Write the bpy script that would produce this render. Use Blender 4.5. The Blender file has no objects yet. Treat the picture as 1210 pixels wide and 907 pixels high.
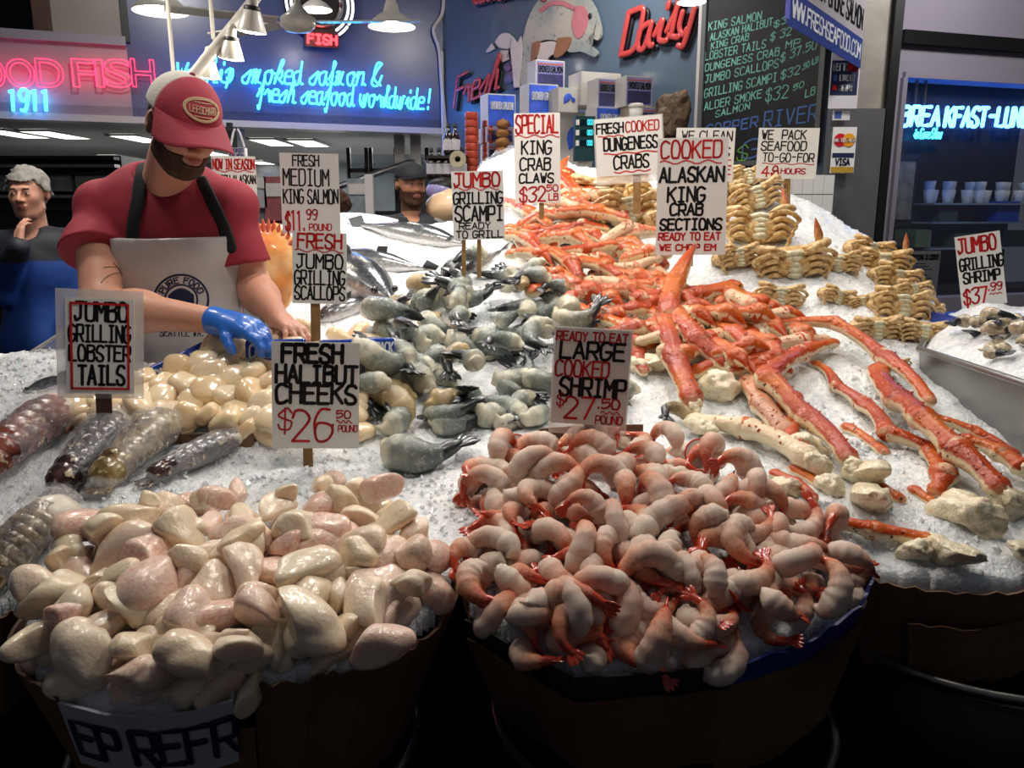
import bpy, math, random
import numpy as np
from mathutils import Vector, Matrix, Euler
from mathutils.bvhtree import BVHTree
random.seed(7); RNG = np.random.default_rng(7)
S = bpy.context.scene
COL = S.collection
# ---------------------------------------------------------------- camera
CAM = np.array([0.0, 0.0, 1.55]); PITCH = math.radians(12.0); F = 950.0
cd = bpy.data.cameras.new('camera'); cam = bpy.data.objects.new('camera', cd); COL.objects.link(cam)
cam.location = CAM; cam.rotation_euler = (math.pi/2 - PITCH, 0, 0)
cd.sensor_width = 36; cd.lens = 36*F/1210; cd.clip_start = 0.02; cd.clip_end = 100
S.camera = cam
S.view_settings.view_transform = 'Standard'; S.view_settings.look = 'None'
S.view_settings.gamma = 1; S.view_settings.exposure = 0.0
# ---------------------------------------------------------------- world and the market's lamps
W = bpy.data.worlds.new('world'); S.world = W; W.use_nodes = True
W.node_tree.nodes['Background'].inputs[0].default_value = (0.55, 0.6, 0.75, 1)
W.node_tree.nodes['Background'].inputs[1].default_value = 0.07
LS = 0.36
def area(loc, size, power, col=(1, .93, .84), aim=(0, 0, -1), spread=180):
    l = bpy.data.lights.new('lamp_light', 'AREA'); l.energy = power*LS; l.color = col; l.shape = 'DISK'; l.size = size
    l.spread = math.radians(spread)
    o = bpy.data.objects.new('lamp_light', l); COL.objects.link(o); o.location = loc
    o.rotation_euler = Vector(aim).to_track_quat('-Z', 'Y').to_euler(); return o
# row of lamps hanging over the display
area((-0.45, 1.70, 2.45), .24, 14, aim=(0, -.08, -1), spread=150)
area((0.50, 1.75, 2.45), .24, 14, aim=(0, -.08, -1), spread=150)
area((1.25, 2.10, 2.55), .24, 13, aim=(0, 0, -1), spread=150)
area((-0.35, 2.75, 2.60), .26, 26, aim=(.1, 0.1, -1), spread=150)
area((0.40, 2.90, 2.70), .26, 21, aim=(0, 0, -1), spread=150)
area((-0.35, 3.90, 2.75), .30, 62, col=(1, .96, .92), aim=(0, 0, -1), spread=150)
area((0.75, 3.70, 2.85), .26, 22, aim=(.1, -.1, -1), spread=150)
area((1.50, 3.10, 2.80), .26, 19, aim=(0, 0, -1), spread=150)
area((-1.35, 2.30, 2.75), .26, 17, aim=(.15, .1, -1), spread=160)
area((-1.9, 3.4, 2.9), .30, 55, aim=(0, 0.1, -1), spread=160)  # unseen lamp added to brighten the grey-haired man
area((0.5, 5.2, 3.4), .35, 52, col=(1, .95, .9), aim=(.1, .5, -.6), spread=160)  # this and the next two: unseen lamps aimed to brighten walls and column
area((-2.0, 5.0, 3.6), .35, 46, col=(1, .95, .9), aim=(-.1, .6, -.5), spread=160)
area((2.3, 3.6, 3.3), .35, 60, col=(1, .95, .95), aim=(.1, .6, -.4), spread=160)
# ---------------------------------------------------------------- geometry of the view (photo pixel + distance -> world point)
FW = np.array([0, math.cos(PITCH), -math.sin(PITCH)]); UP = np.array([0, math.sin(PITCH), math.cos(PITCH)])
def rdir(px, py):
    return FW + UP*(453.5-py)/F + np.array([1., 0, 0])*(px-605)/F
def P(px, py, Y):
    d = rdir(px, py); return CAM + d*(Y/d[1])
def mpp(px, py, Y):                       # metres per pixel there
    return (Y/rdir(px, py)[1])/F
# ---------------------------------------------------------------- numpy noise
def _h(i, j, k, s):
    n = (i*374761393 + j*668265263 + k*2147483647 + s*144665) & 0xffffffff
    n = ((n ^ (n >> 13))*1274126177) & 0xffffffff
    return ((n ^ (n >> 16)) & 0xffff)/32767.5 - 1
def vn(p, f=1.0, s=0):
    p = np.asarray(p)*f; i = np.floor(p).astype(np.int64); u = p-i; u = u*u*(3-2*u); r = 0
    for a in (0, 1):
        for b in (0, 1):
            for c in (0, 1):
                w = (u[..., 0] if a else 1-u[..., 0])*(u[..., 1] if b else 1-u[..., 1])*(u[..., 2] if c else 1-u[..., 2])
                r = r + w*_h(i[..., 0]+a, i[..., 1]+b, i[..., 2]+c, s)
    return r
def fbm(p, f, o=3, s=0):
    r = 0; a = 1
    for k in range(o):
        r = r + a*vn(p, f*2**k, s+k); a *= .5
    return r
# ---------------------------------------------------------------- materials
MATS = {}
def rgb(h):
    if isinstance(h, str):
        v = [int(h[i:i+2], 16)/255 for i in (0, 2, 4)]
        return tuple(((c+.055)/1.055)**2.4 if c > .04 else c/12.92 for c in v)+(1,)
    return tuple(h)+((1,) if len(h) == 3 else ())
def ramp(nt, stops, fac):
    r = nt.nodes.new('ShaderNodeValToRGB')
    e = r.color_ramp.elements
    while len(e) < len(stops): e.new(.5)
    for k, (p, c) in enumerate(stops):
        e[k].position = p; e[k].color = rgb(c)
    nt.links.new(fac, r.inputs[0]); return r.outputs[0]
def noise(nt, scale, detail=3, rough=.5, coord=None, kind='ShaderNodeTexNoise'):
    n = nt.nodes.new(kind); n.inputs['Scale'].default_value = scale
    if 'Detail' in n.inputs: n.inputs['Detail'].default_value = detail
    if coord is None:
        t = nt.nodes.new('ShaderNodeTexCoord'); coord = t.outputs['Object']
    nt.links.new(coord, n.inputs['Vector'])
    return n.outputs['Fac'] if 'Fac' in n.outputs else n.outputs['Distance']
def mixc(nt, a, b, fac, mode='MIX'):
    m = nt.nodes.new('ShaderNodeMix'); m.data_type = 'RGBA'; m.blend_type = mode
    for s, i in ((fac, 0), (a, 6), (b, 7)):
        if isinstance(s, (float, int)): m.inputs[i].default_value = s
        elif isinstance(s, (str, tuple)): m.inputs[i].default_value = rgb(s)
        else: nt.links.new(s, m.inputs[i])
    return m.outputs[2]
def math_(nt, op, a, b=0., c=None):
    m = nt.nodes.new('ShaderNodeMath'); m.operation = op
    for k, s in enumerate((a, b, c)):
        if s is None: continue
        if isinstance(s, (float, int)): m.inputs[k].default_value = s
        else: nt.links.new(s, m.inputs[k])
    return m.outputs[0]
def attr(nt, name='t'):
    a = nt.nodes.new('ShaderNodeAttribute'); a.attribute_name = name; return a
def sepc(nt, c):
    s = nt.nodes.new('ShaderNodeSeparateColor'); nt.links.new(c, s.inputs[0]); return s.outputs
def mat(name, base='808080', rough=.5, metal=0, coat=0, sss=0, sssr=.01, bump=0, bscale=50, var=0, vscale=8, emit=None, estr=0,
        spec=.5, color=None, alpha=1, trans=0, ior=1.45, coatr=.08, bumpf=None, sscol=None):
    if name in MATS: return MATS[name]
    m = bpy.data.materials.new(name); m.use_nodes = True; nt = m.node_tree; b = nt.nodes['Principled BSDF']
    I = b.inputs
    I['Base Color'].default_value = rgb(base); I['Roughness'].default_value = rough; I['Metallic'].default_value = metal
    I['Coat Weight'].default_value = coat; I['Coat Roughness'].default_value = coatr; I['Specular IOR Level'].default_value = spec
    I['Alpha'].default_value = alpha; I['Transmission Weight'].default_value = trans; I['IOR'].default_value = ior
    if sss:
        I['Subsurface Weight'].default_value = sss; I['Subsurface Scale'].default_value = sssr
        I['Subsurface Radius'].default_value = sscol or (1, .6, .45)
    if emit is not None:
        I['Emission Color'].default_value = rgb(emit); I['Emission Strength'].default_value = estr
    if color: nt.links.new(color(nt), I['Base Color'])
    elif var:
        n = noise(nt, vscale, 5)
        d = tuple(max(0, c*(1-var)) for c in rgb(base)[:3]); e = tuple(min(1, c*(1+var)) for c in rgb(base)[:3])
        nt.links.new(ramp(nt, [(.3, d), (.7, e)], n), I['Base Color'])
    if bump or bumpf:
        bn = nt.nodes.new('ShaderNodeBump'); bn.inputs['Strength'].default_value = 1; bn.inputs['Distance'].default_value = bump or .002
        nt.links.new(bumpf(nt) if bumpf else noise(nt, bscale, 4), bn.inputs['Height'])
        nt.links.new(bn.outputs[0], I['Normal'])
        if coat: nt.links.new(bn.outputs[0], I['Coat Normal'])
    MATS[name] = m; return m
# ---------------------------------------------------------------- mesh building
def mesh(name, v, f, m=None, smooth=True, col=None, extra=None):
    me = bpy.data.meshes.new(name); me.from_pydata([tuple(map(float, p)) for p in v], [], [tuple(map(int, q)) for q in f])
    if m is not None: me.materials.append(m)
    if col is not None:
        a = me.color_attributes.new('t', 'FLOAT_COLOR', 'POINT')
        c = np.asarray(col, dtype=np.float32)
        if c.shape[1] == 3: c = np.hstack([c, np.ones((len(c), 1), np.float32)])
        a.data.foreach_set('color', c.ravel())
    if smooth: me.polygons.foreach_set('use_smooth', [True]*len(me.polygons))
    me.update(); return me
def link(name, me, parent=None, loc=None, rot=None, scale=None):
    o = bpy.data.objects.new(name, me); COL.objects.link(o)
    if parent is not None: o.parent = parent
    if loc is not None: o.location = tuple(map(float, loc))
    if rot is not None: o.rotation_euler = rot
    if scale is not None: o.scale = scale if hasattr(scale, '__len__') else (scale,)*3
    return o
def tag(o, label=None, cat=None, group=None, kind=None):
    if label: o['label'] = label
    if cat: o['category'] = cat
    if group: o['group'] = group
    if kind: o['kind'] = kind
    return o
def thing(name, label, cat, loc=(0, 0, 0), rot=(0, 0, 0), group=None, scale=1):
    o = link(name, None, None, loc, rot, scale); return tag(o, label, cat, group)
class MB:
    def __init__(s): s.v = []; s.f = []; s.c = []
    def add(s, v, f, c=None):
        n = len(s.v); s.v += [tuple(p) for p in v]; s.f += [tuple(i+n for i in q) for q in f]
        s.c += list(c) if c is not None else [(0, 0, 0)]*len(v)
        return s
    def box(s, c, d, rz=0, top=1.0):
        x, y, z = [k/2 for k in d]; ca, sa = math.cos(rz), math.sin(rz); v = []
        for sz in (-1, 1):
            for sx, sy in ((-1, -1), (1, -1), (1, 1), (-1, 1)):
                k = top if sz > 0 else 1
                a, b = sx*x*k, sy*y*k
                v.append((c[0]+a*ca-b*sa, c[1]+a*sa+b*ca, c[2]+sz*z))
        return s.add(v, [(0, 3, 2, 1), (4, 5, 6, 7), (0, 1, 5, 4), (1, 2, 6, 5), (2, 3, 7, 6), (3, 0, 4, 7)])
    def tube(s, *a, **k): return s.add(*tube(*a, **k))
    def prism(s, pts, z0, z1):            # 2D outline (x,y) extruded in z
        n = len(pts); v = [(p[0], p[1], z0) for p in pts]+[(p[0], p[1], z1) for p in pts]
        return s.add(v, [tuple(range(n))[::-1], tuple(range(n, 2*n))]+[(i, (i+1) % n, (i+1) % n+n, i+n) for i in range(n)])
    def lathe(s, prof, n=24, c=(0, 0, 0)):
        v = []; f = []
        for r, z in prof:
            for k in range(n):
                a = 2*math.pi*k/n; v.append((c[0]+r*math.cos(a), c[1]+r*math.sin(a), c[2]+z))
        for i in range(len(prof)-1):
            for k in range(n):
                f.append((i*n+k, i*n+(k+1) % n, (i+1)*n+(k+1) % n, (i+1)*n+k))
        return s.add(v, f)
    def quad(s, a, b, c, d): return s.add([a, b, c, d], [(0, 1, 2, 3)])
    def mesh(s, name, m, smooth=False, bevel=0):
        return mesh(name, s.v, s.f, m, smooth, s.c if any(x != (0, 0, 0) for x in s.c[:50]) else None)
    def build(s, name, m, parent=None, smooth=False, **k): return link(name, s.mesh(name, m, smooth), parent, **k)
def smoothpath(pts, n):
    pts = np.asarray(pts, float)
    if len(pts) == 2: return pts[0]+(pts[1]-pts[0])*np.linspace(0, 1, n)[:, None]
    q = np.vstack([2*pts[0]-pts[1], pts, 2*pts[-1]-pts[-2]]); out = []
    for t in np.linspace(0, len(pts)-1-1e-9, n):
        i = int(t); u = t-i; a, b, c, d = q[i], q[i+1], q[i+2], q[i+3]
        out.append(.5*((2*b)+(c-a)*u+(2*a-5*b+4*c-d)*u*u+(3*b-a-3*c+d)*u**3))
    return np.array(out)
def tube(pts, rad, n=10, flat=1.0, up=(0, 0, 1), cap=True, rnoise=0, seed=0, cid=0.0):
    pts = np.asarray(pts, float); m = len(pts)
    rad = np.interp(np.linspace(0, 1, m), np.linspace(0, 1, len(rad)), rad) if hasattr(rad, '__len__') else np.full(m, rad)
    T = np.gradient(pts, axis=0); T /= np.linalg.norm(T, axis=1)[:, None]+1e-12
    if cap:
        k = 3; a = []; ra = []; b = []; rb = []
        for j in range(k):
            th = (j+.3)/(k)*math.pi/2
            a.append(pts[0]-T[0]*rad[0]*math.cos(th)*.9); ra.append(rad[0]*math.sin(th))
            b.append(pts[-1]+T[-1]*rad[-1]*math.cos(th)*.9); rb.append(rad[-1]*math.sin(th))
        pts = np.vstack([a, pts, b[::-1]]); rad = np.concatenate([ra, rad, rb[::-1]])
        T = np.vstack([[T[0]]*k, T, [T[-1]]*k]); m = len(pts)
    N = np.array(up, float)
    if abs(N @ T[0]) > .95: N = np.array([1., 0, 0]) if abs(T[0][0]) < .9 else np.array([0, 1., 0])
    v = []; c = []; f = []
    L = np.concatenate([[0], np.cumsum(np.linalg.norm(np.diff(pts, axis=0), axis=1))]); L /= L[-1]
    for i in range(m):
        N = N-T[i]*(N @ T[i]); N /= np.linalg.norm(N)+1e-12; B = np.cross(T[i], N)
        for k in range(n):
            a = 2*math.pi*k/n; r = rad[i]
            v.append(pts[i]+N*math.sin(a)*r*flat+B*math.cos(a)*r); c.append((L[i], .5+.5*math.sin(a), cid))
    if rnoise:
        v = np.array(v); cen = np.repeat(pts, n, axis=0); d = v-cen
        v = cen+d*(1+rnoise*fbm(v+seed, .35/np.mean(rad), 3, 5))[:, None]
    for i in range(m-1):
        for k in range(n): f.append((i*n+k, i*n+(k+1) % n, (i+1)*n+(k+1) % n, (i+1)*n+k))
    f.append(tuple(range(n))[::-1]); f.append(tuple(range((m-1)*n, m*n)))
    return v, f, c
_ico = {}
def ico(sub=3):
    if sub not in _ico:
        import bmesh
        bm = bmesh.new(); bmesh.ops.create_icosphere(bm, subdivisions=sub, radius=1)
        _ico[sub] = (np.array([tuple(x.co) for x in bm.verts]), [tuple(x.index for x in q.verts) for q in bm.faces]); bm.free()
    return _ico[sub]
# ---- signed distance shapes, meshed with surface nets
def s_ell(c, r):
    c, r = np.array(c, float), np.array(r, float)
    def f(p):
        q = (p-c)/r; k0 = np.linalg.norm(q, axis=-1); k1 = np.linalg.norm(q/r, axis=-1)+1e-9
        return k0*(k0-1)/k1
    return f
def s_cap(a, b, ra, rb=None):
    a, b = np.array(a, float), np.array(b, float); rb = ra if rb is None else rb
    def f(p):
        ba = b-a; h = np.clip(((p-a) @ ba)/(ba @ ba+1e-12), 0, 1)
        return np.linalg.norm(p-a-h[..., None]*ba, axis=-1)-(ra+(rb-ra)*h)
    return f
def smin(a, b, k): 
    h = np.clip(.5+.5*(b-a)/k, 0, 1); return b+(a-b)*h-k*h*(1-h)
def s_union(fs, k=.02):
    def f(p):
        d = fs[0](p)
        for g in fs[1:]:
            if isinstance(g, tuple): d = (-smin(-d, g[1](p), g[2])) if g[0] == '-' else smin(d, g[1](p), g[2])
            else: d = smin(d, g(p), k)
        return d
    return f
def nets(f, lo, hi, res):
    lo, hi = np.array(lo, float), np.array(hi, float); B = 6
    nb = np.ceil((hi-lo)/(res*B)).astype(int)+1; n = nb*B
    bx = [lo[i]+res*(B*np.arange(nb[i])+(B-1)/2) for i in range(3)]
    C = f(np.stack(np.meshgrid(*bx, indexing='ij'), -1).reshape(-1, 3)).reshape(nb)
    V = np.repeat(np.repeat(np.repeat(C, B, 0), B, 1), B, 2)
    near = np.repeat(np.repeat(np.repeat(np.abs(C) < res*B*1.5, B, 0), B, 1), B, 2)
    I = np.argwhere(near)
    for k in range(0, len(I), 400000): q = I[k:k+400000]; V[tuple(q.T)] = f(lo+res*q)
    s = V < 0; sh = tuple(n-1); cnt = np.zeros(sh, np.uint8)
    sl = lambda d: tuple(slice(d[i], n[i]-1+d[i]) for i in range(3))
    cs = [(a, b, c) for a in (0, 1) for b in (0, 1) for c in (0, 1)]
    for c0 in cs: cnt += s[sl(c0)]
    act = (cnt > 0) & (cnt < 8); A = np.argwhere(act); acc = np.zeros((len(A), 3)); m = np.zeros(len(A))
    for c0 in cs:
        for ax in range(3):
            if c0[ax]: continue
            c1 = list(c0); c1[ax] = 1; p0 = A+np.array(c0); p1 = A+np.array(c1); v0, v1 = V[tuple(p0.T)], V[tuple(p1.T)]
            x = (v0 < 0) != (v1 < 0); t = np.where(x, v0/(v0-v1+1e-20), 0); P0 = p0.astype(float); P0[:, ax] += t
            acc += P0*x[:, None]; m += x
    v = lo+res*acc/m[:, None]; idx = -np.ones(sh, int); idx[act] = np.arange(len(A)); F_ = []
    for a in range(3):
        b, c = (a+1) % 3, (a+2) % 3; i0 = [slice(None)]*3; i1 = [slice(None)]*3
        i0[a] = slice(0, n[a]-1); i1[a] = slice(1, n[a])
        for q in (b, c): i0[q] = slice(1, n[q]-1); i1[q] = slice(1, n[q]-1)
        e = np.argwhere(s[tuple(i0)] != s[tuple(i1)])
        if not len(e): continue
        e[:, b] += 1; e[:, c] += 1; sg = s[tuple(e.T)]
        def cell(db, dc):
            k = e.copy(); k[:, b] -= db; k[:, c] -= dc; return idx[tuple(k.T)]
        Q = np.stack([cell(1, 1), cell(0, 1), cell(0, 0), cell(1, 0)], 1); Q[~sg] = Q[~sg][:, ::-1]; F_.append(Q)
    return v, np.vstack(F_)
def sdf_obj(name, f, lo, hi, res, m, parent=None, colf=None, **k):
    v, q = nets(f, lo, hi, res)
    # one light smoothing pass
    s = np.zeros_like(v); c = np.zeros(len(v))
    for a, b in ((0, 1), (1, 2), (2, 3), (3, 0)):
        np.add.at(s, q[:, a], v[q[:, b]]); np.add.at(s, q[:, b], v[q[:, a]]); np.add.at(c, q[:, a], 1); np.add.at(c, q[:, b], 1)
    v2 = .5*v+.5*s/c[:, None]
    return link(name, mesh(name, v2, q, m, True, colf(v2) if colf else None), parent, **k)
# ---------------------------------------------------------------- lettering (own stroke alphabet)
G = {'A': '003960;1353', 'B': '0009;~0949685605;~0555635000', 'C': '~68492907031040 61', 'D': '0009;~095967624000', 'E': '60000969;0555',
 'F': '000969;0555', 'G': '~68492907031040 6264;6434', 'H': '0009;6069;0565', 'I': '1050;1959;3039', 'J': '1969;~494231100 2', 'K': '0009;6904;2560',
 'L': '090060', 'M': '0009346960', 'N': '00096069', 'O': '~3010030619496663503 0', 'P': '0009;~095968655404', 'Q': '~30100306194966635030;4260',
 'R': '0009;~095968655404;3460', 'S': '~68592918061544625 01002', 'T': '3039;0969', 'U': '~090210506269', 'V': '093069', 'W': '0920364069',
 'X': '0069;0960', 'Y': '093569;3530', 'Z': '09690060', '0': '~30100306194966635030', '1': '183930', '2': '~07194967552200;0060',
 '3': '~08296967 35;~3564624010 01', '4': '4049;490363', '5': '690905;~0556634110 01', '6': '~59290603104062644515 03', '7': '096920',
 '8': '~351517294957553 5;~3512031040636255 35', '9': '~66341507294968654010', '$': '~67491706154463501 002;3b3a;3039', '.': '3031', '-': '1555',
 '!': '3933;3130', '&': '~6013295937 02104064', ',': '313a', "'": '3937', '/': '0069', ':': '3233;3637', '@': '~3010030619496663503 0', ' ': ''}
GL = {'a': '~45250402103044;~45425060', 'b': '~02380900204225', 'c': '~45250402103051', 'd': '~45250402103044;~49425060', 'e': '~0343451503011050', 'f': '~0248492c1b;1545',
 'g': '~45250402103044;~453b1b', 'h': '~02483900;~023545414060', 'i': '~0225214050;3738', 'k': '~02483900;~023545433222;2250', 'l': '~023839292 1114050', 'm': '~05150 0;~0325252 0;~2345453150',
 'n': '~05150 0;~03253545404160', 'o': '~250402103043453 54464', 'p': '~0415351b;~233545422012', 'r': '~0325345460;~3440', 's': '~02345542301001', 't': '~02483920103 0;1656',
 'u': '~05022031454150', 'v': '~05203565', 'w': '~050220352 0;~3320405565', 'x': '0055;0550', 'y': '~05022031;~453b1b', 'z': '05550050'}
def glyph(ch, script=False):
    d = GL.get(ch) if script and ch in GL else G.get(ch, G.get(ch.upper(), ''))
    out = []
    for st in (d or '').replace(' ', '').split(';'):
        if not st: continue
        cur = st[0] == '~'; st = st.lstrip('~')
        num = {'a': -1, 'b': -2, 'c': -3}
        p = [(float(num.get(st[i], st[i])) if st[i] in 'abc' else float(st[i]), float(num[st[i+1]]) if st[i+1] in 'abc' else float(st[i+1])) for i in range(0, len(st)-1, 2)]
        if cur and len(p) > 2:
            p = smoothpath(np.array([(a, b, 0) for a, b in p]), len(p)*4)[:, :2]
        out.append(np.array(p)/9.)
    return out
def textlines(s, x0, x1, y0, y1, script=False, slant=0, jit=0, adv=8.2, rise=0):
    """strokes of the text fitted in the box x0..x1, y0..y1 (y up)"""
    n = 0; st = []
    rr = random.Random(s)
    for ch in s:
        a = adv
        if ch == ' ': a = adv*.62
        if ch in '.,!:\'': a = adv*.55
        if script: a = {'m': 7.4, 'w': 7.2, 'i': 4.4, 'l': 4.4, 'f': 5.2, 'r': 5.6, 'e': 5.4, ' ': 4}.get(ch, 6.0)
        dy = rr.uniform(-jit, jit); sc = 1+rr.uniform(-jit, jit)
        for p in glyph(ch, script):
            q = p.copy()
            if ch in '.,!:\'' and not script: q[:, 0] -= .15
            q *= sc; q[:, 1] += dy; q[:, 0] += n/9.; st.append(q)
        n += a
    W_ = (n-(adv-6 if not script else 0))/9.
    o = []
    for q in st:
        x = x0+(q[:, 0]+slant*(q[:, 1]))/W_*(x1-x0); y = y0+q[:, 1]*(y1-y0)+rise*(x-x0)
        o.append(np.stack([x, y], 1))
    return o
def ribbons(mb, strokes, w, z=0.0, th=.0008):
    """flat brush strokes lying in the x-z plane facing -y, raised th"""
    for q in strokes:
        for k in range(len(q)-1):
            a, b = q[k], q[k+1]; d = b-a; L = np.linalg.norm(d)
            if L < 1e-7: continue
            nn = np.array([-d[1], d[0]])/L*w/2
            mb.add([(a[0]+nn[0], z-th, a[1]+nn[1]), (a[0]-nn[0], z-th, a[1]-nn[1]), (b[0]-nn[0], z-th, b[1]-nn[1]), (b[0]+nn[0], z-th, b[1]+nn[1])], [(0, 1, 2, 3)])
        for k in range(len(q)):
            if len(q) > 8 and 0 < k < len(q)-1 and k % 2: continue
            a = q[k]; mb.add([(a[0]+w/2*math.cos(t), z-th, a[1]+w/2*math.sin(t)) for t in [i*math.pi/4 for i in range(8)]], [tuple(range(8))])
def font_mesh(text, size, name, m, extrude=.001, bevel=0, outline=False, shear=0, space=1):
    c = bpy.data.curves.new(name, 'FONT'); c.body = text; c.size = size; c.extrude = extrude; c.bevel_depth = bevel; c.shear = shear; c.space_character = space
    c.align_x = 'CENTER'; c.align_y = 'CENTER'
    if outline: c.fill_mode = 'NONE'; c.extrude = 0; c.bevel_resolution = 2
    o = bpy.data.objects.new(name, c); COL.objects.link(o)
    dg = bpy.context.evaluated_depsgraph_get(); me = bpy.data.meshes.new_from_object(o.evaluated_get(dg))
    bpy.data.objects.remove(o); me.materials.clear(); me.materials.append(m); me.name = name
    return me
# ================================================================ the setting
def Zp(px, py, z):
    d = rdir(px, py); return CAM+d*((z-CAM[2])/d[2])
class Plane:
    """vertical wall plane through two (x, y) points, left to right as seen"""
    def __init__(s, a, b):
        s.o = np.array([a[0], a[1], 0.]); d = np.array([b[0]-a[0], b[1]-a[1], 0.]); s.L = np.linalg.norm(d); s.d = d/s.L
        s.n = np.array([s.d[1], -s.d[0], 0.]); s.rz = math.atan2(s.d[1], s.d[0])
    def hit(s, px, py):
        r = rdir(px, py); t = ((s.o-CAM) @ s.n)/(r @ s.n); return CAM+r*t
    def sz(s, px, py):
        h = s.hit(px, py); return np.array([(h-s.o) @ s.d, h[2]])
    def w(s, a, z, out=0.): return s.o+s.d*a+s.n*out+np.array([0, 0, z])
    def box(s, a0, a1, z0, z1, o0, o1, mb=None):
        mb = mb or MB(); c = s.w((a0+a1)/2, (z0+z1)/2, (o0+o1)/2); return mb.box(c, (a1-a0, abs(o1-o0), z1-z0), s.rz)
M_floor = mat('floor_m', '2a2826', .35, var=.4, vscale=3)
M_grey = mat('fascia_m', '8f8c95', .42, var=.06, vscale=2, bump=.0006, bscale=30)
M_beige = mat('panel_m', '8e8680', .45, var=.08, vscale=2)
M_blue = mat('bluewall_m', '3f4970', .32, var=.12, vscale=1.2, coat=.3, coatr=.25)
M_mural = mat('muralwall_m', '4b5b6c', .45, var=.14, vscale=1.4, coat=.1)
M_trim = mat('trim_m', 'b9b6b4', .4)
M_dark = mat('dark_m', '0c0c0e', .5)
M_dark2 = mat('dark2_m', '1a1a1c', .45, var=.3)
M_ceil = mat('ceil_m', 'a8a6a2', .6, var=.05, vscale=1)
M_steel = mat('steel_m', '8b8a88', .32, metal=.9, var=.12, vscale=6)
M_white = mat('white_m', 'd9d8d4', .5)
M_panel = mat('lightpanel_m', 'ffffff', .5, emit='fffdf6', estr=3.2)
def struct(mb, name, m, **k):
    o = mb.build(name, m, **k) if isinstance(mb, MB) else mb; o['kind'] = 'structure'; return o
struct(MB().box((0.5, 6, -.05), (14, 16, .1)), 'floor', M_floor)
A0 = P(0, 137, 6.2); A1 = P(525, 155, 7.4)
WA = Plane(A0, A1); ZS = float(A0[2])
C1 = P(1046, 200, 4.6); WM = Plane((A1[0], A1[1]), (C1[0], C1[1]))
# neon wall above the shop opening
sl = WA.sz(150, 60)[0]; zt = float(WA.sz(100, 47)[1])
struct(WA.box(-2.6, sl, ZS, zt, -.15, 0), 'wall_back', M_grey)
struct(WA.box(sl, WA.L+.1, ZS, 4.6, -.15, 0), 'wall_back_blue', M_blue)
s62 = WA.sz(62, 30)[0]
up = WA.box(s62, sl, zt, 4.6, -.15, 0); WA.box(-2.6, s62, zt+1.1, 4.6, -.15, 0, up)
struct(up, 'wall_back_upper', M_beige)
struct(WA.box(-2.6, sl, zt-.03, zt+.035, 0, .05), 'trim_1', M_grey)
struct(WA.box(sl-.02, sl+.03, zt, 4.6, 0, .03), 'trim_2', M_dark2)
struct(WA.box(-2.6, WA.L+.06, ZS-.02, ZS+.03, -.16, .03), 'trim_3', M_trim)
struct(WA.box(s62-.12, s62, zt+.03, zt+1.1, -.1, .03), 'trim_4', mat('wood_m', '4a3326', .5, var=.2))
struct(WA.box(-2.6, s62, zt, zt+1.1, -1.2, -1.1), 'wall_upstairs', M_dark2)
# shop room behind the opening: ceiling, back wall, side wall
cm = MB(); p0, p1 = WA.w(-2.6, ZS), WA.w(WA.L+.1, ZS)
cm.add([p0, p1, (p1[0]+.3, 12.5, ZS), (p0[0]-2, 12.5, ZS), p0+[0, 0, .1], p1+[0, 0, .1], (p1[0]+.3, 12.5, ZS+.1), (p0[0]-2, 12.5, ZS+.1)],
       [(0, 1, 2, 3), (7, 6, 5, 4), (0, 4, 5, 1), (1, 5, 6, 2), (2, 6, 7, 3), (3, 7, 4, 0)])
struct(cm, 'ceiling', M_ceil)
struct(MB().box((-3, 12.0, 1.2), (12, .1, 2.5)), 'wall_shop_far', mat('shopfar_m', '8d9296', .5, var=.25, vscale=1.5))
struct(MB().box((-.35, 9.8, 1.2), (.1, 4.4, 2.4)), 'wall_shop_side', mat('shopside_m', 'a2a8aa', .4))
for k, (px, py, w_) in enumerate([(16, 158, 1.0), (67, 159, 1.0), (166, 164, .75), (322, 168, .85), (365, 169, .85), (140, 186, .8), (250, 181, .9), (308, 192, .8), (420, 197, .9)]):
    c = Zp(px, py, ZS-.012); w_ = .5
    if c[1] > 11.6: continue
    L = 1.15 if k < 5 else 1.0
    t = thing('ceiling_light', 'ceiling light', 'ceiling light', c, (0, 0, 0), 'recessed light panels in the shop ceiling')
    t['label'] = 'white rectangular light panel recessed in the shop ceiling'
    link('diffuser', MB().box((0, 0, 0), (.52*w_, L*.62, .012)).mesh('diffuser', M_panel), t)
    fr = MB()
    for sx in (-1, 1): fr.box((sx*.275*w_, 0, 0), (.03, L*.66, .016))
    for sy in (-1, 1): fr.box((0, sy*L*.33, 0), (.57*w_, .03, .016))
    link('frame', fr.mesh('frame', M_trim), t)
# mural wall
struct(WM.box(-.05, WM.L-.12, 0, 4.6, -.15, 0), 'wall_right', M_mural)
struct(MB().tube([WM.w(.02, 1.5, .03), WM.w(.02, 2.9, .03)], .016, 8), 'trim_5', M_trim, smooth=True)
# conduit running up the corner and across the wall
tag(MB().tube(smoothpath([WA.hit(527, 170)+WA.n*.03, WA.hit(521, 100)+WA.n*.03, WA.hit(518, 60)+WA.n*.03, WA.hit(511, 36)+WA.n*.04, WA.hit(522, 15)+WA.n*.03, WA.hit(524, -30)+WA.n*.03], 24), .017, 8).build('cable_conduit', M_trim, smooth=True),
    'pale grey cable conduit bending up the blue wall beside the corner', 'conduit')
# seam strip left of the chalkboard
tag(WM.box(WM.sz(827, 60)[0]-.0, WM.sz(831, 60)[0], 1.2, 4.4, 0, .03).build('wall_batten', M_trim), 'thin pale vertical batten on the blue wall beside the chalkboard', 'batten')
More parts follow.
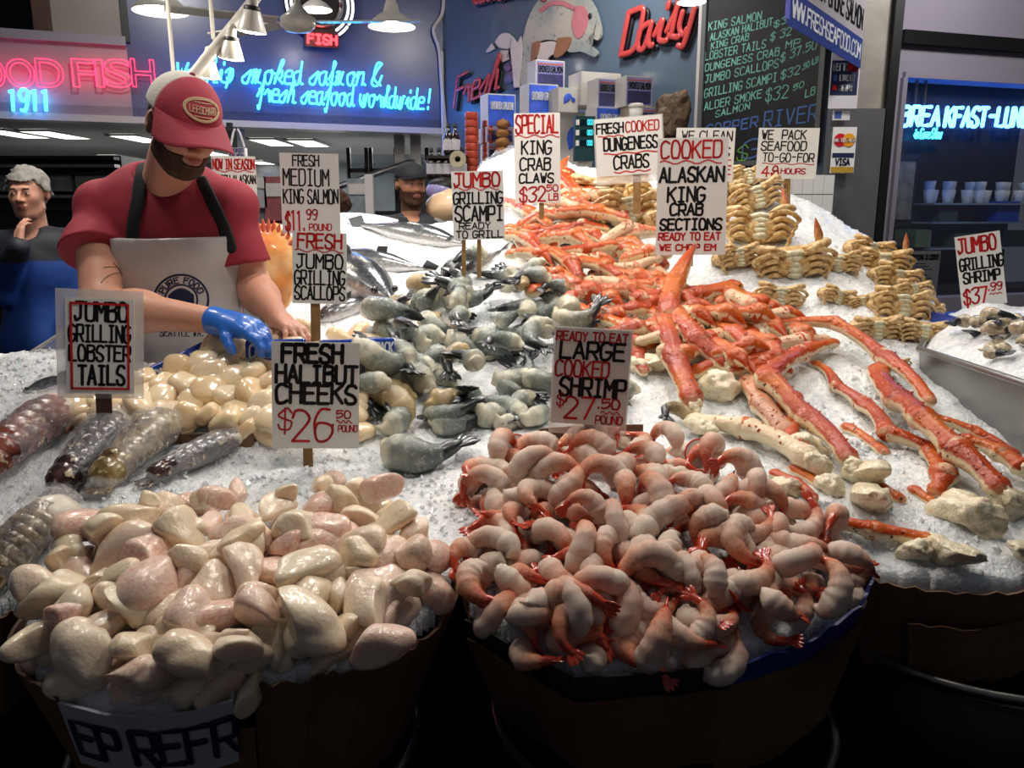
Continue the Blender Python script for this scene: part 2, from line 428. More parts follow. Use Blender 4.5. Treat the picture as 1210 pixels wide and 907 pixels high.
# column between the mural wall and the café
WC = Plane(P(976, 200, 4.45), P(1044, 200, 4.45))
struct(MB().box((*(WC.w(WC.L*.74, 0, -.12)[:2]), 2.3), (WC.L*.56, .16, 4.6)), 'wall_column', mat('column_m', '8f8a80', .6, var=.22, vscale=5, bump=.002, bscale=20))
t = WC.sz(1000, 128)[1]
struct(MB().box((*(WC.w(WC.L*.48, 0, -.03)[:2]), t/2), (WC.L*.92, .06, t)), 'wall_column_cladding', mat('clad_m', '9b9a98', .3, metal=.75, var=.12, vscale=4))
struct(MB().box((*(WC.w(WC.L+.01, 0, -.1)[:2]), 2.3), (.045, .2, 4.6)), 'trim_6', M_dark)
# café front
K0 = P(1048, 200, 4.75); K1 = P(1210, 200, 5.05); WK = Plane(K0, K1)
M_cafe = mat('cafe_m', '8c8792', .45, var=.05, vscale=2)
xa = WK.sz(1059, 200)[0]; za = WK.sz(1068, 92)[1]; zb = WK.sz(1100, 352)[1]; zd = WK.sz(1050, 35)[1]
cf = WK.box(0, xa, 0, 4.6, -.12, 0); WK.box(xa, 2.6, za, 4.6, -.12, 0, cf); WK.box(xa, 2.6, 0, zb, -.12, 0, cf)
struct(cf, 'wall_cafe', M_cafe)
struct(WK.box(0, 2.6, zd-.07, zd, 0, .04), 'trim_7', M_dark)
struct(WK.box(xa-.02, 2.6, za, za+.03, 0, .025), 'trim_8', M_cafe); struct(WK.box(xa-.03, xa, zb, za, 0, .025), 'trim_9', M_cafe)
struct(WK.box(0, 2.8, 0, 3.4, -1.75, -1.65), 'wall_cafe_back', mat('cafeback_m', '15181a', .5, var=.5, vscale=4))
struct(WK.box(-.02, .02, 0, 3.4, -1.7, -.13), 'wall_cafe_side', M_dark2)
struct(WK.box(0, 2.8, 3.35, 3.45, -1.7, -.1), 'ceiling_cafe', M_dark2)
M_glass = mat('glass_m', 'ffffff', .02, trans=1, ior=1.0, alpha=.10, spec=.5)
struct(WK.box(xa, 2.6, zb, za, -.07, -.06), 'window_1', mat('pane_m', '8088a0', .03, alpha=.05, spec=1))
# ================================================================ neon
def neon(name, strokes, plane, r, m, parent=None, off=.06, label=None):
    mb = MB(); o = plane.o
    for q in strokes:
        mb.tube([(x, -off, z) for x, z in q], r, 6, up=(0, 1, 0))
    return mb.build(name, m, parent, smooth=True)
def neonmat(n, c, s): return mat(n, '101010', .4, emit=c, estr=s)
M_nred = neonmat('neon_red', 'ff2a4c', 5); M_ncyan = neonmat('neon_cyan', '38c8ff', 6); M_nwhite = neonmat('neon_white', 'e8ecff', 3)
M_nblue = neonmat('neon_blue', '4a9cff', 9)
def wthing(name, label, cat, plane, s, z, out=0, group=None):
    return thing(name, label, cat, plane.w(s, z, out), (0, 0, plane.rz), group)
def ptglow(t, loc, col, pw, size=.05):
    l = bpy.data.lights.new('neon_glow', 'POINT'); l.energy = pw; l.color = col; l.shadow_soft_size = size
    o = link('neon_glow', l, t, loc); return o
# red outlined letters OOD FISH (double tube)
t = wthing('neon_sign', 'large red outlined neon letters reading OOD FISH on the grey fascia', 'neon sign', WA, 0, 0)
for ch, x0, x1 in (('O', -16, 6), ('O', 11, 41), ('D', 46, 75), ('F', 88, 112), ('I', 115, 122), ('S', 126, 155), ('H', 157, 182)):
    a, b = WA.sz(x0, 104), WA.sz(x1, 72)
    me = font_mesh(ch, 1, 'neon_letter', M_nred, outline=True, bevel=.0105)
    V = np.array([v.co for v in me.vertices]); mn, mx = V.min(0), V.max(0)
    for v in me.vertices:
        c = v.co.copy()
        v.co = (a[0]+(c.x-mn[0])/(mx[0]-mn[0])*(b[0]-a[0]), -.06+c.z*1.0, a[1]+(c.y-mn[1])/(mx[1]-mn[1])*(b[1]-a[1]))
    link('neon_letter', me, t)
    ptglow(t, ((a[0]+b[0])/2, -.12, (a[1]+b[1])/2), (1, .08, .2), .2)
def ntext(s, x0, x1, yb, yt, script=True, slant=.25, r=.009, m=M_ncyan, plane=WA, parent=None, rise=0, name='neon_lettering', off=.06, adv=8.2, yb1=None):
    a = plane.sz(x0, yb); b = plane.sz(x1, yt if yb1 is None else yt); e = plane.sz(x1, yb1 if yb1 is not None else yb)
    st = textlines(s, a[0], b[0], a[1], a[1]+(plane.sz(x0, yt)[1]-a[1]), script, slant, 0, adv, (e[1]-a[1])/(b[0]-a[0]))
    return neon(name, st, plane, r, m, parent, off)
t = wthing('neon_sign', 'small blue neon numerals 1911 below the red letters', 'neon sign', WA, 0, 0)
ntext('1911', 13, 58, 131, 107, False, .12, .012, parent=t)
for x in (25, 48): ptglow(t, (WA.sz(x, 120)[0], -.1, WA.sz(x, 120)[1]), (.05, .2, 1), 1.2)
t = wthing('neon_sign', 'blue script neon line reading ship smoked salmon & fresh seafood worldwide', 'neon sign', WA, 0, 0)
ntext('We', 207, 229, 95, 76, parent=t, yb1=95, r=.008); ntext('ship smoked salmon &', 232, 447, 98, 71, parent=t, yb1=102, r=.008)
ntext('fresh seafood worldwide!', 303, 507, 120, 95, parent=t, yb1=130, r=.008)
for x, y in ((220, 90), (255, 92), (300, 95), (345, 98), (390, 100), (425, 100), (330, 115), (375, 118), (420, 120), (460, 124), (495, 125)):
    c = WA.sz(x, y); ptglow(t, (c[0], -.13, c[1]), (.03, .12, 1), 1.5)
# round neon clock-like sign
c = WA.sz(376, 8); t = wthing('neon_sign', 'round neon sign with white rings and red word FISH', 'neon sign', WA, c[0], c[1], .06)
R = WA.sz(415, 8)[0]-c[0]
bk = MB(); bk.lathe([(0.001, -.03), (R*1.02, -.03), (R*1.05, 0), (R*1.02, .03), (0.001, .03)], 40)
o = bk.build('backing', M_dark2, t, smooth=False); o.rotation_euler = (math.pi/2, 0, 0)
for rr in (.98, .84):
    for a0, a1 in ((-.55, .5), (.62, 1.3), (1.9, 2.55), (2.65, 3.7), (3.8, 4.15), (-1.0, -.65)):
        mb = MB().tube([(R*rr*math.cos(a), -.05, R*rr*math.sin(a)) for a in np.linspace(a0, a1, 14)], .010, 6, up=(0, 1, 0)); mb.build('neon_tube', M_nwhite, t, smooth=True)
mb = MB()
mb.tube([(R*.62*math.cos(a), -.05, R*.62*math.sin(a)) for a in np.linspace(0, 2*math.pi, 40)], .022, 6, up=(0, 1, 0), cap=False); mb.build('chrome_ring', M_steel, t, smooth=True)
mb = MB().box((0, -.04, -R*1.02), (R*1.0, .05, R*.42)); mb.build('word_plate', mat('redplate', '3a0a10', .4), t)
st = textlines('FISH', -R*.42, R*.42, -R*1.14, -R*.9, False, .05)
neon('neon_lettering', st, WA, .010, neonmat('neon_red2', 'ff3038', 6), t, .075)
st = textlines('FRESH', -R*.5, R*.55, R*1.0, R*1.2, False, .05); neon('neon_lettering', st, WA, .010, M_nred, t, .075)
ptglow(t, (0, -.15, -R*1.0), (1, .1, .1), 1.2)
# café neon
t = wthing('neon_sign', 'blue neon sign reading BREAKFAST-LUNCH in the cafe window', 'neon sign', WK, 0, 0)
ntext('BREA', 1064, 1111, 148, 126, False, .1, .011, M_nblue, WK, t, off=.0, adv=8.0)
ntext('KFAST-LUNCH', 1116, 1226, 149, 127, False, .1, .011, M_nblue, WK, t, off=.0, adv=8.0)
ntext('in Cove Show', 1080, 1114, 163, 152, True, .1, .005, M_ncyan, WK, t, off=.0)
for x in (1075, 1110, 1150, 1190, 1225): q = WK.sz(x, 140); ptglow(t, (q[0], .02, q[1]), (.02, .06, 1), .9); ptglow(t, (q[0], .35, q[1]-.05), (.02, .06, 1), .1)
for x in (1085, 1096): q = WK.sz(x, 128); MB().box((q[0], .03, q[1]+.16), (.012, .012, .3)).build('hanger', M_steel, t)
# ================================================================ the ice bank (one continuous sloping heap of crushed ice)
CT = [(30,790,1.13),(180,822,1.09),(300,795,1.12),(430,775,1.15),(515,705,1.28),(535,650,1.42),(280,705,1.29),(280,625,1.49),(150,655,1.38),(400,605,1.54),(470,650,1.42),(100,700,1.29),
(300,560,1.76),(480,560,1.78),(500,600,1.62),(110,600,1.60),(200,560,1.73),(0,705,1.38),(0,620,1.56),(0,560,1.72),(100,560,1.74),(200,530,1.82),(60,520,1.84),(-150,720,1.35),(-150,560,1.7),
(200,500,1.90),(300,450,2.05),(100,500,1.9),(250,420,2.15),(400,430,2.12),(330,500,1.9),(0,480,2.05),(60,440,2.3),(-150,480,2.1),(60,400,2.6),
(450,540,1.85),(600,540,1.83),(520,480,2.1),(450,425,2.4),(600,400,2.55),(560,335,2.95),(640,340,2.9),(700,400,2.5),(520,360,2.8),
(450,400,2.65),(350,390,2.75),(400,330,3.15),(520,300,3.4),(520,268,3.75),(480,274,3.7),(545,262,3.85),(440,268,3.8),(400,262,3.85),(310,268,3.8),(620,240,4.0),(600,200,4.3),(570,205,4.4),(620,175,4.45),
(680,792,1.165),(560,715,1.31),(850,785,1.18),(1000,695,1.37),(970,630,1.50),(800,570,1.64),(700,540,1.74),(750,690,1.34),(620,620,1.5),(880,680,1.35),
(1000,655,1.46),(1130,687,1.40),(1250,680,1.42),(1100,610,1.58),(1210,600,1.62),(1000,565,1.73),(1100,505,1.98),(1210,540,1.88),(900,510,1.95),(900,430,2.35),(800,460,2.2),(1050,430,2.4),
(750,390,2.65),(700,335,2.98),(900,345,2.93),(1050,355,2.9),(750,260,3.5),(950,265,3.4),(850,215,3.8),(650,240,3.75),(1090,385,2.7),(980,250,3.55),(760,205,4.0),(1090,345,3.1)]
CREST = [(1108,362,2.95),(1098,342,3.12),(1052,302,3.3),(1000,262,3.5),(940,232,3.72),(900,214,3.9),(860,205,4.05),(800,200,4.1),(700,200,4.2),(645,185,4.35),(570,190,4.6),(552,232,4.3),(540,258,4.05),(450,264,4.0),(380,262,4.0),(300,264,4.0),(495,264,4.02)]
OUTP = None
cp = np.array([P(*c) for c in CT+CREST]); cxy = cp[:, :2]; cz = cp[:, 2]
def _k(r): return np.where(r > 1e-9, r*r*np.log(r+1e-12), 0)
n_ = len(cxy); D_ = np.linalg.norm(cxy[:, None]-cxy[None], axis=-1); K_ = _k(D_)+np.eye(n_)*.002
A_ = np.zeros((n_+3, n_+3)); A_[:n_, :n_] = K_; A_[:n_, n_] = 1; A_[:n_, n_+1:] = cxy; A_[n_, :n_] = 1; A_[n_+1:, :n_] = cxy.T
w_ = np.linalg.solve(A_, np.concatenate([cz, [0, 0, 0]]))
def H(xy):
    xy = np.asarray(xy, float); sh = xy.shape[:-1]; q = xy.reshape(-1, 2)
    out = np.empty(len(q))
    for i in range(0, len(q), 20000):
        c = q[i:i+20000]; out[i:i+20000] = _k(np.linalg.norm(c[:, None]-cxy[None], axis=-1)) @ w_[:n_]+w_[n_]+c @ w_[n_+1:]
    return out.reshape(sh)
OUT = [(-250,730,1.35),(0,722,1.35),(30,704,1.38),(68,692,1.41),(92,655,1.48),(50,705,1.31),(20,760,1.2),(37,800,1.13),(80,828,1.08),(180,838,1.06),(275,826,1.075),(305,808,1.10),(365,806,1.11),(425,796,1.14),(470,776,1.18),(510,746,1.24),(531,712,1.3),(541,665,1.405),
(552,720,1.30),(610,765,1.22),(680,802,1.16),(770,795,1.17),(862,786,1.19),(950,757,1.24),(1008,715,1.32),(1020,688,1.38),(995,658,1.46),(1005,668,1.44),(1060,682,1.41),(1130,693,1.395),(1200,692,1.395),(1260,675,1.44),(1330,610,1.6),
(1300,560,1.8),(1212,524,1.95),(1165,490,2.12),(1112,462,2.3),(1100,440,2.4),(1108,400,2.7),(1108,362,2.95),(1098,342,3.12),(1052,302,3.3),(1000,262,3.5),(940,232,3.72),(900,214,3.9),(860,205,4.05),(800,200,4.1),(700,200,4.2),(645,185,4.35),(620,168,4.5),(570,190,4.6),(552,232,4.3),(540,258,4.05),(450,262,4.0),(380,260,4.0),(300,262,4.0),
(318,330,3.2),(345,392,2.72),(330,408,2.3),(190,420,2.18),(140,400,2.3),(95,405,2.5),(0,455,2.5),(-250,480,2.4)]
poly = np.array([P(*c)[:2] for c in OUT])
def inpoly(q, pl):
    x, y = q[..., 0], q[..., 1]; r = np.zeros(x.shape, bool); j = len(pl)-1
    for i in range(len(pl)):
        (xi, yi), (xj, yj) = pl[i], pl[j]
        r ^= ((yi > y) != (yj > y)) & (x < (xj-xi)*(y-yi)/(yj-yi+1e-15)+xi); j = i
    return r
st_ = .0095
gx = np.arange(poly[:, 0].min(), poly[:, 0].max()+st_, st_); gy = np.arange(poly[:, 1].min(), poly[:, 1].max()+st_, st_)
GX, GY = np.meshgrid(gx, gy, indexing='ij'); XY = np.stack([GX, GY], -1)
inside = inpoly(XY, poly); cellin = inside[:-1, :-1] & inside[1:, :-1] & inside[1:, 1:] & inside[:-1, 1:]
need = np.zeros_like(inside)
for a in (0, 1):
    for b in (0, 1): need[a:a+cellin.shape[0], b:b+cellin.shape[1]] |= cellin
ids = -np.ones(need.shape, int); ids[need] = np.arange(need.sum()); q = XY[need]; z = H(q); z0 = z.copy()
p3 = np.column_stack([q, np.zeros(len(q))])
z = z+.009*fbm(p3, 5, 2, 3)+.0075*fbm(p3, 17, 2, 9)+.0045*np.abs(fbm(p3, 45, 2, 4))+.002*vn(p3, 95, 8)
ice_v = np.column_stack([q, z]); I, J = np.nonzero(cellin)
ice_f = np.stack([ids[I, J], ids[I+1, J], ids[I+1, J+1], ids[I, J+1]], 1)
# skirt down the outline
sk_v = []; sk_f = []; base_n = len(ice_v); mp = {}
def low(i):
    if i not in mp: mp[i] = base_n+len(sk_v); sk_v.append((ice_v[i][0], ice_v[i][1], ice_v[i][2]-.04))
    return mp[i]
from collections import Counter
ec = Counter()
for fq in ice_f.tolist():
    for a, b in zip(fq, fq[1:]+fq[:1]): ec[(a, b)] += 1
for (a, b) in list(ec):
    if (b, a) not in ec: sk_f.append((b, a, low(a), low(b)))
def icecol(nt):
    n = noise(nt, 9, 4); n2 = noise(nt, 70, 3)
    return mixc(nt, ramp(nt, [(.3, 'dfe6ea'), (.7, 'f8f9fa')], n), ramp(nt, [(.35, 'c3ccd2'), (.6, 'ffffff')], n2), .45)
def icebump(nt):
    a = noise(nt, 85, 4, .7); v = noise(nt, 120, coord=None, kind='ShaderNodeTexVoronoi'); return math_(nt, 'ADD', a, math_(nt, 'MULTIPLY', v, .8))
M_ice = mat('ice_m', 'f2f6f8', .28, sss=.55, sssr=.03, sscol=(.8, .95, 1), color=icecol, bumpf=icebump, bump=.0035, coat=.25, coatr=.15, spec=.5)
me = mesh('ice_bank', np.vstack([ice_v, np.array(sk_v)]), [tuple(x) for x in ice_f.tolist()]+sk_f, M_ice)
tag(link('ice_bank', me), 'sloping bank of white crushed ice under all the seafood', 'ice', kind='stuff')
BVH = BVHTree.FromPolygons([tuple(v) for v in ice_v.tolist()], ice_f.tolist())
def hit(px, py, lift=0.):
    d = rdir(px, py); d = d/np.linalg.norm(d)
    h = BVH.ray_cast(Vector(CAM), Vector(d))
    if h[0] is None: return None
    return np.array(h[0])+np.array([0, 0, lift])-d*0
def ground(x, y):
    h = BVH.ray_cast(Vector((x, y, 5)), Vector((0, 0, -1))); return h[0][2] if h[0] else float(H(np.array([x, y])))
def normal(x, y, e=.03):
    a = H(np.array([[x+e, y], [x-e, y], [x, y+e], [x, y-e]])); n = np.array([-(a[0]-a[1])/(2*e), -(a[2]-a[3])/(2*e), 1.]); return n/np.linalg.norm(n)
# loose chips of ice over the bank
def inpx(px, py, pl): return bool(inpoly(np.array([px, py], float), np.array(pl, float)))
mb_v = []; mb_f = []
rg = np.random.default_rng(3)
ICEZ = [[(0,560),(100,600),(340,560),(540,560),(540,640),(400,600),(190,590),(90,640),(0,700)], [(90,530),(440,520),(700,540),(560,620),(400,590),(100,600)],
        [(960,640),(1210,690),(1210,420),(1000,400),(860,300),(760,540)], [(850,210),(1100,350),(1110,440),(900,400)], [(560,330),(760,400),(760,560),(640,520)], [(0,400),(110,400),(60,520),(0,560)],
        [(1000,420),(1120,520),(1000,560)], [(545,560),(600,560),(600,760),(550,700)], [(900,560),(1000,600),(1020,690),(940,700)]]
for k in range(4200):
    zn = ICEZ[rg.integers(len(ICEZ))]; pl = np.array(zn); px = rg.uniform(pl[:, 0].min(), pl[:, 0].max()); py = rg.uniform(pl[:, 1].min(), pl[:, 1].max())
    if not inpx(px, py, zn): continue
    h = hit(px, py)
    if h is None: continue
    s = rg.uniform(.0035, .010)*(1.6 if rg.random() < .06 else 1); n0 = len(mb_v)
    rot = np.array(Euler(rg.uniform(0, 6, 3)).to_matrix()); sc = s*np.array([1, rg.uniform(.5, 1), rg.uniform(.3, .7)])
    for c in ((1, 0, 0), (-1, 0, 0), (0, 1, 0), (0, -1, 0), (.3, .2, 1), (-.2, 0, -1)): mb_v.append(h+rot @ (np.array(c)*sc*rg.uniform(.8, 1.2))+[0, 0, s*.2])
    mb_f += [tuple(i+n0 for i in t) for t in ((0, 2, 4), (2, 1, 4), (1, 3, 4), (3, 0, 4), (2, 0, 5), (1, 2, 5), (3, 1, 5), (0, 3, 5))]
M_chip = mat('icechip_m', 'f4f8fa', .12, sss=.3, sssr=.01, sscol=(.8, .95, 1), coat=.5, alpha=.9)
tag(link('ice_chips', mesh('ice_chips', mb_v, mb_f, M_chip, False)), 'loose clear ice chips scattered over the bank', 'ice', kind='stuff')
# ================================================================ seafood
def zone(px, py, x0, x1, y0, y1):
    u, v = (px-x0)/(x1-x0), (py-y0)/(y1-y0)
    return 'at the back' if v < .3 else 'along the front' if v > .75 else 'on the left side' if u < .33 else 'on the right side' if u > .66 else 'in the middle'
def rnd(a, b): return random.uniform(a, b)
def poisson(pl, d, n=4000, seed=1, dfun=None):
    r = random.Random(seed); xs = [p[0] for p in pl]; ys = [p[1] for p in pl]; out = []
    for _ in range(n):
        x, y = r.uniform(min(xs), max(xs)), r.uniform(min(ys), max(ys))
        if not inpx(x, y, pl): continue
        dd = d if dfun is None else dfun(x, y)
        if all((x-a)**2+((y-b)*1.35)**2 > dd*dd for a, b in out): out.append((x, y))
    return out
def onsurf(px, py, lift=0.):
    h = hit(px, py)
    if h is None:
        h = None
    return None if h is None else h+np.array([0, 0, lift])
def surfrot(x, y, spin, tilt=(0, 0)):
    n = Vector(normal(x, y)); q = n.to_track_quat('Z', 'Y')
    return (q.to_matrix() @ Euler((tilt[0], tilt[1], spin)).to_matrix()).to_euler()
# ---------------- wet fish flesh
def fleshcol(stops, sc=14, pat=None):
    def f(nt):
        oi = nt.nodes.new('ShaderNodeObjectInfo'); n = noise(nt, sc, 3); n2 = noise(nt, sc*3.5, 4)
        v = math_(nt, 'ADD', math_(nt, 'MULTIPLY', oi.outputs['Random'], .55), math_(nt, 'MULTIPLY', n, .5))
        c = ramp(nt, stops, v)
        if pat: c = mixc(nt, c, pat, ramp(nt, [(.48, (0, 0, 0)), (.75, (1, 1, 1))], n2))
        return c
    return f
M_halibut = mat('halibut_m', 'e6cdb6', .4, sss=.28, sssr=.018, sscol=(1, .6, .45), coat=.65, coatr=.05, bump=.0012, bscale=7,
                color=fleshcol([(.2, 'dc9c92'), (.32, 'e8c8b0'), (.47, 'efdcc0'), (.62, 'e4cfa8'), (.78, 'e8c6b4'), (.95, 'd68e86')], 9, 'f0e2d0'))
M_scallop = mat('scallop_m', 'f0d6ac', .25, sss=.35, sssr=.015, sscol=(1, .6, .35), coat=1, coatr=.07, bump=.0005, bscale=6,
                color=fleshcol([(.2, 'e8bd88'), (.45, 'f0d3a6'), (.65, 'f3debb'), (.9, 'ecc699')], 12, 'f5e6ca'))
def relax(v, f, n):
    e = np.array([(q[i], q[(i+1) % len(q)]) for q in f for i in range(len(q))]); c = np.bincount(e[:, 0], minlength=len(v)).astype(float)[:, None]
    for _ in range(n):
        s = np.zeros_like(v); np.add.at(s, e[:, 0], v[e[:, 1]]); v = .4*v+.6*s/c
    return v
def halibut_mesh(k):
    v, f = ico(4); v = v.copy(); rr = np.random.default_rng(100+k)
    v = v*np.array([1, rr.uniform(.55, .85), rr.uniform(.44, .66)])
    for _ in range(rr.integers(2, 5)):          # cut faces
        n = rr.normal(size=3); n[2] *= .5; n /= np.linalg.norm(n); d = rr.uniform(.34, .60); h = v @ n-d
        v = v-np.where(h > 0, h, 0)[:, None]*n*.92
    if k % 3 == 1:                              # one soft fold
        n = rr.normal(size=3); n /= np.linalg.norm(n); h = v @ n-.1; v = v*(1-.13*np.exp(-(h/.10)**2))[:, None]
    v = v*(1+.22*fbm(v+k*7, 1.1, 2, k))[:, None]; v = v*(1+.035*fbm(v+k*3, 4, 2, k))[:, None]
    v = relax(v, f, 2)
    return mesh('halibut_cheek', v, f, M_halibut)
HM = [halibut_mesh(k) for k in range(16)]
HPOLY = [(38,765),(62,700),(112,650),(165,618),(235,595),(330,600),(420,590),(470,625),(505,660),(520,700),(500,748),(435,786),(300,808),(180,834),(84,826)]
HG = 'raw halibut cheeks heaped in the front basket'
HL = 'glossy pale pink raw halibut cheek piece heaped in the front basket'
nH = 0
for layer, (dist, seed, lift) in enumerate(((38, 5, .010), (40, 9, .042), (52, 19, .06))):
    for (px, py) in poisson(HPOLY, dist, 5000, seed):
        h = onsurf(px, py, lift+rnd(-.006, .008) if py < 770 or layer else .004)
        if h is None: continue
        s = rnd(.036, .062)*(.85 if py < 640 else 1)
        o = link('halibut_cheek', HM[random.randrange(16)], None, h, surfrot(h[0], h[1], rnd(0, 6.28), (rnd(-.6, .6), rnd(-.6, .6))), (s*rnd(.95, 1.3), s, s*rnd(.85, 1.15)))
        Z_ = zone(px, py, 20, 535, 590, 825); tag(o, 'glossy pale pink raw halibut cheek piece '+Z_+' of the basket heap', 'halibut', 'raw halibut cheeks '+Z_+' of the front basket'); nH += 1
# pieces the photo singles out
for lab, px, py, s, rz, var, lift in (
    ('big rounded halibut cheek with a folded seam high in the middle of the heap', 382, 655, (.075, .06, .06), .2, 3, .045),
    ('flat square-cut halibut cheek with a bright streaked highlight', 290, 660, (.07, .055, .04), -.3, 5, .05),
    ('large pink halibut cheek with a blue-white sheen above the printed panel', 232, 782, (.075, .045, .05), -.25, 7, .045),
    ('blocky pink halibut piece leaning over the left edge of the basket', 60, 742, (.055, .05, .055), .8, 10, .05),
    ('wide smooth halibut fillet piece spilling towards the right rim', 452, 720, (.075, .06, .05), 1.3, 1, .045),
    ('long translucent halibut piece lying diagonally left of centre', 215, 700, (.095, .045, .045), .35, 12, .045),
    ('halibut flap drooping over the rim beside the printed panel', 298, 818, (.05, .03, .05), 1.5, 2, .01),
    ('pale halibut piece topping the ragged cardboard notch', 446, 760, (.06, .045, .045), .1, 9, .03)):
    h = onsurf(px, py, lift)
    if h is None: h = P(px, py, 1.09)
    o = link('halibut_cheek', HM[var], None, h, surfrot(h[0], h[1], rz, (.2, 0)), s); tag(o, lab, 'halibut')
for px, py, s in ((395, 568, .03), (420, 592, .035), (452, 600, .03)):
    h = onsurf(px, py, .004); o = link('halibut_cheek', HM[4], None, h, surfrot(h[0], h[1], px), s); tag(o, 'reddish halibut scrap half sunk in the ice behind the heap', 'halibut', 'halibut scraps sunk in the ice')
# ---------------- scallops
def scallop_mesh(k):
    v, f = ico(3); v = v.copy(); r = np.linalg.norm(v[:, :2], axis=1)+1e-9
    q = np.maximum(r, .001); sq = (np.abs(v[:, 0])**3+np.abs(v[:, 1])**3+np.abs(v[:, 2])**3)**(1/3); v = v/sq[:, None]*.93
    v[:, 2] *= .62; v = v*(1+.09*fbm(v+k*5, 1.2, 2, k)+.02*fbm(v, 5, 2, k))[:, None]
    return mesh('scallop', v, f, M_scallop)
SM = [scallop_mesh(k) for k in range(8)]
SPOLY = [(86,502),(112,478),(185,452),(240,432),(295,408),(352,404),(445,402),(440,425),(428,470),(428,512),(250,512),(120,506)]
for layer, (d, seed, lift) in enumerate(((25, 2, .008), (23, 3, .034))):
    for (px, py) in poisson(SPOLY, d, 5000, seed):
        h = onsurf(px, py, lift)
        if h is None: continue
        s = rnd(.030, .046)
        tag(link('scallop', SM[random.randrange(8)], None, h, surfrot(h[0], h[1], rnd(0, 6.28), (rnd(-.7, .7), rnd(-.7, .7))), (s*1.15, s, s)),
            'plump cream-coloured raw scallop '+zone(px, py, 86, 445, 402, 512)+' of the scallop heap', 'scallop', 'raw scallops '+zone(px, py, 86, 445, 402, 512)+' of the heap')
h = onsurf(288, 515, .02)
# ---------------- cooked shrimp
def shrimpcol(nt):
    a = attr(nt); u, g, b = sepc(nt, a.outputs['Color'])[:3]; n = noise(nt, 9, 4); n2 = noise(nt, 40, 3); oi = nt.nodes.new('ShaderNodeObjectInfo')
    uu = math_(nt, 'ADD', u, math_(nt, 'ADD', math_(nt, 'MULTIPLY', math_(nt, 'SUBTRACT', n, .5), .5), math_(nt, 'MULTIPLY', math_(nt, 'SUBTRACT', oi.outputs['Random'], .5), .24)))
    c = ramp(nt, [(.0, 'f3e4d0'), (.36, 'eed6c4'), (.56, 'e9b89e'), (.74, 'dc8a60'), (.92, 'c64a28')], uu)
    band = ramp(nt, [(.50, (0, 0, 0)), (.72, (1, 1, 1))], n2)
    c = mixc(nt, c, 'e09a7c', math_(nt, 'MULTIPLY', band, .45))
    st = math_(nt, 'FRACT', math_(nt, 'MULTIPLY', u, 6.0)); st = ramp(nt, [(.0, (1, 1, 1)), (.16, (0, 0, 0)), (.9, (0, 0, 0)), (1, (1, 1, 1))], st)
    return mixc(nt, c, 'dc9a7c', math_(nt, 'MULTIPLY', st, .28))
M_shrimp = mat('shrimp_m', 'ecc5b0', .35, sss=.14, sssr=.010, sscol=(1, .65, .5), coat=.4, coatr=.15, bump=.0012, bscale=70, color=shrimpcol)
M_tail = mat('shrimptail_m', 'b8281a', .22, coat=.7, sss=.1, sssr=.004, color=lambda nt: ramp(nt, [(.3, 'cf5630'), (.7, 'a41d16')], noise(nt, 30, 3)))
def shrimp_meshes(k, nm='body', mb_=None, mt=None, arc=None, thick=1.0):
    r = random.Random(k); A = arc or r.uniform(1.9, 3.3); R = 1.0; n = 26
    th = np.linspace(0, A, n); rr = R*(1-.12*th/A); pts = np.stack([rr*np.cos(th), rr*np.sin(th), .12*np.sin(th*1.3+k)], 1)
    rad = np.interp(th/A, [0, .06, .2, .5, .75, .9, 1], [.30, .45, .50, .43, .31, .22, .15])*thick
    seg = 1+(.02 if mb_ else .05)*np.abs(np.cos(th/A*6*math.pi))*2; rad = rad*seg
    v, f, c = tube(pts, rad, 14, flat=1.0, up=(0, 0, 1), rnoise=.17, seed=k*3)
    v = np.array(v); c = np.array(c)
    # ragged cut end
    e = np.exp(-(c[:, 0]/.10)**2); v += (e*.16)[:, None]*np.stack([fbm(v, 3, 2, 1), fbm(v, 3, 2, 2), fbm(v, 3, 2, 3)], 1)
    body = mesh('body', v, f, mb_ or M_shrimp, col=c)
    # tail shell and fan
    T = pts[-1]-pts[-2]; T /= np.linalg.norm(T); N = np.array([0, 0, 1.]); B = np.cross(T, N); p = pts[-1]-T*.1
    mb = MB(); mb.tube([p-T*.34, p-T*.1, p+T*.12, p+T*.40], [.20, .205, .20, .14], 10)
    sp = r.uniform(.15, .42)
    for a in (-sp*1.6, -sp*.6, sp*.6, sp*1.6):
        d = T*math.cos(a)+B*math.sin(a); mb.tube([p+T*.22, p+T*.22+d*.25, p+T*.22+d*.52, p+T*.22+d*.66], [.08, .13, .14, .05], 8, flat=.38, up=N)
    tail = mesh('tail_fan', np.array(mb.v), mb.f, mt or M_tail)
    return body, tail
SH = [shrimp_meshes(k) for k in range(14)]
def put_shrimp(h, s, rot, lab, cat='shrimp', group=None, ms=None, name='cooked_shrimp'):
    b, t = ms or SH[random.randrange(14)]
    r = thing(name, lab, cat, h, rot, group, s); link('body', b, r); link('tail_fan', t, r); return r
SHPOLY = [(566,590),(600,556),(660,532),(700,526),(790,540),(850,580),(900,600),(950,625),(985,660),(1004,700),(985,738),(930,765),(860,786),(760,794),(684,798),(625,766),(566,728),(552,690),(575,640)]
SHG = 'large cooked shrimp heaped in the octagonal basket'
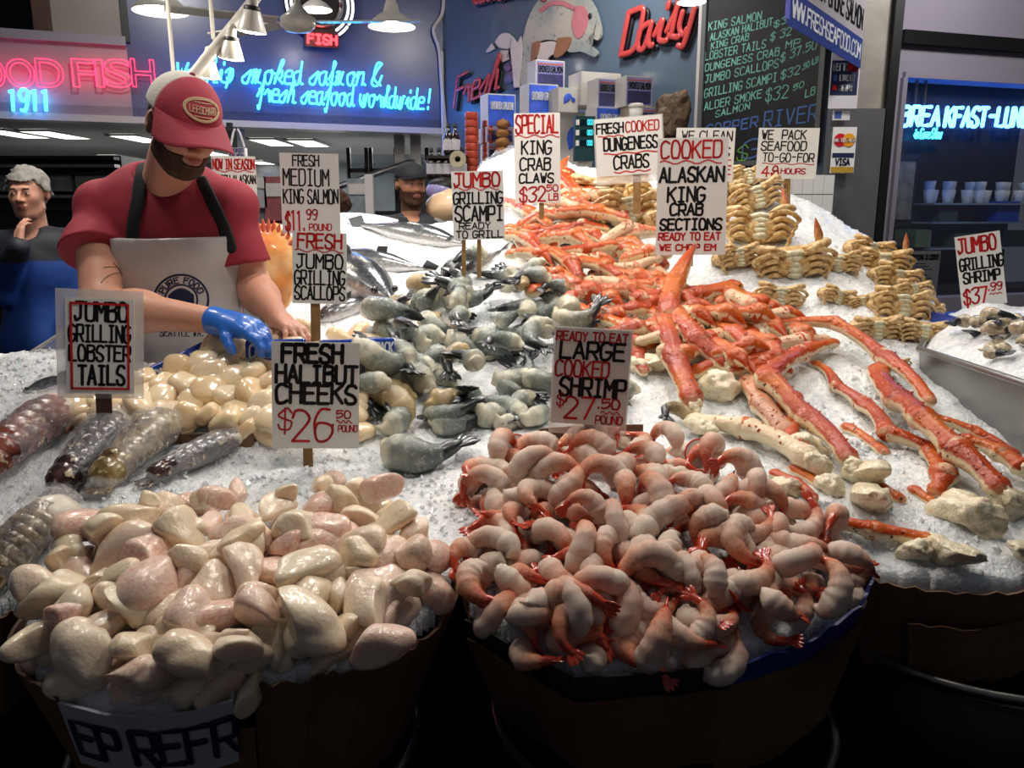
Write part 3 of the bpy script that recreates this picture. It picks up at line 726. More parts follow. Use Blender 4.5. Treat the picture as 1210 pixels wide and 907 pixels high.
for layer, (d, seed, lift) in enumerate(((38, 11, .010), (37, 12, .036), (37, 13, .060))):
    for (px, py) in poisson(SHPOLY, d, 5000, seed):
        ed = 1.0
        h = onsurf(px, py, (0 if py > 735 and lift < .02 else lift)*(1 if py > 560 else .6))
        if h is None: continue
        stand = random.random() < .25
        s = rnd(.037, .048)
        put_shrimp(h, s, surfrot(h[0], h[1], rnd(0, 6.28), (rnd(.9, 1.6) if stand else rnd(-.6, .6), rnd(-.5, .5))),
                   'curled pink and white cooked shrimp with red tail '+zone(px, py, 550, 1000, 526, 790)+' of the heap', group='cooked shrimp '+zone(px, py, 550, 1000, 526, 790)+' of the octagonal basket')
for lab, px, py, rot, s, k in (
    ('cooked shrimp hooked upright against the front rim with tail raised', 690, 762, (1.35, .1, 2.6), .052, 3),
    ('cooked shrimp arched like an upside-down U near the front of the heap', 762, 722, (1.4, 0, .3), .052, 6),
    ('cooked shrimp curling round in a ring at the middle of the heap', 735, 650, (.3, .1, -1.2), .05, 9),
    ('crescent-shaped cooked shrimp lying open side up near centre', 790, 648, (.9, 0, 3.6), .05, 12),
    ('cooked shrimp with long stretched tail lying along the right of the heap', 860, 690, (.4, .1, .8), .056, 1),
    ('cooked shrimp whose red tail points up under the price card', 660, 600, (1.5, 0, 2.9), .046, 5),
    ('cooked shrimp with two dark red raised tails at the back right of the heap', 862, 595, (1.5, .2, .5), .05, 8)):
    h = onsurf(px, py, .055); put_shrimp(h, s, Euler(rot), lab, ms=SH[k])
for px, py in ((840,772),(795,782),(900,758),(950,742),(980,712),(870,768),(745,788),(925,740)):
    h = onsurf(px, py, .006)
    if h is None: continue
    put_shrimp(h, .042, surfrot(h[0], h[1], rnd(0, 6.28), (rnd(-.4, .4), rnd(-.3, .3))), 'curled cooked shrimp lying against the front rim of the octagonal basket', group='cooked shrimp against the front rim')
for px, py, rz in ((572, 600, 2.6), (600, 582, 2.0), (556, 592, 2.9)):
    h = onsurf(px, py, .004); put_shrimp(h, .026, surfrot(h[0], h[1], rz), 'small red shrimp tail lying on ice at the back left of the octagonal basket', group='shrimp strayed onto the ice')
# ---------------- raw grey prawns (scampi)
def prawncol(nt):
    a = attr(nt); u, g, b = sepc(nt, a.outputs['Color'])[:3]; n = noise(nt, 3, 5); n2 = noise(nt, 9, 4); oi = nt.nodes.new('ShaderNodeObjectInfo')
    uu = math_(nt, 'ADD', u, math_(nt, 'MULTIPLY', math_(nt, 'SUBTRACT', n, .5), .55))
    c = ramp(nt, [(.0, 'ddd5bb'), (.22, 'c9c6b0'), (.34, '8f958a'), (.55, '6b746d'), (.80, '46534f'), (.96, '20282c')], uu)
    c2 = ramp(nt, [(.0, 'd6b878'), (.4, 'a88a50'), (.9, '5d4a2c')], uu)
    c = mixc(nt, c, c2, ramp(nt, [(.80, (0, 0, 0)), (.86, (.8, .8, .8))], oi.outputs['Random']))
    st = math_(nt, 'FRACT', math_(nt, 'MULTIPLY', u, 6.0)); st = ramp(nt, [(0, (1, 1, 1)), (.14, (0, 0, 0)), (.95, (0, 0, 0)), (1, (1, 1, 1))], st)
    c = mixc(nt, c, '4c5454', math_(nt, 'MULTIPLY', st, .28))
    return mixc(nt, c, 'cfcfbf', ramp(nt, [(.55, (0, 0, 0)), (.75, (.6, .6, .6))], n2))
M_prawn = mat('prawn_m', '9a9f95', .22, sss=.18, sssr=.012, sscol=(.9, .8, .7), coat=.7, coatr=.1, bump=.0015, bscale=60, color=prawncol)
M_ptail = mat('prawntail_m', '1c2226', .35, coat=.3, var=.3, vscale=20)
PR = [shrimp_meshes(50+k, mb_=M_prawn, mt=M_ptail, arc=.9+.25*k, thick=[.78, .86, .74, .9][k % 4]) for k in range(8)]
def prawnfix(me):  pass
PPOLY = [(436,505),(438,440),(462,415),(478,372),(520,335),(560,322),(625,322),(660,345),(690,385),(660,400),(650,500),(600,498),(540,500),(520,478),(460,490)]
PGL = 'raw grey-green jumbo prawn with dark tail in the middle mound'
for layer, (d, seed, lift) in enumerate(((37, 21, .02), (40, 22, .055), (44, 27, .09))):
    for (px, py) in poisson(PPOLY, d, 4000, seed):
        h = onsurf(px, py, lift*(.5 if py > 470 or py < 345 else 1))
        if h is None: continue
        s = rnd(.066, .09)
        put_shrimp(h, s, surfrot(h[0], h[1], rnd(0, 6.28), (rnd(-.5, .5), rnd(-.5, .5))), 'raw grey-green jumbo prawn with dark tail '+zone(px, py, 436, 690, 322, 505)+' of the mound', 'prawn', 'raw grey prawns '+zone(px, py, 436, 690, 322, 505)+' of the mound', PR[random.randrange(8)], 'raw_prawn')
for lab, px, py, rz, s, k in (
    ('grey raw prawn curled alone on ice with black tail pointing away from the mound', 505, 528, 3.6, .10, 3),
    ('pale rounded raw prawn tail lying on ice behind the cooked shrimp basket', 578, 508, .4, .085, 4),
    ('raw grey prawn with black tail fan sticking up at the top of the mound', 636, 372, 1.3, .09, 1),
    ('brown-green prawn beside the stick of the cooked shrimp card', 758, 485, 1.6, .075, 2),
    ('long grey striped prawn lying across the upper front of the mound', 510, 388, .5, .11, 0),
    ('small olive prawn on the ice under the mound', 480, 492, .8, .07, 5),
    ('black-shelled prawn scrap on the ice behind the shrimp basket', 805, 508, .3, .05, 6)):
    h = onsurf(px, py, .03 if py > 480 else .09); put_shrimp(h, s, surfrot(h[0], h[1], rz, (.2, .1)), lab, 'prawn', None, PR[k], 'raw_prawn')
# ---------------- king crab legs
def crabcol(nt):
    a = attr(nt); u, g, b = sepc(nt, a.outputs['Color'])[:3]; n = noise(nt, 22, 4); n2 = noise(nt, 55, 2); n3 = noise(nt, 7, 2)
    f = math_(nt, 'ADD', g, math_(nt, 'MULTIPLY', math_(nt, 'SUBTRACT', n, .5), .6))
    top = ramp(nt, [(.25, '8f2606'), (.5, 'b8440c'), (.75, 'cf7224')], n3)
    c = mixc(nt, ramp(nt, [(.3, 'e6cfa6'), (.7, 'eedfc0')], n), top, ramp(nt, [(.52, (0, 0, 0)), (.66, (1, 1, 1))], f))
    c = mixc(nt, c, 'd0683a', ramp(nt, [(.66, (0, 0, 0)), (.74, (.6, .6, .6))], n2))
    e = math_(nt, 'ABSOLUTE', math_(nt, 'SUBTRACT', u, .5))
    c = mixc(nt, c, 'e8c9a0', ramp(nt, [(.40, (0, 0, 0)), (.49, (.55, .55, .55))], e))
    c = mixc(nt, c, '2a1a12', ramp(nt, [(.70, (0, 0, 0)), (.73, (.9, .9, .9))], noise(nt, 75, 1)))
    return mixc(nt, c, 'e9dcb8', ramp(nt, [(.4, (0, 0, 0)), (.9, (1, 1, 1))], b))
M_crab = mat('kingcrab_m', 'c8401c', .34, coat=.3, coatr=.12, spec=.35, bump=.0035, bscale=85, color=crabcol)
def clustcol(nt):
    n = noise(nt, 14, 5); n2 = noise(nt, 45, 3)
    c = ramp(nt, [(.28, 'c0b488'), (.42, 'e2d6b0'), (.56, 'f0e8d0'), (.68, 'dc9a62')], n)
    c = mixc(nt, c, '8a8a62', ramp(nt, [(.60, (0, 0, 0)), (.72, (.55, .55, .55))], n2)); return c
M_clust = mat('crabcluster_m', 'd8d0a8', .3, coat=.5, coatr=.15, sss=.2, sssr=.01, bump=.0015, bscale=12, color=clustcol)
M_tip = mat('crabtip_m', '1c120e', .3, coat=.5)
def spiny(v, f, c, pts, rad, seed):
    return v, f, c
def leg_segment(p, q, r0, r1, seed, cream=0., bulge=1.25, flat=.8):
    p, q = np.array(p), np.array(q); d = q-p; L = np.linalg.norm(d); n = 15; rr = random.Random(seed)
    side = np.cross(d/L, [0, 0, 1]); side /= np.linalg.norm(side)+1e-9; u = np.linspace(0, 1, n)
    bow = rr.uniform(-.05, .05)*L
    pts = p+d*u[:, None]+side*(np.sin(u*math.pi)*bow)[:, None]+np.array([0, 0, 1])*(np.sin(u*math.pi)*L*.03)[:, None]
    rad = np.interp(u, [0, .08, .2, .55, .85, .95, 1], [r0*1.05, r0*bulge, r0, (r0+r1)/2*.92, r1, r1*bulge, r1*1.05])
    v, f, c = tube(pts, rad, 12, flat=flat, up=(0, 0, 1), rnoise=.07, seed=seed, cid=cream)
    mb = MB(); mb.add(v, f, c)
    # spines along the upper edges
    k = int(L/.022)
    for i in range(k*2):
        uu = rr.uniform(.08, .92); j = int(uu*(n-1)); r = rad[j]; a = rr.choice((.5, .9, 1.6, 2.2, 2.7))+rr.uniform(-.2, .2)
        T = d/L; N = np.array([0, 0, 1.])-T*T[2]; N /= np.linalg.norm(N); o = N*math.sin(a)*flat+side*math.cos(a)
        b = pts[j]+o*r*.9; s = r*.16; e1 = np.cross(o, T); e1 /= np.linalg.norm(e1)
        mb.add([b+T*s, b+e1*s, b-T*s, b-e1*s, b+o*s*1.9], [(0, 1, 4), (1, 2, 4), (2, 3, 4), (3, 0, 4)], [(.5, 1, 0)]*5)
    return mb
CLM = []
for k in range(7):
    v, f = ico(4); v = v.copy(); rr = np.random.default_rng(300+k)
    for _ in range(4):
        n = rr.normal(size=3); n /= np.linalg.norm(n); d = rr.uniform(.45, .7); h = v @ n-d; v = v-np.where(h > 0, h, 0)[:, None]*n*.8
    v *= [1, .75, .62]; v = v*(1+.26*fbm(v+k*9, 1.9, 3, k)-.16*np.abs(fbm(v+k, 3.2, 3, k)))[:, None]
    CLM.append(mesh('shoulder_joint', v, f, M_clust))
def king_leg(joints, w, lab, group=None, tip=False, shoulder=None, lifts=None, cream=0., parts=None, Z=None):
    """joints: photo pixels resting on the ice; w: thickness in px at each joint"""
    pts = []; rs = []
    for i, (px, py) in enumerate(joints):
        lf = lifts[i] if lifts else .02
        h = hit(px, py)
        if h is None: return None
        # step back towards the camera along the ray so the leg lies over, not in, the ice
        d = rdir(px, py); d = d/np.linalg.norm(d); pts.append(h-d*lf*2.0+np.array([0, 0, lf*.2])); ww = w[i] if hasattr(w, '__len__') else w
        rs.append(ww/2*mpp(px, py, h[1]))
    base = pts[0].copy(); t = thing('king_crab_leg', lab, 'crab leg', base, (0, 0, 0), group)
    n = len(pts)
    for i in range(n-1):
        last = tip and i == n-2
        a, b = pts[i]-base, pts[i+1]-base
        if last:
            mb = MB(); mb.tube(smoothpath([a, (a*.5+b*.5)+np.array([0, 0, .006]), b], 12), [rs[i], rs[i]*.8, rs[i]*.45, rs[i]*.12], 10, rnoise=.05)
            mb.build('claw_tip', M_crab, t, smooth=True)
            q = a*.18+b*.82; MB().tube([q+np.array([0, 0, .002]), b+(b-a)*.03], [rs[i]*.30, rs[i]*.05], 8).build('dark_point', M_tip, t, smooth=True)
        else:
            leg_segment(a, b, rs[i], rs[i+1], int(joints[i][0]*7+i), cream).build('leg_segment', M_crab, t, smooth=True)
        if i > 0:
            v, f = ico(2); v = v*rs[i]*1.12*np.array([1, 1, .9])*(1+.08*fbm(v+i, 2, 2, 3))[:, None]+a
            link('knee_joint', mesh('knee_joint', v, f, M_crab, col=[(.5, .65, 0)]*len(v)), t)
    if shoulder:
        e = pts[-1]-base; s = rs[-1]*shoulder; dd = pts[-1]-pts[-2]; dd /= np.linalg.norm(dd)
        link('shoulder_joint', CLM[int(joints[0][0]) % 7], t, e+dd*s*.6, (rnd(0, .6), rnd(0, .6), math.atan2(dd[1], dd[0])), s)
    return t
KL = [
 ([(784,386),(797,430),(818,476)], [20,26,26], 'thick red crab leg hanging straight down from the raised claw to a cream end', False, 1.0, [.10,.07,.04]),
 ([(796,378),(825,410),(856,434)], [24,28,24], 'wide orange crab leg slanting down beside the raised claw leg', False, 1.3, [.10,.08,.05]),
 ([(790,380),(798,342),(822,298)], [24,22,10], 'red crab claw raised upright with dark point below the cooked crab card', True, None, [.11,.13,.16]),
 ([(800,355),(858,350),(893,384)], [16,24,30], 'broad orange crab leg bending into the big greenish cream shoulder', False, 1.7, [.08,.08,.06]),
 ([(918,386),(985,388),(1042,425),(1098,476)], [14,17,20,16], 'long dark red crab leg stretching from the shoulder joint to the right edge', False, None, [.06,.09,.06,.03]),
 ([(985,408),(945,422),(905,452)], [13,20,26], 'red crab leg reaching from upper right to a sharp bend on the ice', False, None, [.04,.06,.07]),
 ([(905,452),(950,496),(1002,545)], [28,27,24], 'thick speckled red crab leg running from the sharp bend to a cream tip', False, 1.3, [.07,.05,.03]),
 ([(962,430),(988,458),(1018,478),(1048,514),(1112,538)], [11,15,19,22,20], 'slender red crab leg laid across the crushed ice at the centre right', False, None, [.01,.015,.02,.03,.02]),
 ([(1100,535),(1115,562),(1106,580)], [24,28,20], 'short fat orange crab stump poking from the ice', False, None, [.02,.02,.005]),
 ([(1038,440),(1060,478),(1086,500)], [22,28,28], 'upper half of the biggest crab leg with a violet neon glint', False, None, [.03,.06,.08]),
 ([(1086,500),(1128,538),(1180,582)], [29,32,28], 'lower half of the biggest crab leg ending in a cream knuckle', False, 1.2, [.08,.07,.04]),
 ([(1100,494),(1150,512),(1200,540)], [13,17,15], 'thin red crab leg along the metal gutter', False, None, [.02,.02,.015]),
 ([(1140,524),(1180,540),(1206,556)], [18,22,24], 'red crab leg ending at the gutter beside the thin leg', False, 1.2, [.05,.05,.04]),
 ([(972,618),(1030,628),(1098,642)], [20,23,24], 'red and white crab leg lying flat at the front of the ice', False, 1.5, [.01,.015,.012]),
 ([(818,498),(880,508),(955,545)], [20,27,32], 'long cream belly-up crab leg along the lower edge of the pile', False, 1.3, [.02,.03,.03]),
 ([(885,455),(900,480),(930,515)], [24,26,28], 'cream crab leg with orange stub between two red legs', False, 1.2, [.03,.03,.02]),
 ([(940,470),(938,500),(926,530)], [16,18,18], 'short red crab piece standing between cream legs', False, None, [.02,.02,.02]),
 ([(960,590),(940,572),(915,560)], [14,16,14], 'broken red crab shell piece on ice above the shrimp basket', False, None, [.01,.01,.01]),
 ([(760,395),(752,420),(760,440)], [18,20,14], 'orange crab claw piece beside the large cooked shrimp card', False, None, [.03,.03,.02]),
 ([(665,232),(660,210),(672,192)], [20,16,8], 'orange crab claw standing upright beside the claws price card', True, None, [.05,.10,.14]),
 ([(606,278),(625,302),(648,318)], [9,15,20], 'cream and brown speckled crab leg at the far end of the pile', False, None, [.03,.03,.02]),
 ([(716,238),(690,225),(655,243)], [12,14,12], 'red crab leg bent over at the top of the pile', False, None, [.05,.07,.05]),
]
for a in KL:
    if a[0][0] == (818,498): king_leg(a[0], a[1], a[2], None, a[3], a[4], a[5], cream=.8)
    elif 'cream' in a[2][:12]: king_leg(a[0], a[1], a[2], None, a[3], a[4], a[5], cream=.55)
    else: king_leg(a[0], a[1], a[2], None, a[3], a[4], a[5])
def clump(px, py, w, lab, lift=.03, k=None, group=None):
    h = hit(px, py)
    if h is None: return
    s = w/2*mpp(px, py, h[1]); d = rdir(px, py); d /= np.linalg.norm(d); k = k if k is not None else random.randrange(7)
    o = link('crab_shoulder', CLM[k], None, h-d*lift, (rnd(0, .5), rnd(0, .5), rnd(0, 6)), s); tag(o, lab, 'crab', group)
CL = [(905,395,74,'largest greenish cream crab shoulder in the middle of the pile'), (790,405,44,None), (750,432,36,None), (848,455,66,'cream crab shoulder below the wide orange leg'), (772,430,46,None), (1022,560,62,'cream crab knuckle at the tip of the speckled leg'), (1030,590,70,None),
      (1190,592,62,'cream crab knuckle at the right edge under the biggest leg'), (1150,610,90,'large cream crab shoulder half covered by ice at the front'), (1125,655,66,'torn cream crab meat at the front rim'), (1080,650,44,None), (700,288,42,'white crab shoulder with dark specks at the upper centre of the pile'),
      (745,318,46,'white broken crab shoulder right of the specked one'), (640,250,26,None), (735,285,30,None), (955,530,60,None), (930,575,40,None), (985,575,44,None), (645,330,30,None), (660,300,26,None), (1205,650,40,None), (830,505,40,None)]
for px, py, w, lab in CL: clump(px, py, w, lab or 'broken cream-coloured crab shoulder among the king crab legs', .04, None, None if lab else 'broken crab shoulders among the legs')
# the dense heap of legs further back
rk = random.Random(42); KG = 'red king crab legs heaped at the back of the pile'
KPOLY = [(610,270),(640,225),(668,215),(720,240),(765,290),(780,340),(900,360),(960,395),(900,440),(830,430),(760,405),(700,380),(690,350),(650,335)]
for (px, py) in poisson(KPOLY, 21, 3000, 31)+poisson(KPOLY, 30, 3000, 33):
    a = rk.choice((.15, -.1, .5, .75, -.45, 2.8, .3, .6))+rk.uniform(-.2, .2); L = rk.uniform(26, 44); w = rk.uniform(15, 21)*(1 if py < 330 else 1.2)
    j = [(px-L*math.cos(a), py-L*.6*math.sin(a)), (px, py+rk.uniform(-5, 5)), (px+L*.8*math.cos(a+.4), py+L*.5*math.sin(a+.4))]
    lf = rk.uniform(.02, .085)
    king_leg(j, [w*.8, w, w*.7], 'red and cream king crab leg tangled '+zone(px, py, 610, 960, 215, 440)+' of the crab leg heap', 'king crab legs '+zone(px, py, 610, 960, 215, 440)+' of the crab leg heap', rk.random() < .3, None, [lf, lf+.015, lf], cream=rk.choice((0, 0, 0, .45, .7)))
for (px, py) in poisson([(960,480),(1100,560),(1150,620),(1000,610),(880,480)], 60, 300, 4):
    a = rk.uniform(.3, .9); king_leg([(px-25, py-14), (px+20, py+16)], 15, 'red crab leg fragment mostly buried in the front ice', 'crab fragments buried in the front ice', False, None, [.0, .0])
# ---------------- Dungeness crabs
def dungcol(nt):
    n = noise(nt, 7, 4); a = attr(nt); u, g, b = sepc(nt, a.outputs['Color'])[:3]
    c = mixc(nt, ramp(nt, [(.25, '8a5c30'), (.42, 'b98c50'), (.6, 'd8bc84'), (.8, 'c47a44')], n), 'e6d6a8', ramp(nt, [(.5, (0, 0, 0)), (.7, (.7, .7, .7))], noise(nt, 18, 3)))
    return mixc(nt, c, 'b8552a', ramp(nt, [(.45, (0, 0, 0)), (1, (.9, .9, .9))], b))
M_dung = mat('dungeness_m', 'c9a468', .32, coat=.4, coatr=.2, bump=.0015, bscale=30, color=dungcol)
def dmesh():
    parts = []
    v, f = ico(3); v = v*[1, .62, .42]; ang = np.arctan2(v[:, 1], v[:, 0]); v = v*(1+.05*np.cos(ang*14)*(np.abs(v[:, 2]) < .2))[:, None]*(1+.05*fbm(v, 2.5, 2, 1))[:, None]
    parts.append(('carapace', mesh('carapace', v, f, M_dung, col=[(.5, .5, .15)]*len(v))))
    mb = MB()
    for k in range(5): mb.tube([(-.20+.02*k, -.42-.03*k, .32-.13*k), (0, -.56-.03*k, .35-.14*k), (.20-.02*k, -.42-.03*k, .32-.13*k)], .085, 8, rnoise=.15, seed=k)
    parts.append(('abdomen', mb.mesh('abdomen', mat('belly_dung', 'c9c3a4', .4, coat=.3, var=.25, vscale=9), True)))
    for sx in (-1, 1):
        for k in range(4):
            a = .18+.2*k; z = .26-.20*k
            z = .30-.19*k; mb = MB(); mb.tube(smoothpath([(sx*.24, -.40, z-.04), (sx*.52, -.66+.03*k, z+.12), (sx*(.86-.05*k), -.62+.05*k, z+.04)], 10), [.07, .105, .08], 8, flat=.75, rnoise=.1, seed=k)
            mb.tube(smoothpath([(sx*(.86-.05*k), -.60+.05*k, z+.04), (sx*(1.02-.08*k), -.50, z-.10), (sx*(.90-.08*k), -.58, z-.26)], 9), [.075, .085, .025], 8, flat=.75)
            parts.append(('leg', mb.mesh('leg', M_dung, True)))
        mb = MB(); mb.tube(smoothpath([(sx*.35, -.2, .38), (sx*.80, -.38, .50), (sx*.56, -.62, .50)], 10), [.10, .16, .15], 10, flat=.8)
        mb.tube(smoothpath([(sx*.56, -.62, .50), (sx*.38, -.68, .46), (sx*.22, -.62, .40)], 8), [.12, .07, .02], 8)
        parts.append(('claw', mb.mesh('claw', M_dung, True)))
    mb = MB(); v, f, c = tube(smoothpath([(.62, -.2, .2), (.70, -.2, .55), (.66, -.22, .85), (.60, -.24, 1.12)], 12), [.11, .12, .16, .10, .02], 10, flat=.7)
    mb.add(v, f, [(x[0], x[1], .2+.9*x[0]) for x in c]); parts.append(('raised_claw', mb.mesh('raised_claw', M_dung, True)))
    return parts
DM = dmesh()
DC = [(715,226,80,0,'top'),(740,252,84,0,''),(770,236,70,0,''),(690,222,60,1,''),(790,262,70,0,''),(735,215,60,0,''),(878,212,52,0,''),(888,236,72,0,''),(850,230,60,0,''),(895,272,86,1,''),(866,305,60,0,''),
      (932,310,92,1,''),(988,312,56,0,''),(1022,296,60,0,''),(1040,308,66,1,''),(1052,330,64,0,''),(985,350,46,0,''),(1016,356,34,0,''),(1060,364,76,0,''),(1086,392,60,0,''),(1030,388,64,0,''),(918,350,60,0,''),(1058,430,30,0,''),(1092,366,40,0,''),(830,262,60,0,''),(1072,345,50,0,'')]
DLAB = {0: 'golden Dungeness crab propped at the back behind its price card', 1: 'Dungeness crab belly out just under its price card', 9: 'Dungeness crab with raised orange claw right of the cooked crab card', 11: 'largest Dungeness crab with legs folded and one orange claw up',
        18: 'Dungeness crab bundle beside the ice at the right edge', 19: 'Dungeness crab lowest at the right edge near the blue box', 20: 'Dungeness crab with dark underside above the long red leg', 22: 'small lone Dungeness crab half buried above the gutter', 14: 'Dungeness crab at the right crest with orange claw up'}
for i, (px, py, w, cl, _) in enumerate(DC):
    h = hit(px, py)
    if h is None: h = hit(px-4, py+12)
    if h is None: continue
    s = w/2*mpp(px, py, h[1])*.97; d = rdir(px, py); d /= np.linalg.norm(d)
    t = thing('dungeness_crab', DLAB.get(i, 'tan Dungeness crab with folded legs set in the sloping ice'), 'crab', h-d*s*.35, (rnd(-.15, .25), rnd(-.25, .25), rnd(-.35, .35)), None if i in DLAB else 'Dungeness crabs set in the sloping ice', s)
    for nm, me in DM:
        if nm == 'raised_claw' and not cl: continue
        link(nm, me, t)
# ---------------- lobster tails
def lobcol(c1, c2, c3):
    def f(nt):
        n = noise(nt, 26, 4); n2 = noise(nt, 60, 2); a = attr(nt); u, g, b = sepc(nt, a.outputs['Color'])[:3]
        c = ramp(nt, [(.35, c1), (.55, c2), (.72, c3)], n)
        return mixc(nt, c, 'd8c9a0', ramp(nt, [(.60, (0, 0, 0)), (.66, (.8, .8, .8))], n2))
    return f
LMAT = [mat('lobred_m', '7a3a28', .25, coat=.6, bump=.002, bscale=60, color=lobcol('4a1d16', '8a4230', 'a8685a')),
        mat('lobdark_m', '2c1c1a', .25, coat=.6, bump=.002, bscale=60, color=lobcol('140e12', '3a2320', '5c4038')),
        mat('lobtan_m', '8a7040', .25, coat=.6, bump=.002, bscale=60, color=lobcol('4a3a20', '8a7244', 'b8a478'))]
M_meat = mat('lobmeat_m', 'e8dcc4', .3, sss=.3, sssr=.01, coat=.4, bump=.002, bscale=40)
def wrapbump(nt):
    t = nt.nodes.new('ShaderNodeTexCoord'); m = nt.nodes.new('ShaderNodeMapping'); m.inputs['Scale'].default_value = (14, 5, 9); m.inputs['Rotation'].default_value = (0, 0, .6)
    nt.links.new(t.outputs['Object'], m.inputs[0]); return noise(nt, 3.2, 5, .6, m.outputs[0])
def mk_wrap():
    m = mat('wrap_m', 'f4f4f8', .06, alpha=.22, spec=1, bumpf=wrapbump, bump=.03, coat=.8, coatr=.03); return m
M_wrap = mk_wrap()
def lobster(a, b, w, kind, lab, lift=.02):
    """a: head end pixel, b: tail end pixel"""
    def base(p):
        h = hit(*p)
        return h if h is not None else P(p[0], p[1], 1.75)
    pa, pb = base(a)+[0, 0, lift], base(b)+[0, 0, lift*.5]; L = np.linalg.norm(pb-pa)
    r = w/2*mpp(a[0], a[1], pa[1]); T = (pb-pa)/L
    t = thing('lobster_tail', lab, 'lobster tail', pa)
    n = 7; m = LMAT[kind]; up = np.array([0, 0, 1.])
    for i in range(n):
        u0, u1 = i/n*.80, (i+1)/n*.80+.03; R0 = r*(1-.42*u0)*1.0; p0, p1 = T*L*u0, T*L*u1; z = up*math.sin(u0*3)*r*.25
        mb = MB(); v, f, c = tube([p0+z, p0+(p1-p0)*.3+z, p0+(p1-p0)*.75+z, p1+z], [R0*.93, R0*1.03, R0*1.06, R0*.98], 18, flat=.82, rnoise=.02, seed=i)
        mb.add(v, f, c)
        side = np.cross(T, up); side /= np.linalg.norm(side)
        for s in (-1, 1):
            q = (p0+p1)/2+side*s*R0*.92+z-up*R0*.2; mb.tube([q, q+side*s*R0*.14+T*R0*.35-up*R0*.12], [R0*.14, R0*.02], 6)
        mb.build('tail_segment', m, t, smooth=True)
    mb = MB(); side = np.cross(T, up); side /= np.linalg.norm(side)
    for s in (-.55, -.28, 0, .28, .55):
        d = T*math.cos(s)+side*math.sin(s); q = T*L*.80
        mb.tube([q, q+d*L*.11, q+d*L*.2], [r*.16, r*.24, r*.14], 8, flat=.3, up=up)
    mb.build('tail_fan', m, t, smooth=True)
    v, f = ico(3); v = v*r*.88*np.array([1, 1, .75])*(1+.12*fbm(v, 2, 2, 4))[:, None]-T*r*.25
    link('meat', mesh('meat', v, f, M_meat), t)
    u = np.linspace(0, 1, 22); pts = [T*(-r*.5)+T*(L*.98+r*.4)*k+up*math.sin(k*3)*r*.15 for k in u]
    v, f, c = tube(pts, [r*.95, r*1.16, r*1.14, r*1.02, r*.9, r*.72, r*.5], 26, flat=.86, rnoise=.06, seed=kind)
    link('plastic_wrap', mesh('plastic_wrap', v, f, M_wrap), t)
    return t
lobster((62, 505), (-30, 580), 62, 0, 'reddish lobster tail in plastic wrap beside the ice at the back left', .035)
lobster((133, 517), (62, 596), 50, 1, 'very dark purple lobster tail in shiny wrap left of the tan one', .03)
lobster((192, 515), (112, 590), 54, 2, 'tan striped wrapped lobster tail behind the halibut heap', .03)
lobster((272, 524), (165, 576), 34, 1, 'slim black lobster tail with white meat showing at its end', .012)
lobster((58, 632), (-35, 720), 66, 2, 'olive and cream wrapped lobster tail at the near left edge', .035)
lobster((-20, 560), (-90, 610), 60, 0, 'reddish wrapped lobster tail cut by the left edge of the picture', .03)
lobster((40, 612), (95, 590), 30, 1, 'dark lobster tail end poking from the ice behind the near olive one', .0)
# ---------------- whole fish on ice
def fishcol(nt):
    n = noise(nt, 30, 4); a = attr(nt); u, g, b = sepc(nt, a.outputs['Color'])[:3]
    f = math_(nt, 'ADD', g, math_(nt, 'MULTIPLY', math_(nt, 'SUBTRACT', noise(nt, 90, 3), .5), .5))
    return ramp(nt, [(.2, 'e6e4e2'), (.55, 'b9b8b6'), (.75, '6c6e70'), (1, '34383c')], f)
M_fish = mat('salmon_m', 'a8a8a8', .22, metal=.35, coat=.5, bump=.001, bscale=120, color=fishcol)
M_fin = mat('fin_m', '4a4c4e', .35, var=.3); M_eye = mat('fisheye_m', '0a0a0a', .1, coat=1)
def fish(a, b, w, lab, sink=.0, group=None, cat='salmon'):
    pa, pb = hit(*a), hit(*b)
    if pa is None or pb is None: return
    T = pb-pa; L = np.linalg.norm(T); T /= L; r = w/2*mpp((a[0]+b[0])/2, (a[1]+b[1])/2, (pa[1]+pb[1])/2); up = np.array([0, 0, 1.]); side = np.cross(T, up); side /= np.linalg.norm(side)
    t = thing('whole_fish', lab, cat, pa+[0, 0, r*.25-sink], group=group)
    MB().tube([T*L*k for k in np.linspace(0, 1, 24)], [r*.18, r*.55, r*.85, r, r*1.02, r*.95, r*.8, r*.55, r*.3, r*.22], 18, flat=.72, up=up).build('body', M_fish, t, smooth=True)
    def fin(c, d1, d2, nm='fin'):
        mb = MB(); q = np.array([c, c+d1, c+d1*.8+d2, c+d2*.9]); n = np.cross(d1, d2); n /= np.linalg.norm(n)+1e-9
        mb.add(list(q+n*.002)+list(q-n*.002), [(0, 1, 2, 3), (7, 6, 5, 4), (0, 4, 5, 1), (1, 5, 6, 2), (2, 6, 7, 3), (3, 7, 4, 0)]); mb.build(nm, M_fin, t)
    fin(T*L*.5+up*r*.6, T*L*.12, up*r*.35+T*L*.04); fin(T*L*.98, up*r*.5+side*r*.5+T*L*.10, -up*r*.2-side*r*.5+T*L*.10, 'tail_fin'); fin(T*L*.3+side*r*.7, T*L*.10+side*r*.3, -up*r*.1+T*L*.08)
    for s in (-1, 1):
        v, f = ico(2); link('eye', mesh('eye', v*r*.13+T*L*.075+side*s*r*.42+up*r*.22, f, M_eye), t)
fish((462, 362), (380, 300), 60, 'silver salmon whose round head faces out beside the prawn mound', .0)
fish((545, 290), (430, 268), 40, 'dark-backed salmon lying at the top of the bright ice', .01)
fish((390, 305), (500, 318), 44, 'speckled grey salmon half covered with ice behind the price cards', .015)
fish((530, 330), (590, 296), 34, 'salmon back showing through ice behind the scampi card', .02)
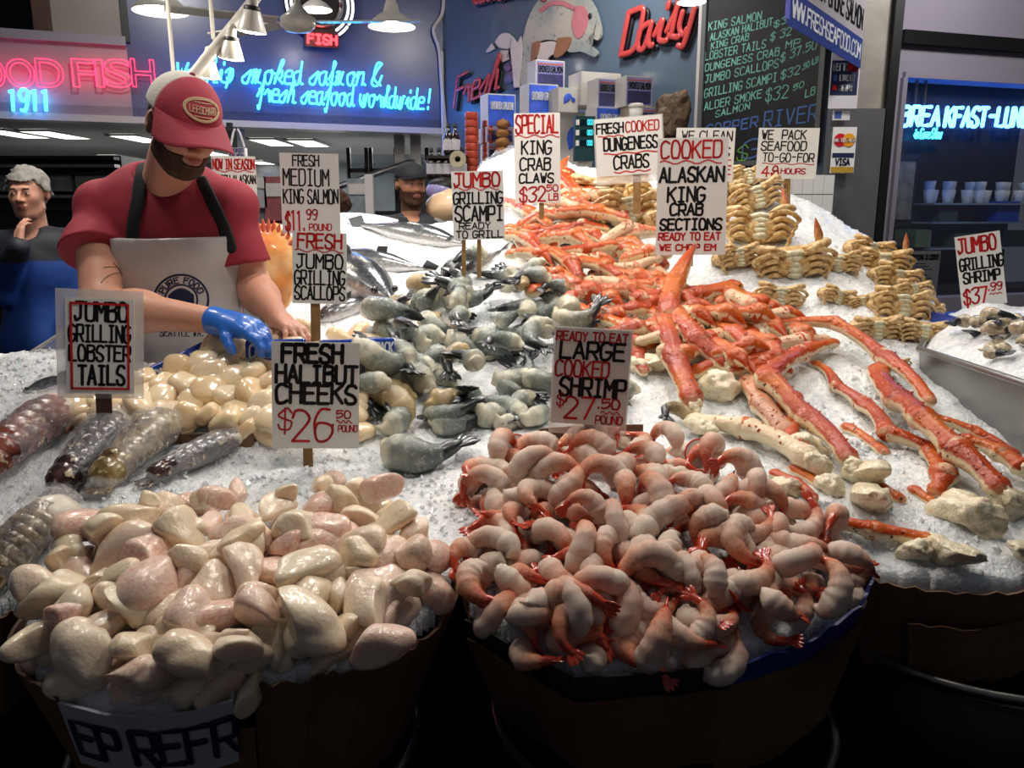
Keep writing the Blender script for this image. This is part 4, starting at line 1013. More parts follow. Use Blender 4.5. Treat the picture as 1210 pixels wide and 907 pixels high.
fish((372, 380), (440, 352), 38, 'silver salmon lying between the card sticks and the prawns', .012)
fish((330, 285), (300, 300), 26, 'small dark fish beside the fishmonger at the salmon ice', .01)
fish((30, 462), (110, 448), 34, 'grey fish half buried in ice behind the lobster card', .01, None, 'fish')
# big rosy-white fish belly at the back
pb = P(436, 266, 4.0); v, f = ico(4); v = v*[.27, .14, .085]*(1+.02*fbm(v, 3, 2, 1))[:, None]
tag(link('halibut_fish', mesh('halibut_fish', v, f, mat('belly_m', 'f0e4e2', .3, coat=.5, var=.05), True, None), None, pb+[0, 0, -.03], (0, .12, .2)), 'large white-bellied fish lying on the ice behind the price cards', 'fish')
# orange spiny crab / flesh beside the fishmonger
M_orange = mat('orange_m', 'e8a860', .35, coat=.5, sss=.2, sssr=.02, color=lambda nt: ramp(nt, [(.3, 'e07a48'), (.5, 'e8a050'), (.7, 'efd09a')], noise(nt, 9, 4)))
c = P(318, 320, 2.85); t = thing('spiny_fish', 'orange and yellow spiny fillet standing in ice beside the fishmonger', 'fish', c)
v, f = ico(4); v = v*[.11, .07, .15]*(1+.12*fbm(v, 2, 3, 2))[:, None]; link('body', mesh('body', v, f, M_orange), t)
mb = MB()
for k in range(22):
    a = k/22*math.pi*1.1-.1; q = np.array([.10*math.cos(a), -.01, .14*math.sin(a)]); mb.tube([q, q*1.28], [.014, .002], 6)
mb.build('spines', mat('spine_m', 'd86a50', .4), t, smooth=True)
# ================================================================ baskets, barrels, trays, cold packs
def cardcol(c1, c2):
    def f(nt):
        return mixc(nt, ramp(nt, [(.3, c1), (.7, c2)], noise(nt, 6, 5)), '2a1c12', ramp(nt, [(.55, (0, 0, 0)), (.8, (.7, .7, .7))], noise(nt, 2.5, 4)))
    return f
M_card = mat('cardboard_m', '6f5238', .65, bump=.001, bscale=70, color=cardcol('5a3f29', '7d5c3f'))
M_cardw = mat('cardboardwhite_m', 'b9bcc4', .5, var=.08, vscale=12)
M_cardb = mat('cardboardblue_m', '1c2f78', .35, coat=.4, var=.2)
M_barrel = mat('barrel_m', '2c2a29', .4, metal=.4, var=.3, vscale=9)
M_rim = mat('barrelrim_m', '8a8884', .3, metal=.8)
M_pan = mat('pan_m', '4c504c', .3, metal=.7, var=.15)
M_black = mat('ink_black', '0a0a0a', .5); M_navy = mat('ink_navy', '1a2448', .5)
def walls(t, pts, drop, taper, cen, mats, th=.006, name='cardboard_panel', sub=6, ragged=.003, lip=.012):
    """corrugated panels following the rim points; each panel between two rim points is its own part"""
    W3 = [P(*p) for p in pts]; cen = np.array(cen)
    for i in range(len(W3)-1):
        a, b = W3[i], W3[i+1]; mb = MB(); top = []; bot = []
        for k in range(sub+1):
            u = k/sub; p = a+(b-a)*u; out = p[:2]-cen; out /= np.linalg.norm(out)
            z = p[2]+lip+ragged*math.sin(k*2.3+i*1.7)*(0 < k < sub)
            q = np.array([p[0]+out[0]*.004, p[1]+out[1]*.004, z]); r = np.array([cen[0]+(q[0]-cen[0])*(1-taper), cen[1]+(q[1]-cen[1])*(1-taper), z-drop])
            top.append((q, out)); bot.append((r, out))
        v = []; f = []
        for (q, o), (r, _) in zip(top, bot):
            o3 = np.array([o[0], o[1], 0])*th; v += [q, q+o3, r+o3, r]
        for k in range(sub):
            n = 4*k; f += [(n, n+4, n+5, n+1), (n+1, n+5, n+6, n+2), (n+2, n+6, n+7, n+3), (n+3, n+7, n+4, n)]
        f += [(0, 1, 2, 3), (4*sub+3, 4*sub+2, 4*sub+1, 4*sub)]
        m = mats[i % len(mats)] if isinstance(mats, (list, tuple)) else mats
        mb.add(v, f); mb.build(name, m, t)
    return W3
def barrel(cx, cy, ztop, r, lab, h=.6, squash=1.0):
    t = thing('barrel', lab, 'barrel', (cx, cy, 0))
    mb = MB().lathe([(r*.9, 0), (r*.92, .02), (r*.86, ztop-h), (r*.87, ztop-h*.5), (r*.98, ztop-.16), (r, ztop-.02), (r*.97, ztop-.02), (r*.9, ztop-.3), (0.001, ztop-.3)], 48); mb.build('body', M_barrel, t, smooth=True)
    v = MB().tube([(r*math.cos(a), r*math.sin(a), ztop) for a in np.linspace(0, 2*math.pi, 49)], .008, 8, cap=False); v.build('rim', M_rim, t, smooth=True)
    MB().tube([(r*.91*math.cos(a), r*.91*math.sin(a), ztop-.24) for a in np.linspace(0, 2*math.pi, 49)], .012, 8, cap=False).build('hoop', M_barrel, t, smooth=True)
    return t
# halibut basket
t = thing('halibut_basket', 'ragged cardboard-lined round basket holding the pink halibut cheeks', 'basket', (0, 0, 0))
hc = P(285, 700, 1.34)[:2]
walls(t, [(100,640,1.50),(70,676,1.385),(45,712,1.30),(18,760,1.19),(30,800,1.12),(76,829,1.078)], .24, .22, hc, M_card)
pw = walls(t, [(76,829,1.072),(130,843,1.055),(180,846,1.05),(230,840,1.052),(276,826,1.066)], .115, .07, hc, M_cardw, name='printed_panel', lip=.004, ragged=0)
walls(t, [(300,811,1.095),(362,808,1.105),(376,800,1.12),(425,797,1.135),(470,778,1.175),(510,748,1.235),(533,714,1.298),(543,680,1.37),(540,640,1.45)], .25, .24, hc, M_card, ragged=.005, lip=.008)
walls(t, [(78,850,1.085),(180,868,1.062),(300,850,1.10)], .20, .15, hc, M_card, lip=-.01)
# printed letters on the panel: EP REFR
a, b = P(80, 850, 1.07), P(276, 846, 1.064)
me = MB()
cen3 = np.array([hc[0], hc[1], 0])
for s, x0, x1 in (('EP', .03, .29), ('REFR', .38, 1.0)):
    for q in textlines(s, x0, x1, 0, 1, adv=7.6):
        # wrap onto the curved panel
        Q = []
        for (u, vz) in q:
            px = 80+u*196; top = np.interp(px, [76, 130, 180, 230, 276], [829, 843, 846, 840, 826]); Y = np.interp(px, [76, 130, 180, 230, 276], [1.072, 1.055, 1.05, 1.052, 1.066])
            p = P(px, top, Y); o = (p[:2]-hc)/np.linalg.norm(p[:2]-hc); zz = p[2]-.024-.062*(1-vz); sh = 1-.07*(p[2]+.004-zz)/.115
            Q.append(np.array([hc[0]+(p[0]-hc[0])*sh+o[0]*.0125, hc[1]+(p[1]-hc[1])*sh+o[1]*.0125, zz]))
        me.tube(Q, .0052, 6, flat=.25, up=(0, -1, 0), cap=True)
link('printed_lettering', me.mesh('printed_lettering', M_navy, True), t)
barrel(float(hc[0]), float(hc[1])-.0, .60, .31, 'black round barrel under the halibut basket')
# shrimp basket
t = thing('shrimp_basket', 'octagonal cardboard and metal pan basket holding the cooked shrimp', 'basket', (0, 0, 0))
sc_ = P(785, 680, 1.40)[:2]
walls(t, [(563,572,1.64),(595,540,1.72),(640,517,1.80),(700,512,1.83),(760,512,1.83)], .10, .02, sc_, M_card, lip=.02, ragged=0)
walls(t, [(540,655,1.42),(548,700,1.345),(560,735,1.295)], .24, .20, sc_, M_card, lip=.01)
walls(t, [(556,737,1.29),(680,806,1.145)], .05, .04, sc_, M_pan, name='pan_side', lip=.01, ragged=0); walls(t, [(680,806,1.145),(862,790,1.172)], .05, .04, sc_, M_pan, name='pan_side', lip=.01, ragged=0)
walls(t, [(556,752,1.285),(680,828,1.14),(862,812,1.165)], .16, .16, sc_, M_card, lip=0)
walls(t, [(850,795,1.165),(862,792,1.165),(950,764,1.225),(1012,722,1.30),(1026,690,1.37)], .10, .08, sc_, M_cardb, name='blue_panel', lip=.012, ragged=.004)
walls(t, [(858,800,1.17),(950,772,1.23),(1015,728,1.305)], .2, .15, sc_, M_card, lip=-.012)
walls(t, [(983,642,1.50),(1002,668,1.44),(1024,690,1.37)], .14, .1, sc_, M_card, lip=.018, ragged=.002)
barrel(float(sc_[0]), float(sc_[1]), .62, .32, 'black barrel with thin shiny rim under the shrimp basket')
# crab basket
t = thing('crab_basket', 'cardboard-lined basket under the ice and crab legs at the right front', 'basket', (0, 0, 0))
cc = P(1150, 600, 1.62)[:2]
walls(t, [(990,655,1.475),(1010,676,1.425),(1060,690,1.395),(1130,700,1.38),(1200,698,1.38),(1262,680,1.43),(1335,612,1.6)], .20, .14, cc, M_card, lip=0, ragged=.004)
walls(t, [(1075,735,1.375),(1150,742,1.365),(1262,720,1.41)], .12, .1, cc, M_card, lip=0)
barrel(float(cc[0])+.02, float(cc[1])-.0, .70, .345, 'broad dark barrel under the crab leg basket')
# lobster basket
t = thing('lobster_basket', 'dark cardboard-lined basket of ice under the wrapped lobster tails', 'basket', (0, 0, 0))
lc = P(-90, 640, 1.62)[:2]
walls(t, [(-160,742,1.33),(-60,742,1.335),(0,728,1.34),(32,708,1.375),(70,694,1.405),(95,655,1.475)], .22, .15, lc, M_card, lip=0)
barrel(float(lc[0]), float(lc[1]), .66, .30, 'dark barrel under the lobster tail basket at the left')
# dark stand under the ice bank
st = MB()
pl = np.array([P(*c)[:2] for c in [(-200,560,1.75),(100,560,1.78),(540,560,1.85),(990,560,1.85),(1250,560,1.9)]])
o = MB().box((-.55, 2.55, .42), (1.9, 1.2, .84)).box((1.0, 2.65, .42), (1.2, 1.35, .84)).box((.55, 3.35, .48), (2.0, .9, .96)).build('display_stand', M_dark2)
tag(o, 'dark stand carrying the ice bank behind the baskets', 'stand')
# scallop box front edge
t = thing('scallop_tray', 'shallow cardboard tray edge in front of the cream scallops', 'tray', (0, 0, 0))
mb = MB(); a, b = P(212, 519, 1.84), P(296, 512, 1.86)
for a, b in ((P(80, 505, 1.88), P(215, 520, 1.835)), (P(215, 520, 1.835), P(298, 513, 1.85)), (P(298, 513, 1.85), P(292, 500, 1.93))):
    d = (b-a); L = np.linalg.norm(d[:2]); mb = MB().box((a+b)/2-[0, 0, .014], (L, .006, .05), math.atan2(d[1], d[0])); mb.build('cardboard_panel', M_card, t)
# ---------------- cold packs
M_cold = mat('coldpack_m', '1b3f9e', .25, coat=.8, var=.2, vscale=10, bump=.001, bscale=20)
M_ink = mat('ink_white', 'e8ecf2', .4)
def coldpack(a, b, h, Y0, Y1, lab, text='COLD-PACK', x0=.06, x1=.95, lean=.0, hz=None):
    pa, pb = P(a[0], a[1], Y0), P(b[0], b[1], Y1); d = pb-pa; L = np.linalg.norm(d); rz = math.atan2(d[1], d[0]); s = mpp(a[0], a[1], Y0)*h
    t = thing('cold_pack', lab, 'cold pack', pa, (lean, -math.asin(d[2]/L), rz))
    mb = MB().box((L/2, .018, -s/2), (L, .03, s)); o = mb.build('pack', M_cold, t); bv = o.modifiers.new('bevel', 'BEVEL'); bv.width = .008; bv.segments = 3
    if text:
        m2 = MB(); ribbons(m2, textlines(text, L*x0, L*x1, -s*.78, -s*.22, slant=.15, adv=7.6), s*.09, .002); m2.build('lettering', M_ink, t)
    return t
coldpack((163, 440), (243, 402), 34, 2.02, 2.13, 'blue cold pack standing aslant in front of the apron', lean=-.2)
coldpack((289, 402), (362, 400), 26, 2.06, 2.10, 'blue cold pack box beside the gloved hand', lean=-.1)
coldpack((376, 402), (466, 399), 24, 2.1, 2.13, 'blue cold pack behind the halibut price card', x0=.45, x1=.97, lean=-.1)
coldpack((60, 490), (120, 468), 14, 1.93, 1.98, 'blue cold pack edge behind the dark lobster tails', None)
# ---------------- steel tray on the right
t = thing('steel_tray', 'stainless steel tray of ice and raw shrimp at the right edge', 'tray', (0, 0, 0)); zt_ = 1.15
A, B_, C_, D_p = Zp(1086, 413, zt_), Zp(1290, 480, zt_), Zp(1330, 392, zt_), Zp(1108, 372, zt_)
mb = MB()
def ringbox(pts, z1, z0, inset, th=.008):
    c = np.mean(pts, 0); lo = [np.array([*(c[:2]+(p[:2]-c[:2])*(1-inset)), z0]) for p in pts]; hi = [np.array([p[0], p[1], z1]) for p in pts]; n = len(pts)
    for i in range(n):
        j = (i+1) % n; mb.add([hi[i], hi[j], lo[j], lo[i]], [(3, 2, 1, 0)])
        k = lambda p: np.array([c[0]+(p[0]-c[0])*(1-th*3), c[1]+(p[1]-c[1])*(1-th*3), p[2]])
        mb.add([hi[i], hi[j], k(hi[j]), k(hi[i])], [(0, 1, 2, 3)]); mb.add([k(hi[i]), k(hi[j]), k(lo[j]), k(lo[i])], [(0, 1, 2, 3)])
    mb.add(lo, [tuple(range(n))[::-1]])
ringbox([A, B_, C_, D_p], zt_, .88, .12); mb.build('tray_body', M_steel, t)
mb = MB()
for p, q in ((A, B_), (B_, C_), (C_, D_p), (D_p, A)): mb.tube([p+[0, 0, .002], q+[0, 0, .002]], .010, 8)
mb.build('rolled_rim', M_steel, t, smooth=True)
g = MB(); 
for p, q in ((P(1108, 468, 2.35), P(1235, 548, 1.9)),):
    d = q-p; L = np.linalg.norm(d); 
tag(MB().tube([P(1106, 462, 2.38), P(1160, 496, 2.1), P(1250, 552, 1.86)], .030, 10, flat=.5).build('gutter', M_steel, smooth=True), 'steel gutter running between the crab ice and the steel tray', 'gutter')
tag(MB().box((2.15, 2.5, .42), (1.0, 1.5, .84)).build('counter_base', M_dark2), 'dark base under the steel tray', 'counter')
# ice and shrimp inside
cen = (A+B_+C_+D_p)/4; gv = []; gf = []; N = 40
for i in range(N+1):
    for j in range(N+1):
        u, v_ = i/N, j/N; p = (A*(1-u)+B_*u)*(1-v_)+(D_p*(1-u)+C_*u)*v_
        e = min(u, 1-u, v_, 1-v_); gv.append([p[0], p[1], 1.12+.13*min(1, e*3.2)**.7])
gv = np.array(gv); cc3 = cen.copy(); gv[:, :2] = cc3[:2]+(gv[:, :2]-cc3[:2])*.965; gv[:, 2] += .012*fbm(gv*[1, 1, 0], 14, 3, 5)
for i in range(N):
    for j in range(N): k = i*(N+1)+j; gf.append((k, k+N+1, k+N+2, k+1))
tag(link('tray_ice', mesh('tray_ice', gv, gf, M_ice)), 'white crushed ice filling the steel tray', 'ice', kind='stuff')
TB = BVHTree.FromPolygons([tuple(v) for v in gv.tolist()], gf)
M_rshr = mat('rawshrimp_m', 'b8a890', .25, coat=.6, sss=.15, sssr=.008, color=lambda nt: ramp(nt, [(.3, '6f6a60'), (.5, 'b3a288'), (.7, 'd8c8ac')], noise(nt, 4, 4)))
RS = [shrimp_meshes(80+k, mb_=M_rshr, mt=M_ptail, arc=.8+.5*k, thick=.75) for k in range(4)]
for (px, py) in poisson([(1138,398),(1165,384),(1210,376),(1260,380),(1270,410),(1210,420),(1160,412)], 16, 900, 8):
    d = rdir(px, py); h = TB.ray_cast(Vector(CAM), Vector(d/np.linalg.norm(d)))
    if h[0] is None: continue
    put_shrimp(np.array(h[0])+[0, 0, rnd(.004, .022)], rnd(.045, .060), (rnd(-.4, .4), rnd(-.4, .4), rnd(0, 6)), 'grey-tan raw shrimp heaped on ice in the steel tray', 'shrimp', 'raw shrimp in the steel tray', RS[random.randrange(4)], 'raw_shrimp')
a, b = Zp(1113, 372, 1.17), Zp(1128, 418, 1.17)
coldpack((1106, 372), (1150, 366), 22, 3.1, 3.2, 'blue cold pack standing at the far end of the steel tray', None)
tag(MB().box(P(1119, 394, 2.62), (.015, .30, .12)).build('price_holder', M_cold), 'blue and white plastic divider at the corner of the steel tray', 'divider')
# acrylic guard on the left
t = thing('acrylic_guard', 'clear acrylic guard edging the ice at the far left', 'guard', (0, 0, 0))
mb = MB(); a, b, c, d = P(-60, 520, 2.36), P(135, 432, 2.60), P(137, 352, 2.60), P(-60, 478, 2.36)
n = np.cross(b-a, c-a); n = n/np.linalg.norm(n)*.006
mb.add([a, b, c, d, a+n, b+n, c+n, d+n], [(0, 1, 2, 3), (7, 6, 5, 4), (0, 4, 5, 1), (1, 5, 6, 2), (2, 6, 7, 3), (3, 7, 4, 0)])
mb.build('sheet', mat('acrylic_m', 'c8ccd4', .08, alpha=.28, spec=1), t)
MB().tube([d, c], .006, 6).build('top_edge', M_trim, t, smooth=True)
# crumpled clear plastic over the white ice mound
gv = []; gf = []; NU, NV = 46, 34; okk = {}
for i in range(NU+1):
    for j in range(NV+1):
        px = 548+i/NU*112; py = 158+j/NV*112; h = hit(px+6*math.sin(j*.4), max(py, 0))
        if h is None: continue
        p = h+[0, 0, .018+.02*abs(vn(h, 9, 3))+.012*abs(vn(h, 25, 5))]; okk[(i, j)] = len(gv); gv.append(p)
for i in range(NU):
    for j in range(NV):
        k = [okk.get(x) for x in ((i, j), (i+1, j), (i+1, j+1), (i, j+1))]
        if None not in k and max(np.linalg.norm(gv[k[0]]-gv[x]) for x in k) < .25: gf.append(tuple(k[::-1]))
tag(link('plastic_sheet', mesh('plastic_sheet', gv, gf, mat('sheet_m', 'eef0f6', .08, alpha=.35, spec=1, coat=1, coatr=.03, bump=.01, bscale=14), False)), 'crumpled clear plastic sheet over the bright ice mound', 'plastic sheet')
# ================================================================ hand-lettered price cards
M_cardp = mat('paper_m', 'dcdcd8', .45, var=.03, vscale=8, coat=.15, coatr=.3)
M_ired = mat('ink_red', 'c01f22', .45); M_iblk = mat('ink_blk', '0e0d0d', .45)
M_stick = mat('stick_m', '8a6a3e', .6, var=.25, vscale=30); M_stickd = mat('stickdark_m', '4a3222', .6, var=.25, vscale=30)
M_sleeve = mat('sleeve_m', 'e6e2de', .12, alpha=.42, spec=.9, coat=.6, coatr=.06, bump=.003, bscale=25)
def card(label, TL, TR, BR, BL, Y, rows, stick=None, sleeve=None, border=False, lean=-.06, yaw=0, w=1.0, st_m=None, group='hand-lettered price cards'):
    """corner pixels, distance; rows: (text, x0, x1, y0, y1, ink, weight, opts) with y downward 0..1"""
    c = P((TL[0]+TR[0]+BR[0]+BL[0])/4, (TL[1]+TR[1]+BR[1]+BL[1])/4, Y); s = mpp((TL[0]+BR[0])/2, (TL[1]+BR[1])/2, Y)
    wd = (math.hypot(TR[0]-TL[0], TR[1]-TL[1])+math.hypot(BR[0]-BL[0], BR[1]-BL[1]))/2*s
    ht = (math.hypot(BL[0]-TL[0], BL[1]-TL[1])+math.hypot(BR[0]-TR[0], BR[1]-TR[1]))/2*s*1.01
    roll = math.atan2((TR[1]-TL[1]+BR[1]-BL[1])/2, (TR[0]-TL[0]+BR[0]-BL[0])/2)
    az = math.atan2(c[0], c[1])
    t = thing('price_card', label, 'sign', c, (0, 0, 0)); t.rotation_mode = 'XYZ'
    R = Matrix.Rotation(-az*.6+yaw, 3, 'Z') @ Matrix.Rotation(lean, 3, 'X') @ Matrix.Rotation(roll, 3, 'Y'); t.rotation_euler = R.to_euler()
    mb = MB(); N = 10; v = []; f = []
    for i in range(N+1):
        for j in range(N+1):
            x = (i/N-.5)*wd; z = (j/N-.5)*ht; v.append((x, -.0012, z))
    for i in range(N):
        for j in range(N): k = i*(N+1)+j; f.append((k, k+N+1, k+N+2, k+1))
    MB().box((0, 0, 0), (wd, .0024, ht)).build('card', M_cardp, t)
    for r in rows:
        inks = {'k': MB(), 'r': MB()}
        tx, x0, x1, y0, y1, ink, wt = r[:7]; o = r[7] if len(r) > 7 else {}
        X0, X1 = (x0-.5)*wd, (x1-.5)*wd; Y0, Y1 = (.5-y1)*ht, (.5-y0)*ht
        if tx == '_':      # wavy underline
            n = 14; pts = np.array([(X0+(X1-X0)*k/n, Y0+(Y1-Y0)*(.5+.5*math.sin(k*1.25+x0*9))) for k in range(n+1)]); ss = [pts]
        else: ss = textlines(tx, X0, X1, Y0, Y1, False, o.get('sl', .03), .02, o.get('adv', 7.9))
        ribbons(inks[ink], ss, wt*ht*1.04, -.0, .0018)
        for k, m in (('k', M_iblk), ('r', M_ired)):
            if inks[k].v: inks[k].build('black_lettering' if k == 'k' else 'underline' if tx == '_' else 'red_lettering', m, t)
    if border:
        mb = MB(); a, b = wd*.5, ht*.5; e = .008
        for x in (-1, 1): mb.box((x*(a-.012), -.0022, 0), (.005, .001, ht-.02))
        for z in (-1, 1): mb.box((0, -.0022, z*(b-.012)), (wd-.02, .001, .005))
        mb.build('red_border', M_ired, t)
    if sleeve:
        l, r_, tp, bt = sleeve; MB().box(((r_-l)/2*wd, .004, (tp-bt)/2*ht), (wd*(1+l+r_), .003, ht*(1+tp+bt))).build('plastic_sleeve', M_sleeve, t)
    if stick:
        for (px, y0, y1, sw) in stick:
            a = P(px, y0-14, Y)+[0, .006, 0]; h = hit(px, y1); b = P(px, y1, Y+.0)+[0, .02, -.03]
            L = mpp(px, y0, Y)*sw; iv = (Matrix.Translation(Vector(c)) @ R.to_4x4()).inverted(); a2, b2 = iv @ Vector(a), iv @ Vector(b)
            a2.y = b2.y = .006; d = (b2-a2); m = MB(); q = np.array((a2+b2)/2)
            ang = math.atan2(d.x, -d.z); ln = d.length; vv = []
            for sx, sy, sz in ((-1, -1, -1), (1, -1, -1), (1, 1, -1), (-1, 1, -1), (-1, -1, 1), (1, -1, 1), (1, 1, 1), (-1, 1, 1)):
                x, z = sx*L/2, sz*ln/2; vv.append((q[0]+x*math.cos(ang)-z*math.sin(ang), q[1]+sy*.003, q[2]+x*math.sin(ang)+z*math.cos(ang)))
            m.add(vv, [(0, 3, 2, 1), (4, 5, 6, 7), (0, 1, 5, 4), (1, 2, 6, 5), (2, 3, 7, 6), (3, 0, 4, 7)]); m.build('stick', st_m or M_stick, t)
    return t
card('plastic-sleeved card reading jumbo grilling lobster tails', (85,351), (158,356), (152,468), (79,462), 1.82,
     [('JUMBO', .14, .90, .04, .23, 'k', .027), ('GRILLING', .05, .94, .28, .45, 'k', .023), ('LOBSTER', .05, .94, .49, .65, 'k', .024), ('TAILS', .18, .85, .70, .90, 'k', .030)],
     [(121, 466, 504, 17)], (.14, .14, .09, .05), True, st_m=M_stickd)
card('card reading fresh halibut cheeks at 26.50 a pound', (328,402), (427,407), (420,532), (318,528), 1.80,
     [('FRESH', .12, .80, .03, .19, 'k', .036), ('HALIBUT', .05, .97, .22, .38, 'k', .032), ('CHEEKS', .05, .96, .40, .57, 'k', .032), ('$', .07, .22, .62, .82, 'r', .018), ('26', .23, .68, .64, .93, 'r', .024), ('.', .66, .72, .70, .78, 'r', .02),
      ('50', .74, .90, .64, .71, 'r', .014), ('_', .74, .92, .73, .76, 'r', .011), ('POUND', .76, .98, .78, .84, 'r', .010)], [(363, 530, 548, 11)])
card('card reading fresh medium king salmon at 11.99 a pound', (336,183), (404,183), (397,275), (330,274), 2.62,
     [('FRESH', .22, .66, .03, .16, 'k', .018), ('MEDIUM', .05, .82, .20, .40, 'k', .020), ('KING SALMON', .04, .97, .45, .62, 'k', .019), ('$11.', .06, .38, .72, .96, 'r', .022), ('99', .42, .60, .70, .82, 'r', .018), ('POUND', .46, .84, .88, .96, 'r', .014)], [(366, 274, 330, 7)])
card('card reading fresh jumbo grilling scallops', (349,274), (412,277), (406,359), (344,357), 2.14,
     [('FRESH', .10, .90, .03, .22, 'r', .030), ('_', .05, .93, .24, .28, 'r', .014), ('JUMBO', .08, .92, .31, .50, 'k', .026), ('GRILLING', .04, .96, .54, .73, 'k', .025), ('SCALLOPS', .04, .96, .76, .94, 'k', .025)], [(372, 358, 404, 11)])
card('card reading jumbo grilling scampi ready to grill', (533,204), (594,203), (597,281), (536,283), 2.9,
     [('JUMBO', .05, .92, .03, .22, 'r', .030), ('_', .05, .90, .23, .28, 'r', .014), ('GRILLING', .03, .97, .31, .47, 'k', .026), ('SCAMPI', .05, .97, .51, .72, 'k', .030), ('READY', .12, .72, .75, .84, 'k', .018), ('TO GRILL', .06, .96, .87, .97, 'k', .020)], [(566, 282, 318, 5), (548, 282, 316, 5)])
card('card reading special king crab claws at 32.50', (611,137), (664,135), (660,238), (605,238), 3.2,
     [('SPECIAL', .04, .95, .03, .22, 'r', .022), ('_', .02, .98, .24, .27, 'r', .012), ('KING', .16, .80, .31, .45, 'k', .020), ('CRAB', .12, .78, .50, .63, 'k', .020), ('CLAWS', .10, .84, .67, .77, 'k', .020), ('$32', .10, .66, .82, .98, 'r', .020), ('50', .70, .94, .80, .87, 'r', .014), ('LB', .74, .94, .90, .97, 'r', .014)], [(640, 236, 250, 6)])
card('card reading fresh cooked Dungeness crabs', (700,143), (781,138), (784,202), (709,208), 3.3,
     [('FRESH', .02, .42, .08, .25, 'k', .030), ('COOKED', .46, .95, .08, .25, 'r', .024), ('_', .04, .42, .29, .31, 'r', .02), ('DUNGENESS', .12, .92, .34, .55, 'k', .034), ('_', .12, .96, .60, .63, 'r', .022), ('CRABS', .26, .78, .66, .88, 'k', .034), ('_', .26, .80, .93, .96, 'r', .022)], [(753, 206, 244, 9)], (.02, .02, .02, .14))
card('tallest card, reading cooked Alaskan king crab sections', (774,166), (858,165), (858,299), (779,300), 2.95,
     [('COOKED', .05, .90, .03, .17, 'r', .018), ('_', .04, .90, .19, .22, 'r', .011), ('ALASKAN', .04, .94, .25, .37, 'k', .022), ('KING', .16, .68, .42, .54, 'k', .021), ('CRAB', .20, .66, .56, .655, 'k', .020), ('SECTIONS', .06, .93, .69, .78, 'k', .020), ('READY TO EAT', .04, .92, .81, .87, 'r', .014), ('WE CHOP EM', .06, .86, .91, .96, 'r', .014)], [(815, 299, 305, 9)])
card('card reading we clean, half hidden behind the tallest card', (797,152), (868,153), (865,214), (800,213), 3.5,
     [('WE CLEAN', .10, .95, .06, .24, 'k', .024), ('CRABS', .10, .92, .36, .52, 'k', .028), ('_', .1, .95, .56, .60, 'r', .02), ('FREE', .5, .95, .70, .86, 'r', .028)], [(858, 213, 240, 6)])
card('card reading we pack seafood to-go for 48 hours', (897,152), (967,153), (962,211), (895,209), 3.5,
     [('WE  PACK', .06, .78, .05, .22, 'k', .026), ('SEAFOOD', .06, .80, .27, .44, 'k', .026), ('TO-GO-FOR', .10, .94, .50, .66, 'k', .024), ('_', .10, .95, .69, .72, 'r', .016), ('48', .10, .38, .76, .96, 'r', .030), ('HOURS', .42, .82, .80, .90, 'r', .022)], [(931, 209, 246, 7)])
card('card reading ready to eat large cooked shrimp at 27.50', (652,387), (740,391), (745,504), (655,500), 1.74,
     [('READY TO EAT', .02, .95, .04, .13, 'r', .017), ('LARGE', .08, .92, .14, .31, 'k', .030), ('COOKED', .03, .73, .34, .50, 'r', .022), ('SHRIMP', .10, .96, .52, .70, 'k', .032), ('$', .07, .16, .68, .81, 'r', .017), ('27', .18, .56, .72, .94, 'r', .026), ('.50', .60, .90, .72, .82, 'r', .020), ('_', .66, .92, .85, .88, 'r', .012), ('POUND', .60, .95, .90, .98, 'r', .014)],
     [(697, 503, 530, 13)], (.02, .02, .01, .11), st_m=M_stickd)
card('tilted card reading jumbo grilling shrimp at 37.99', (1127,281), (1173,274), (1191,355), (1144,365), 2.75,
     [('JUMBO', .05, .88, .04, .24, 'r', .028), ('GRILLING', .05, 1.0, .32, .48, 'k', .026), ('SHRIMP', .10, .90, .52, .66, 'k', .026), ('$37', .06, .58, .74, .95, 'r', .026), ('.99', .60, .92, .70, .80, 'r', .018), ('_', .64, .90, .84, .86, 'r', .014)], [(1170, 358, 372, 6)], lean=-.1)
card('card reading now in season fresh Alaskan halibut behind the fishmonger', (252,186), (302,186), (303,258), (254,258), 3.1,
     [('NOW IN SEASON', .03, .97, .05, .20, 'r', .022), ('_', .1, .95, .22, .25, 'r', .014), ('FRESH ALASKAN', .03, .98, .30, .43, 'k', .018), ('HALIBUT', .04, .96, .62, .88, 'k', .022)], [(280, 258, 300, 7)])
# foil price tags among the shrimp
for px, py, s, r, lab in ((610, 556, 18, .7, 'round white and silver tag leaning at the back left of the shrimp'), (827, 563, 19, .2, 'round silver tag with blue oval at the back right of the shrimp')):
    h = hit(px, py, .05); R = s*mpp(px, py, h[1]); t = thing('round_tag', lab, 'tag', h, (1.0, r*.3, r*.2))
    MB().lathe([(.001, -.002), (R, -.002), (R*1.03, 0), (R, .003), (.001, .003)], 28).build('disc', mat('foil_m', 'c8ccc4', .3, metal=.3), t)
    m = MB().tube([(R*.97*math.cos(a), R*.72*math.sin(a)+R*.0, .003) for a in np.linspace(0, 6.283, 30)], R*.03, 5, cap=False); m = MB().tube([(R*math.cos(a), R*math.sin(a), .002) for a in np.linspace(0, 6.283, 36)], R*.06, 6, cap=False); m.build('red_edge', M_ired, t, smooth=True)
    v, f = ico(2); link('blue_oval', mesh('blue_oval', v*[R*.32, R*.17, .002]+[-R*.2 if px < 700 else R*.45, R*.35, .004], f, M_navy), t)
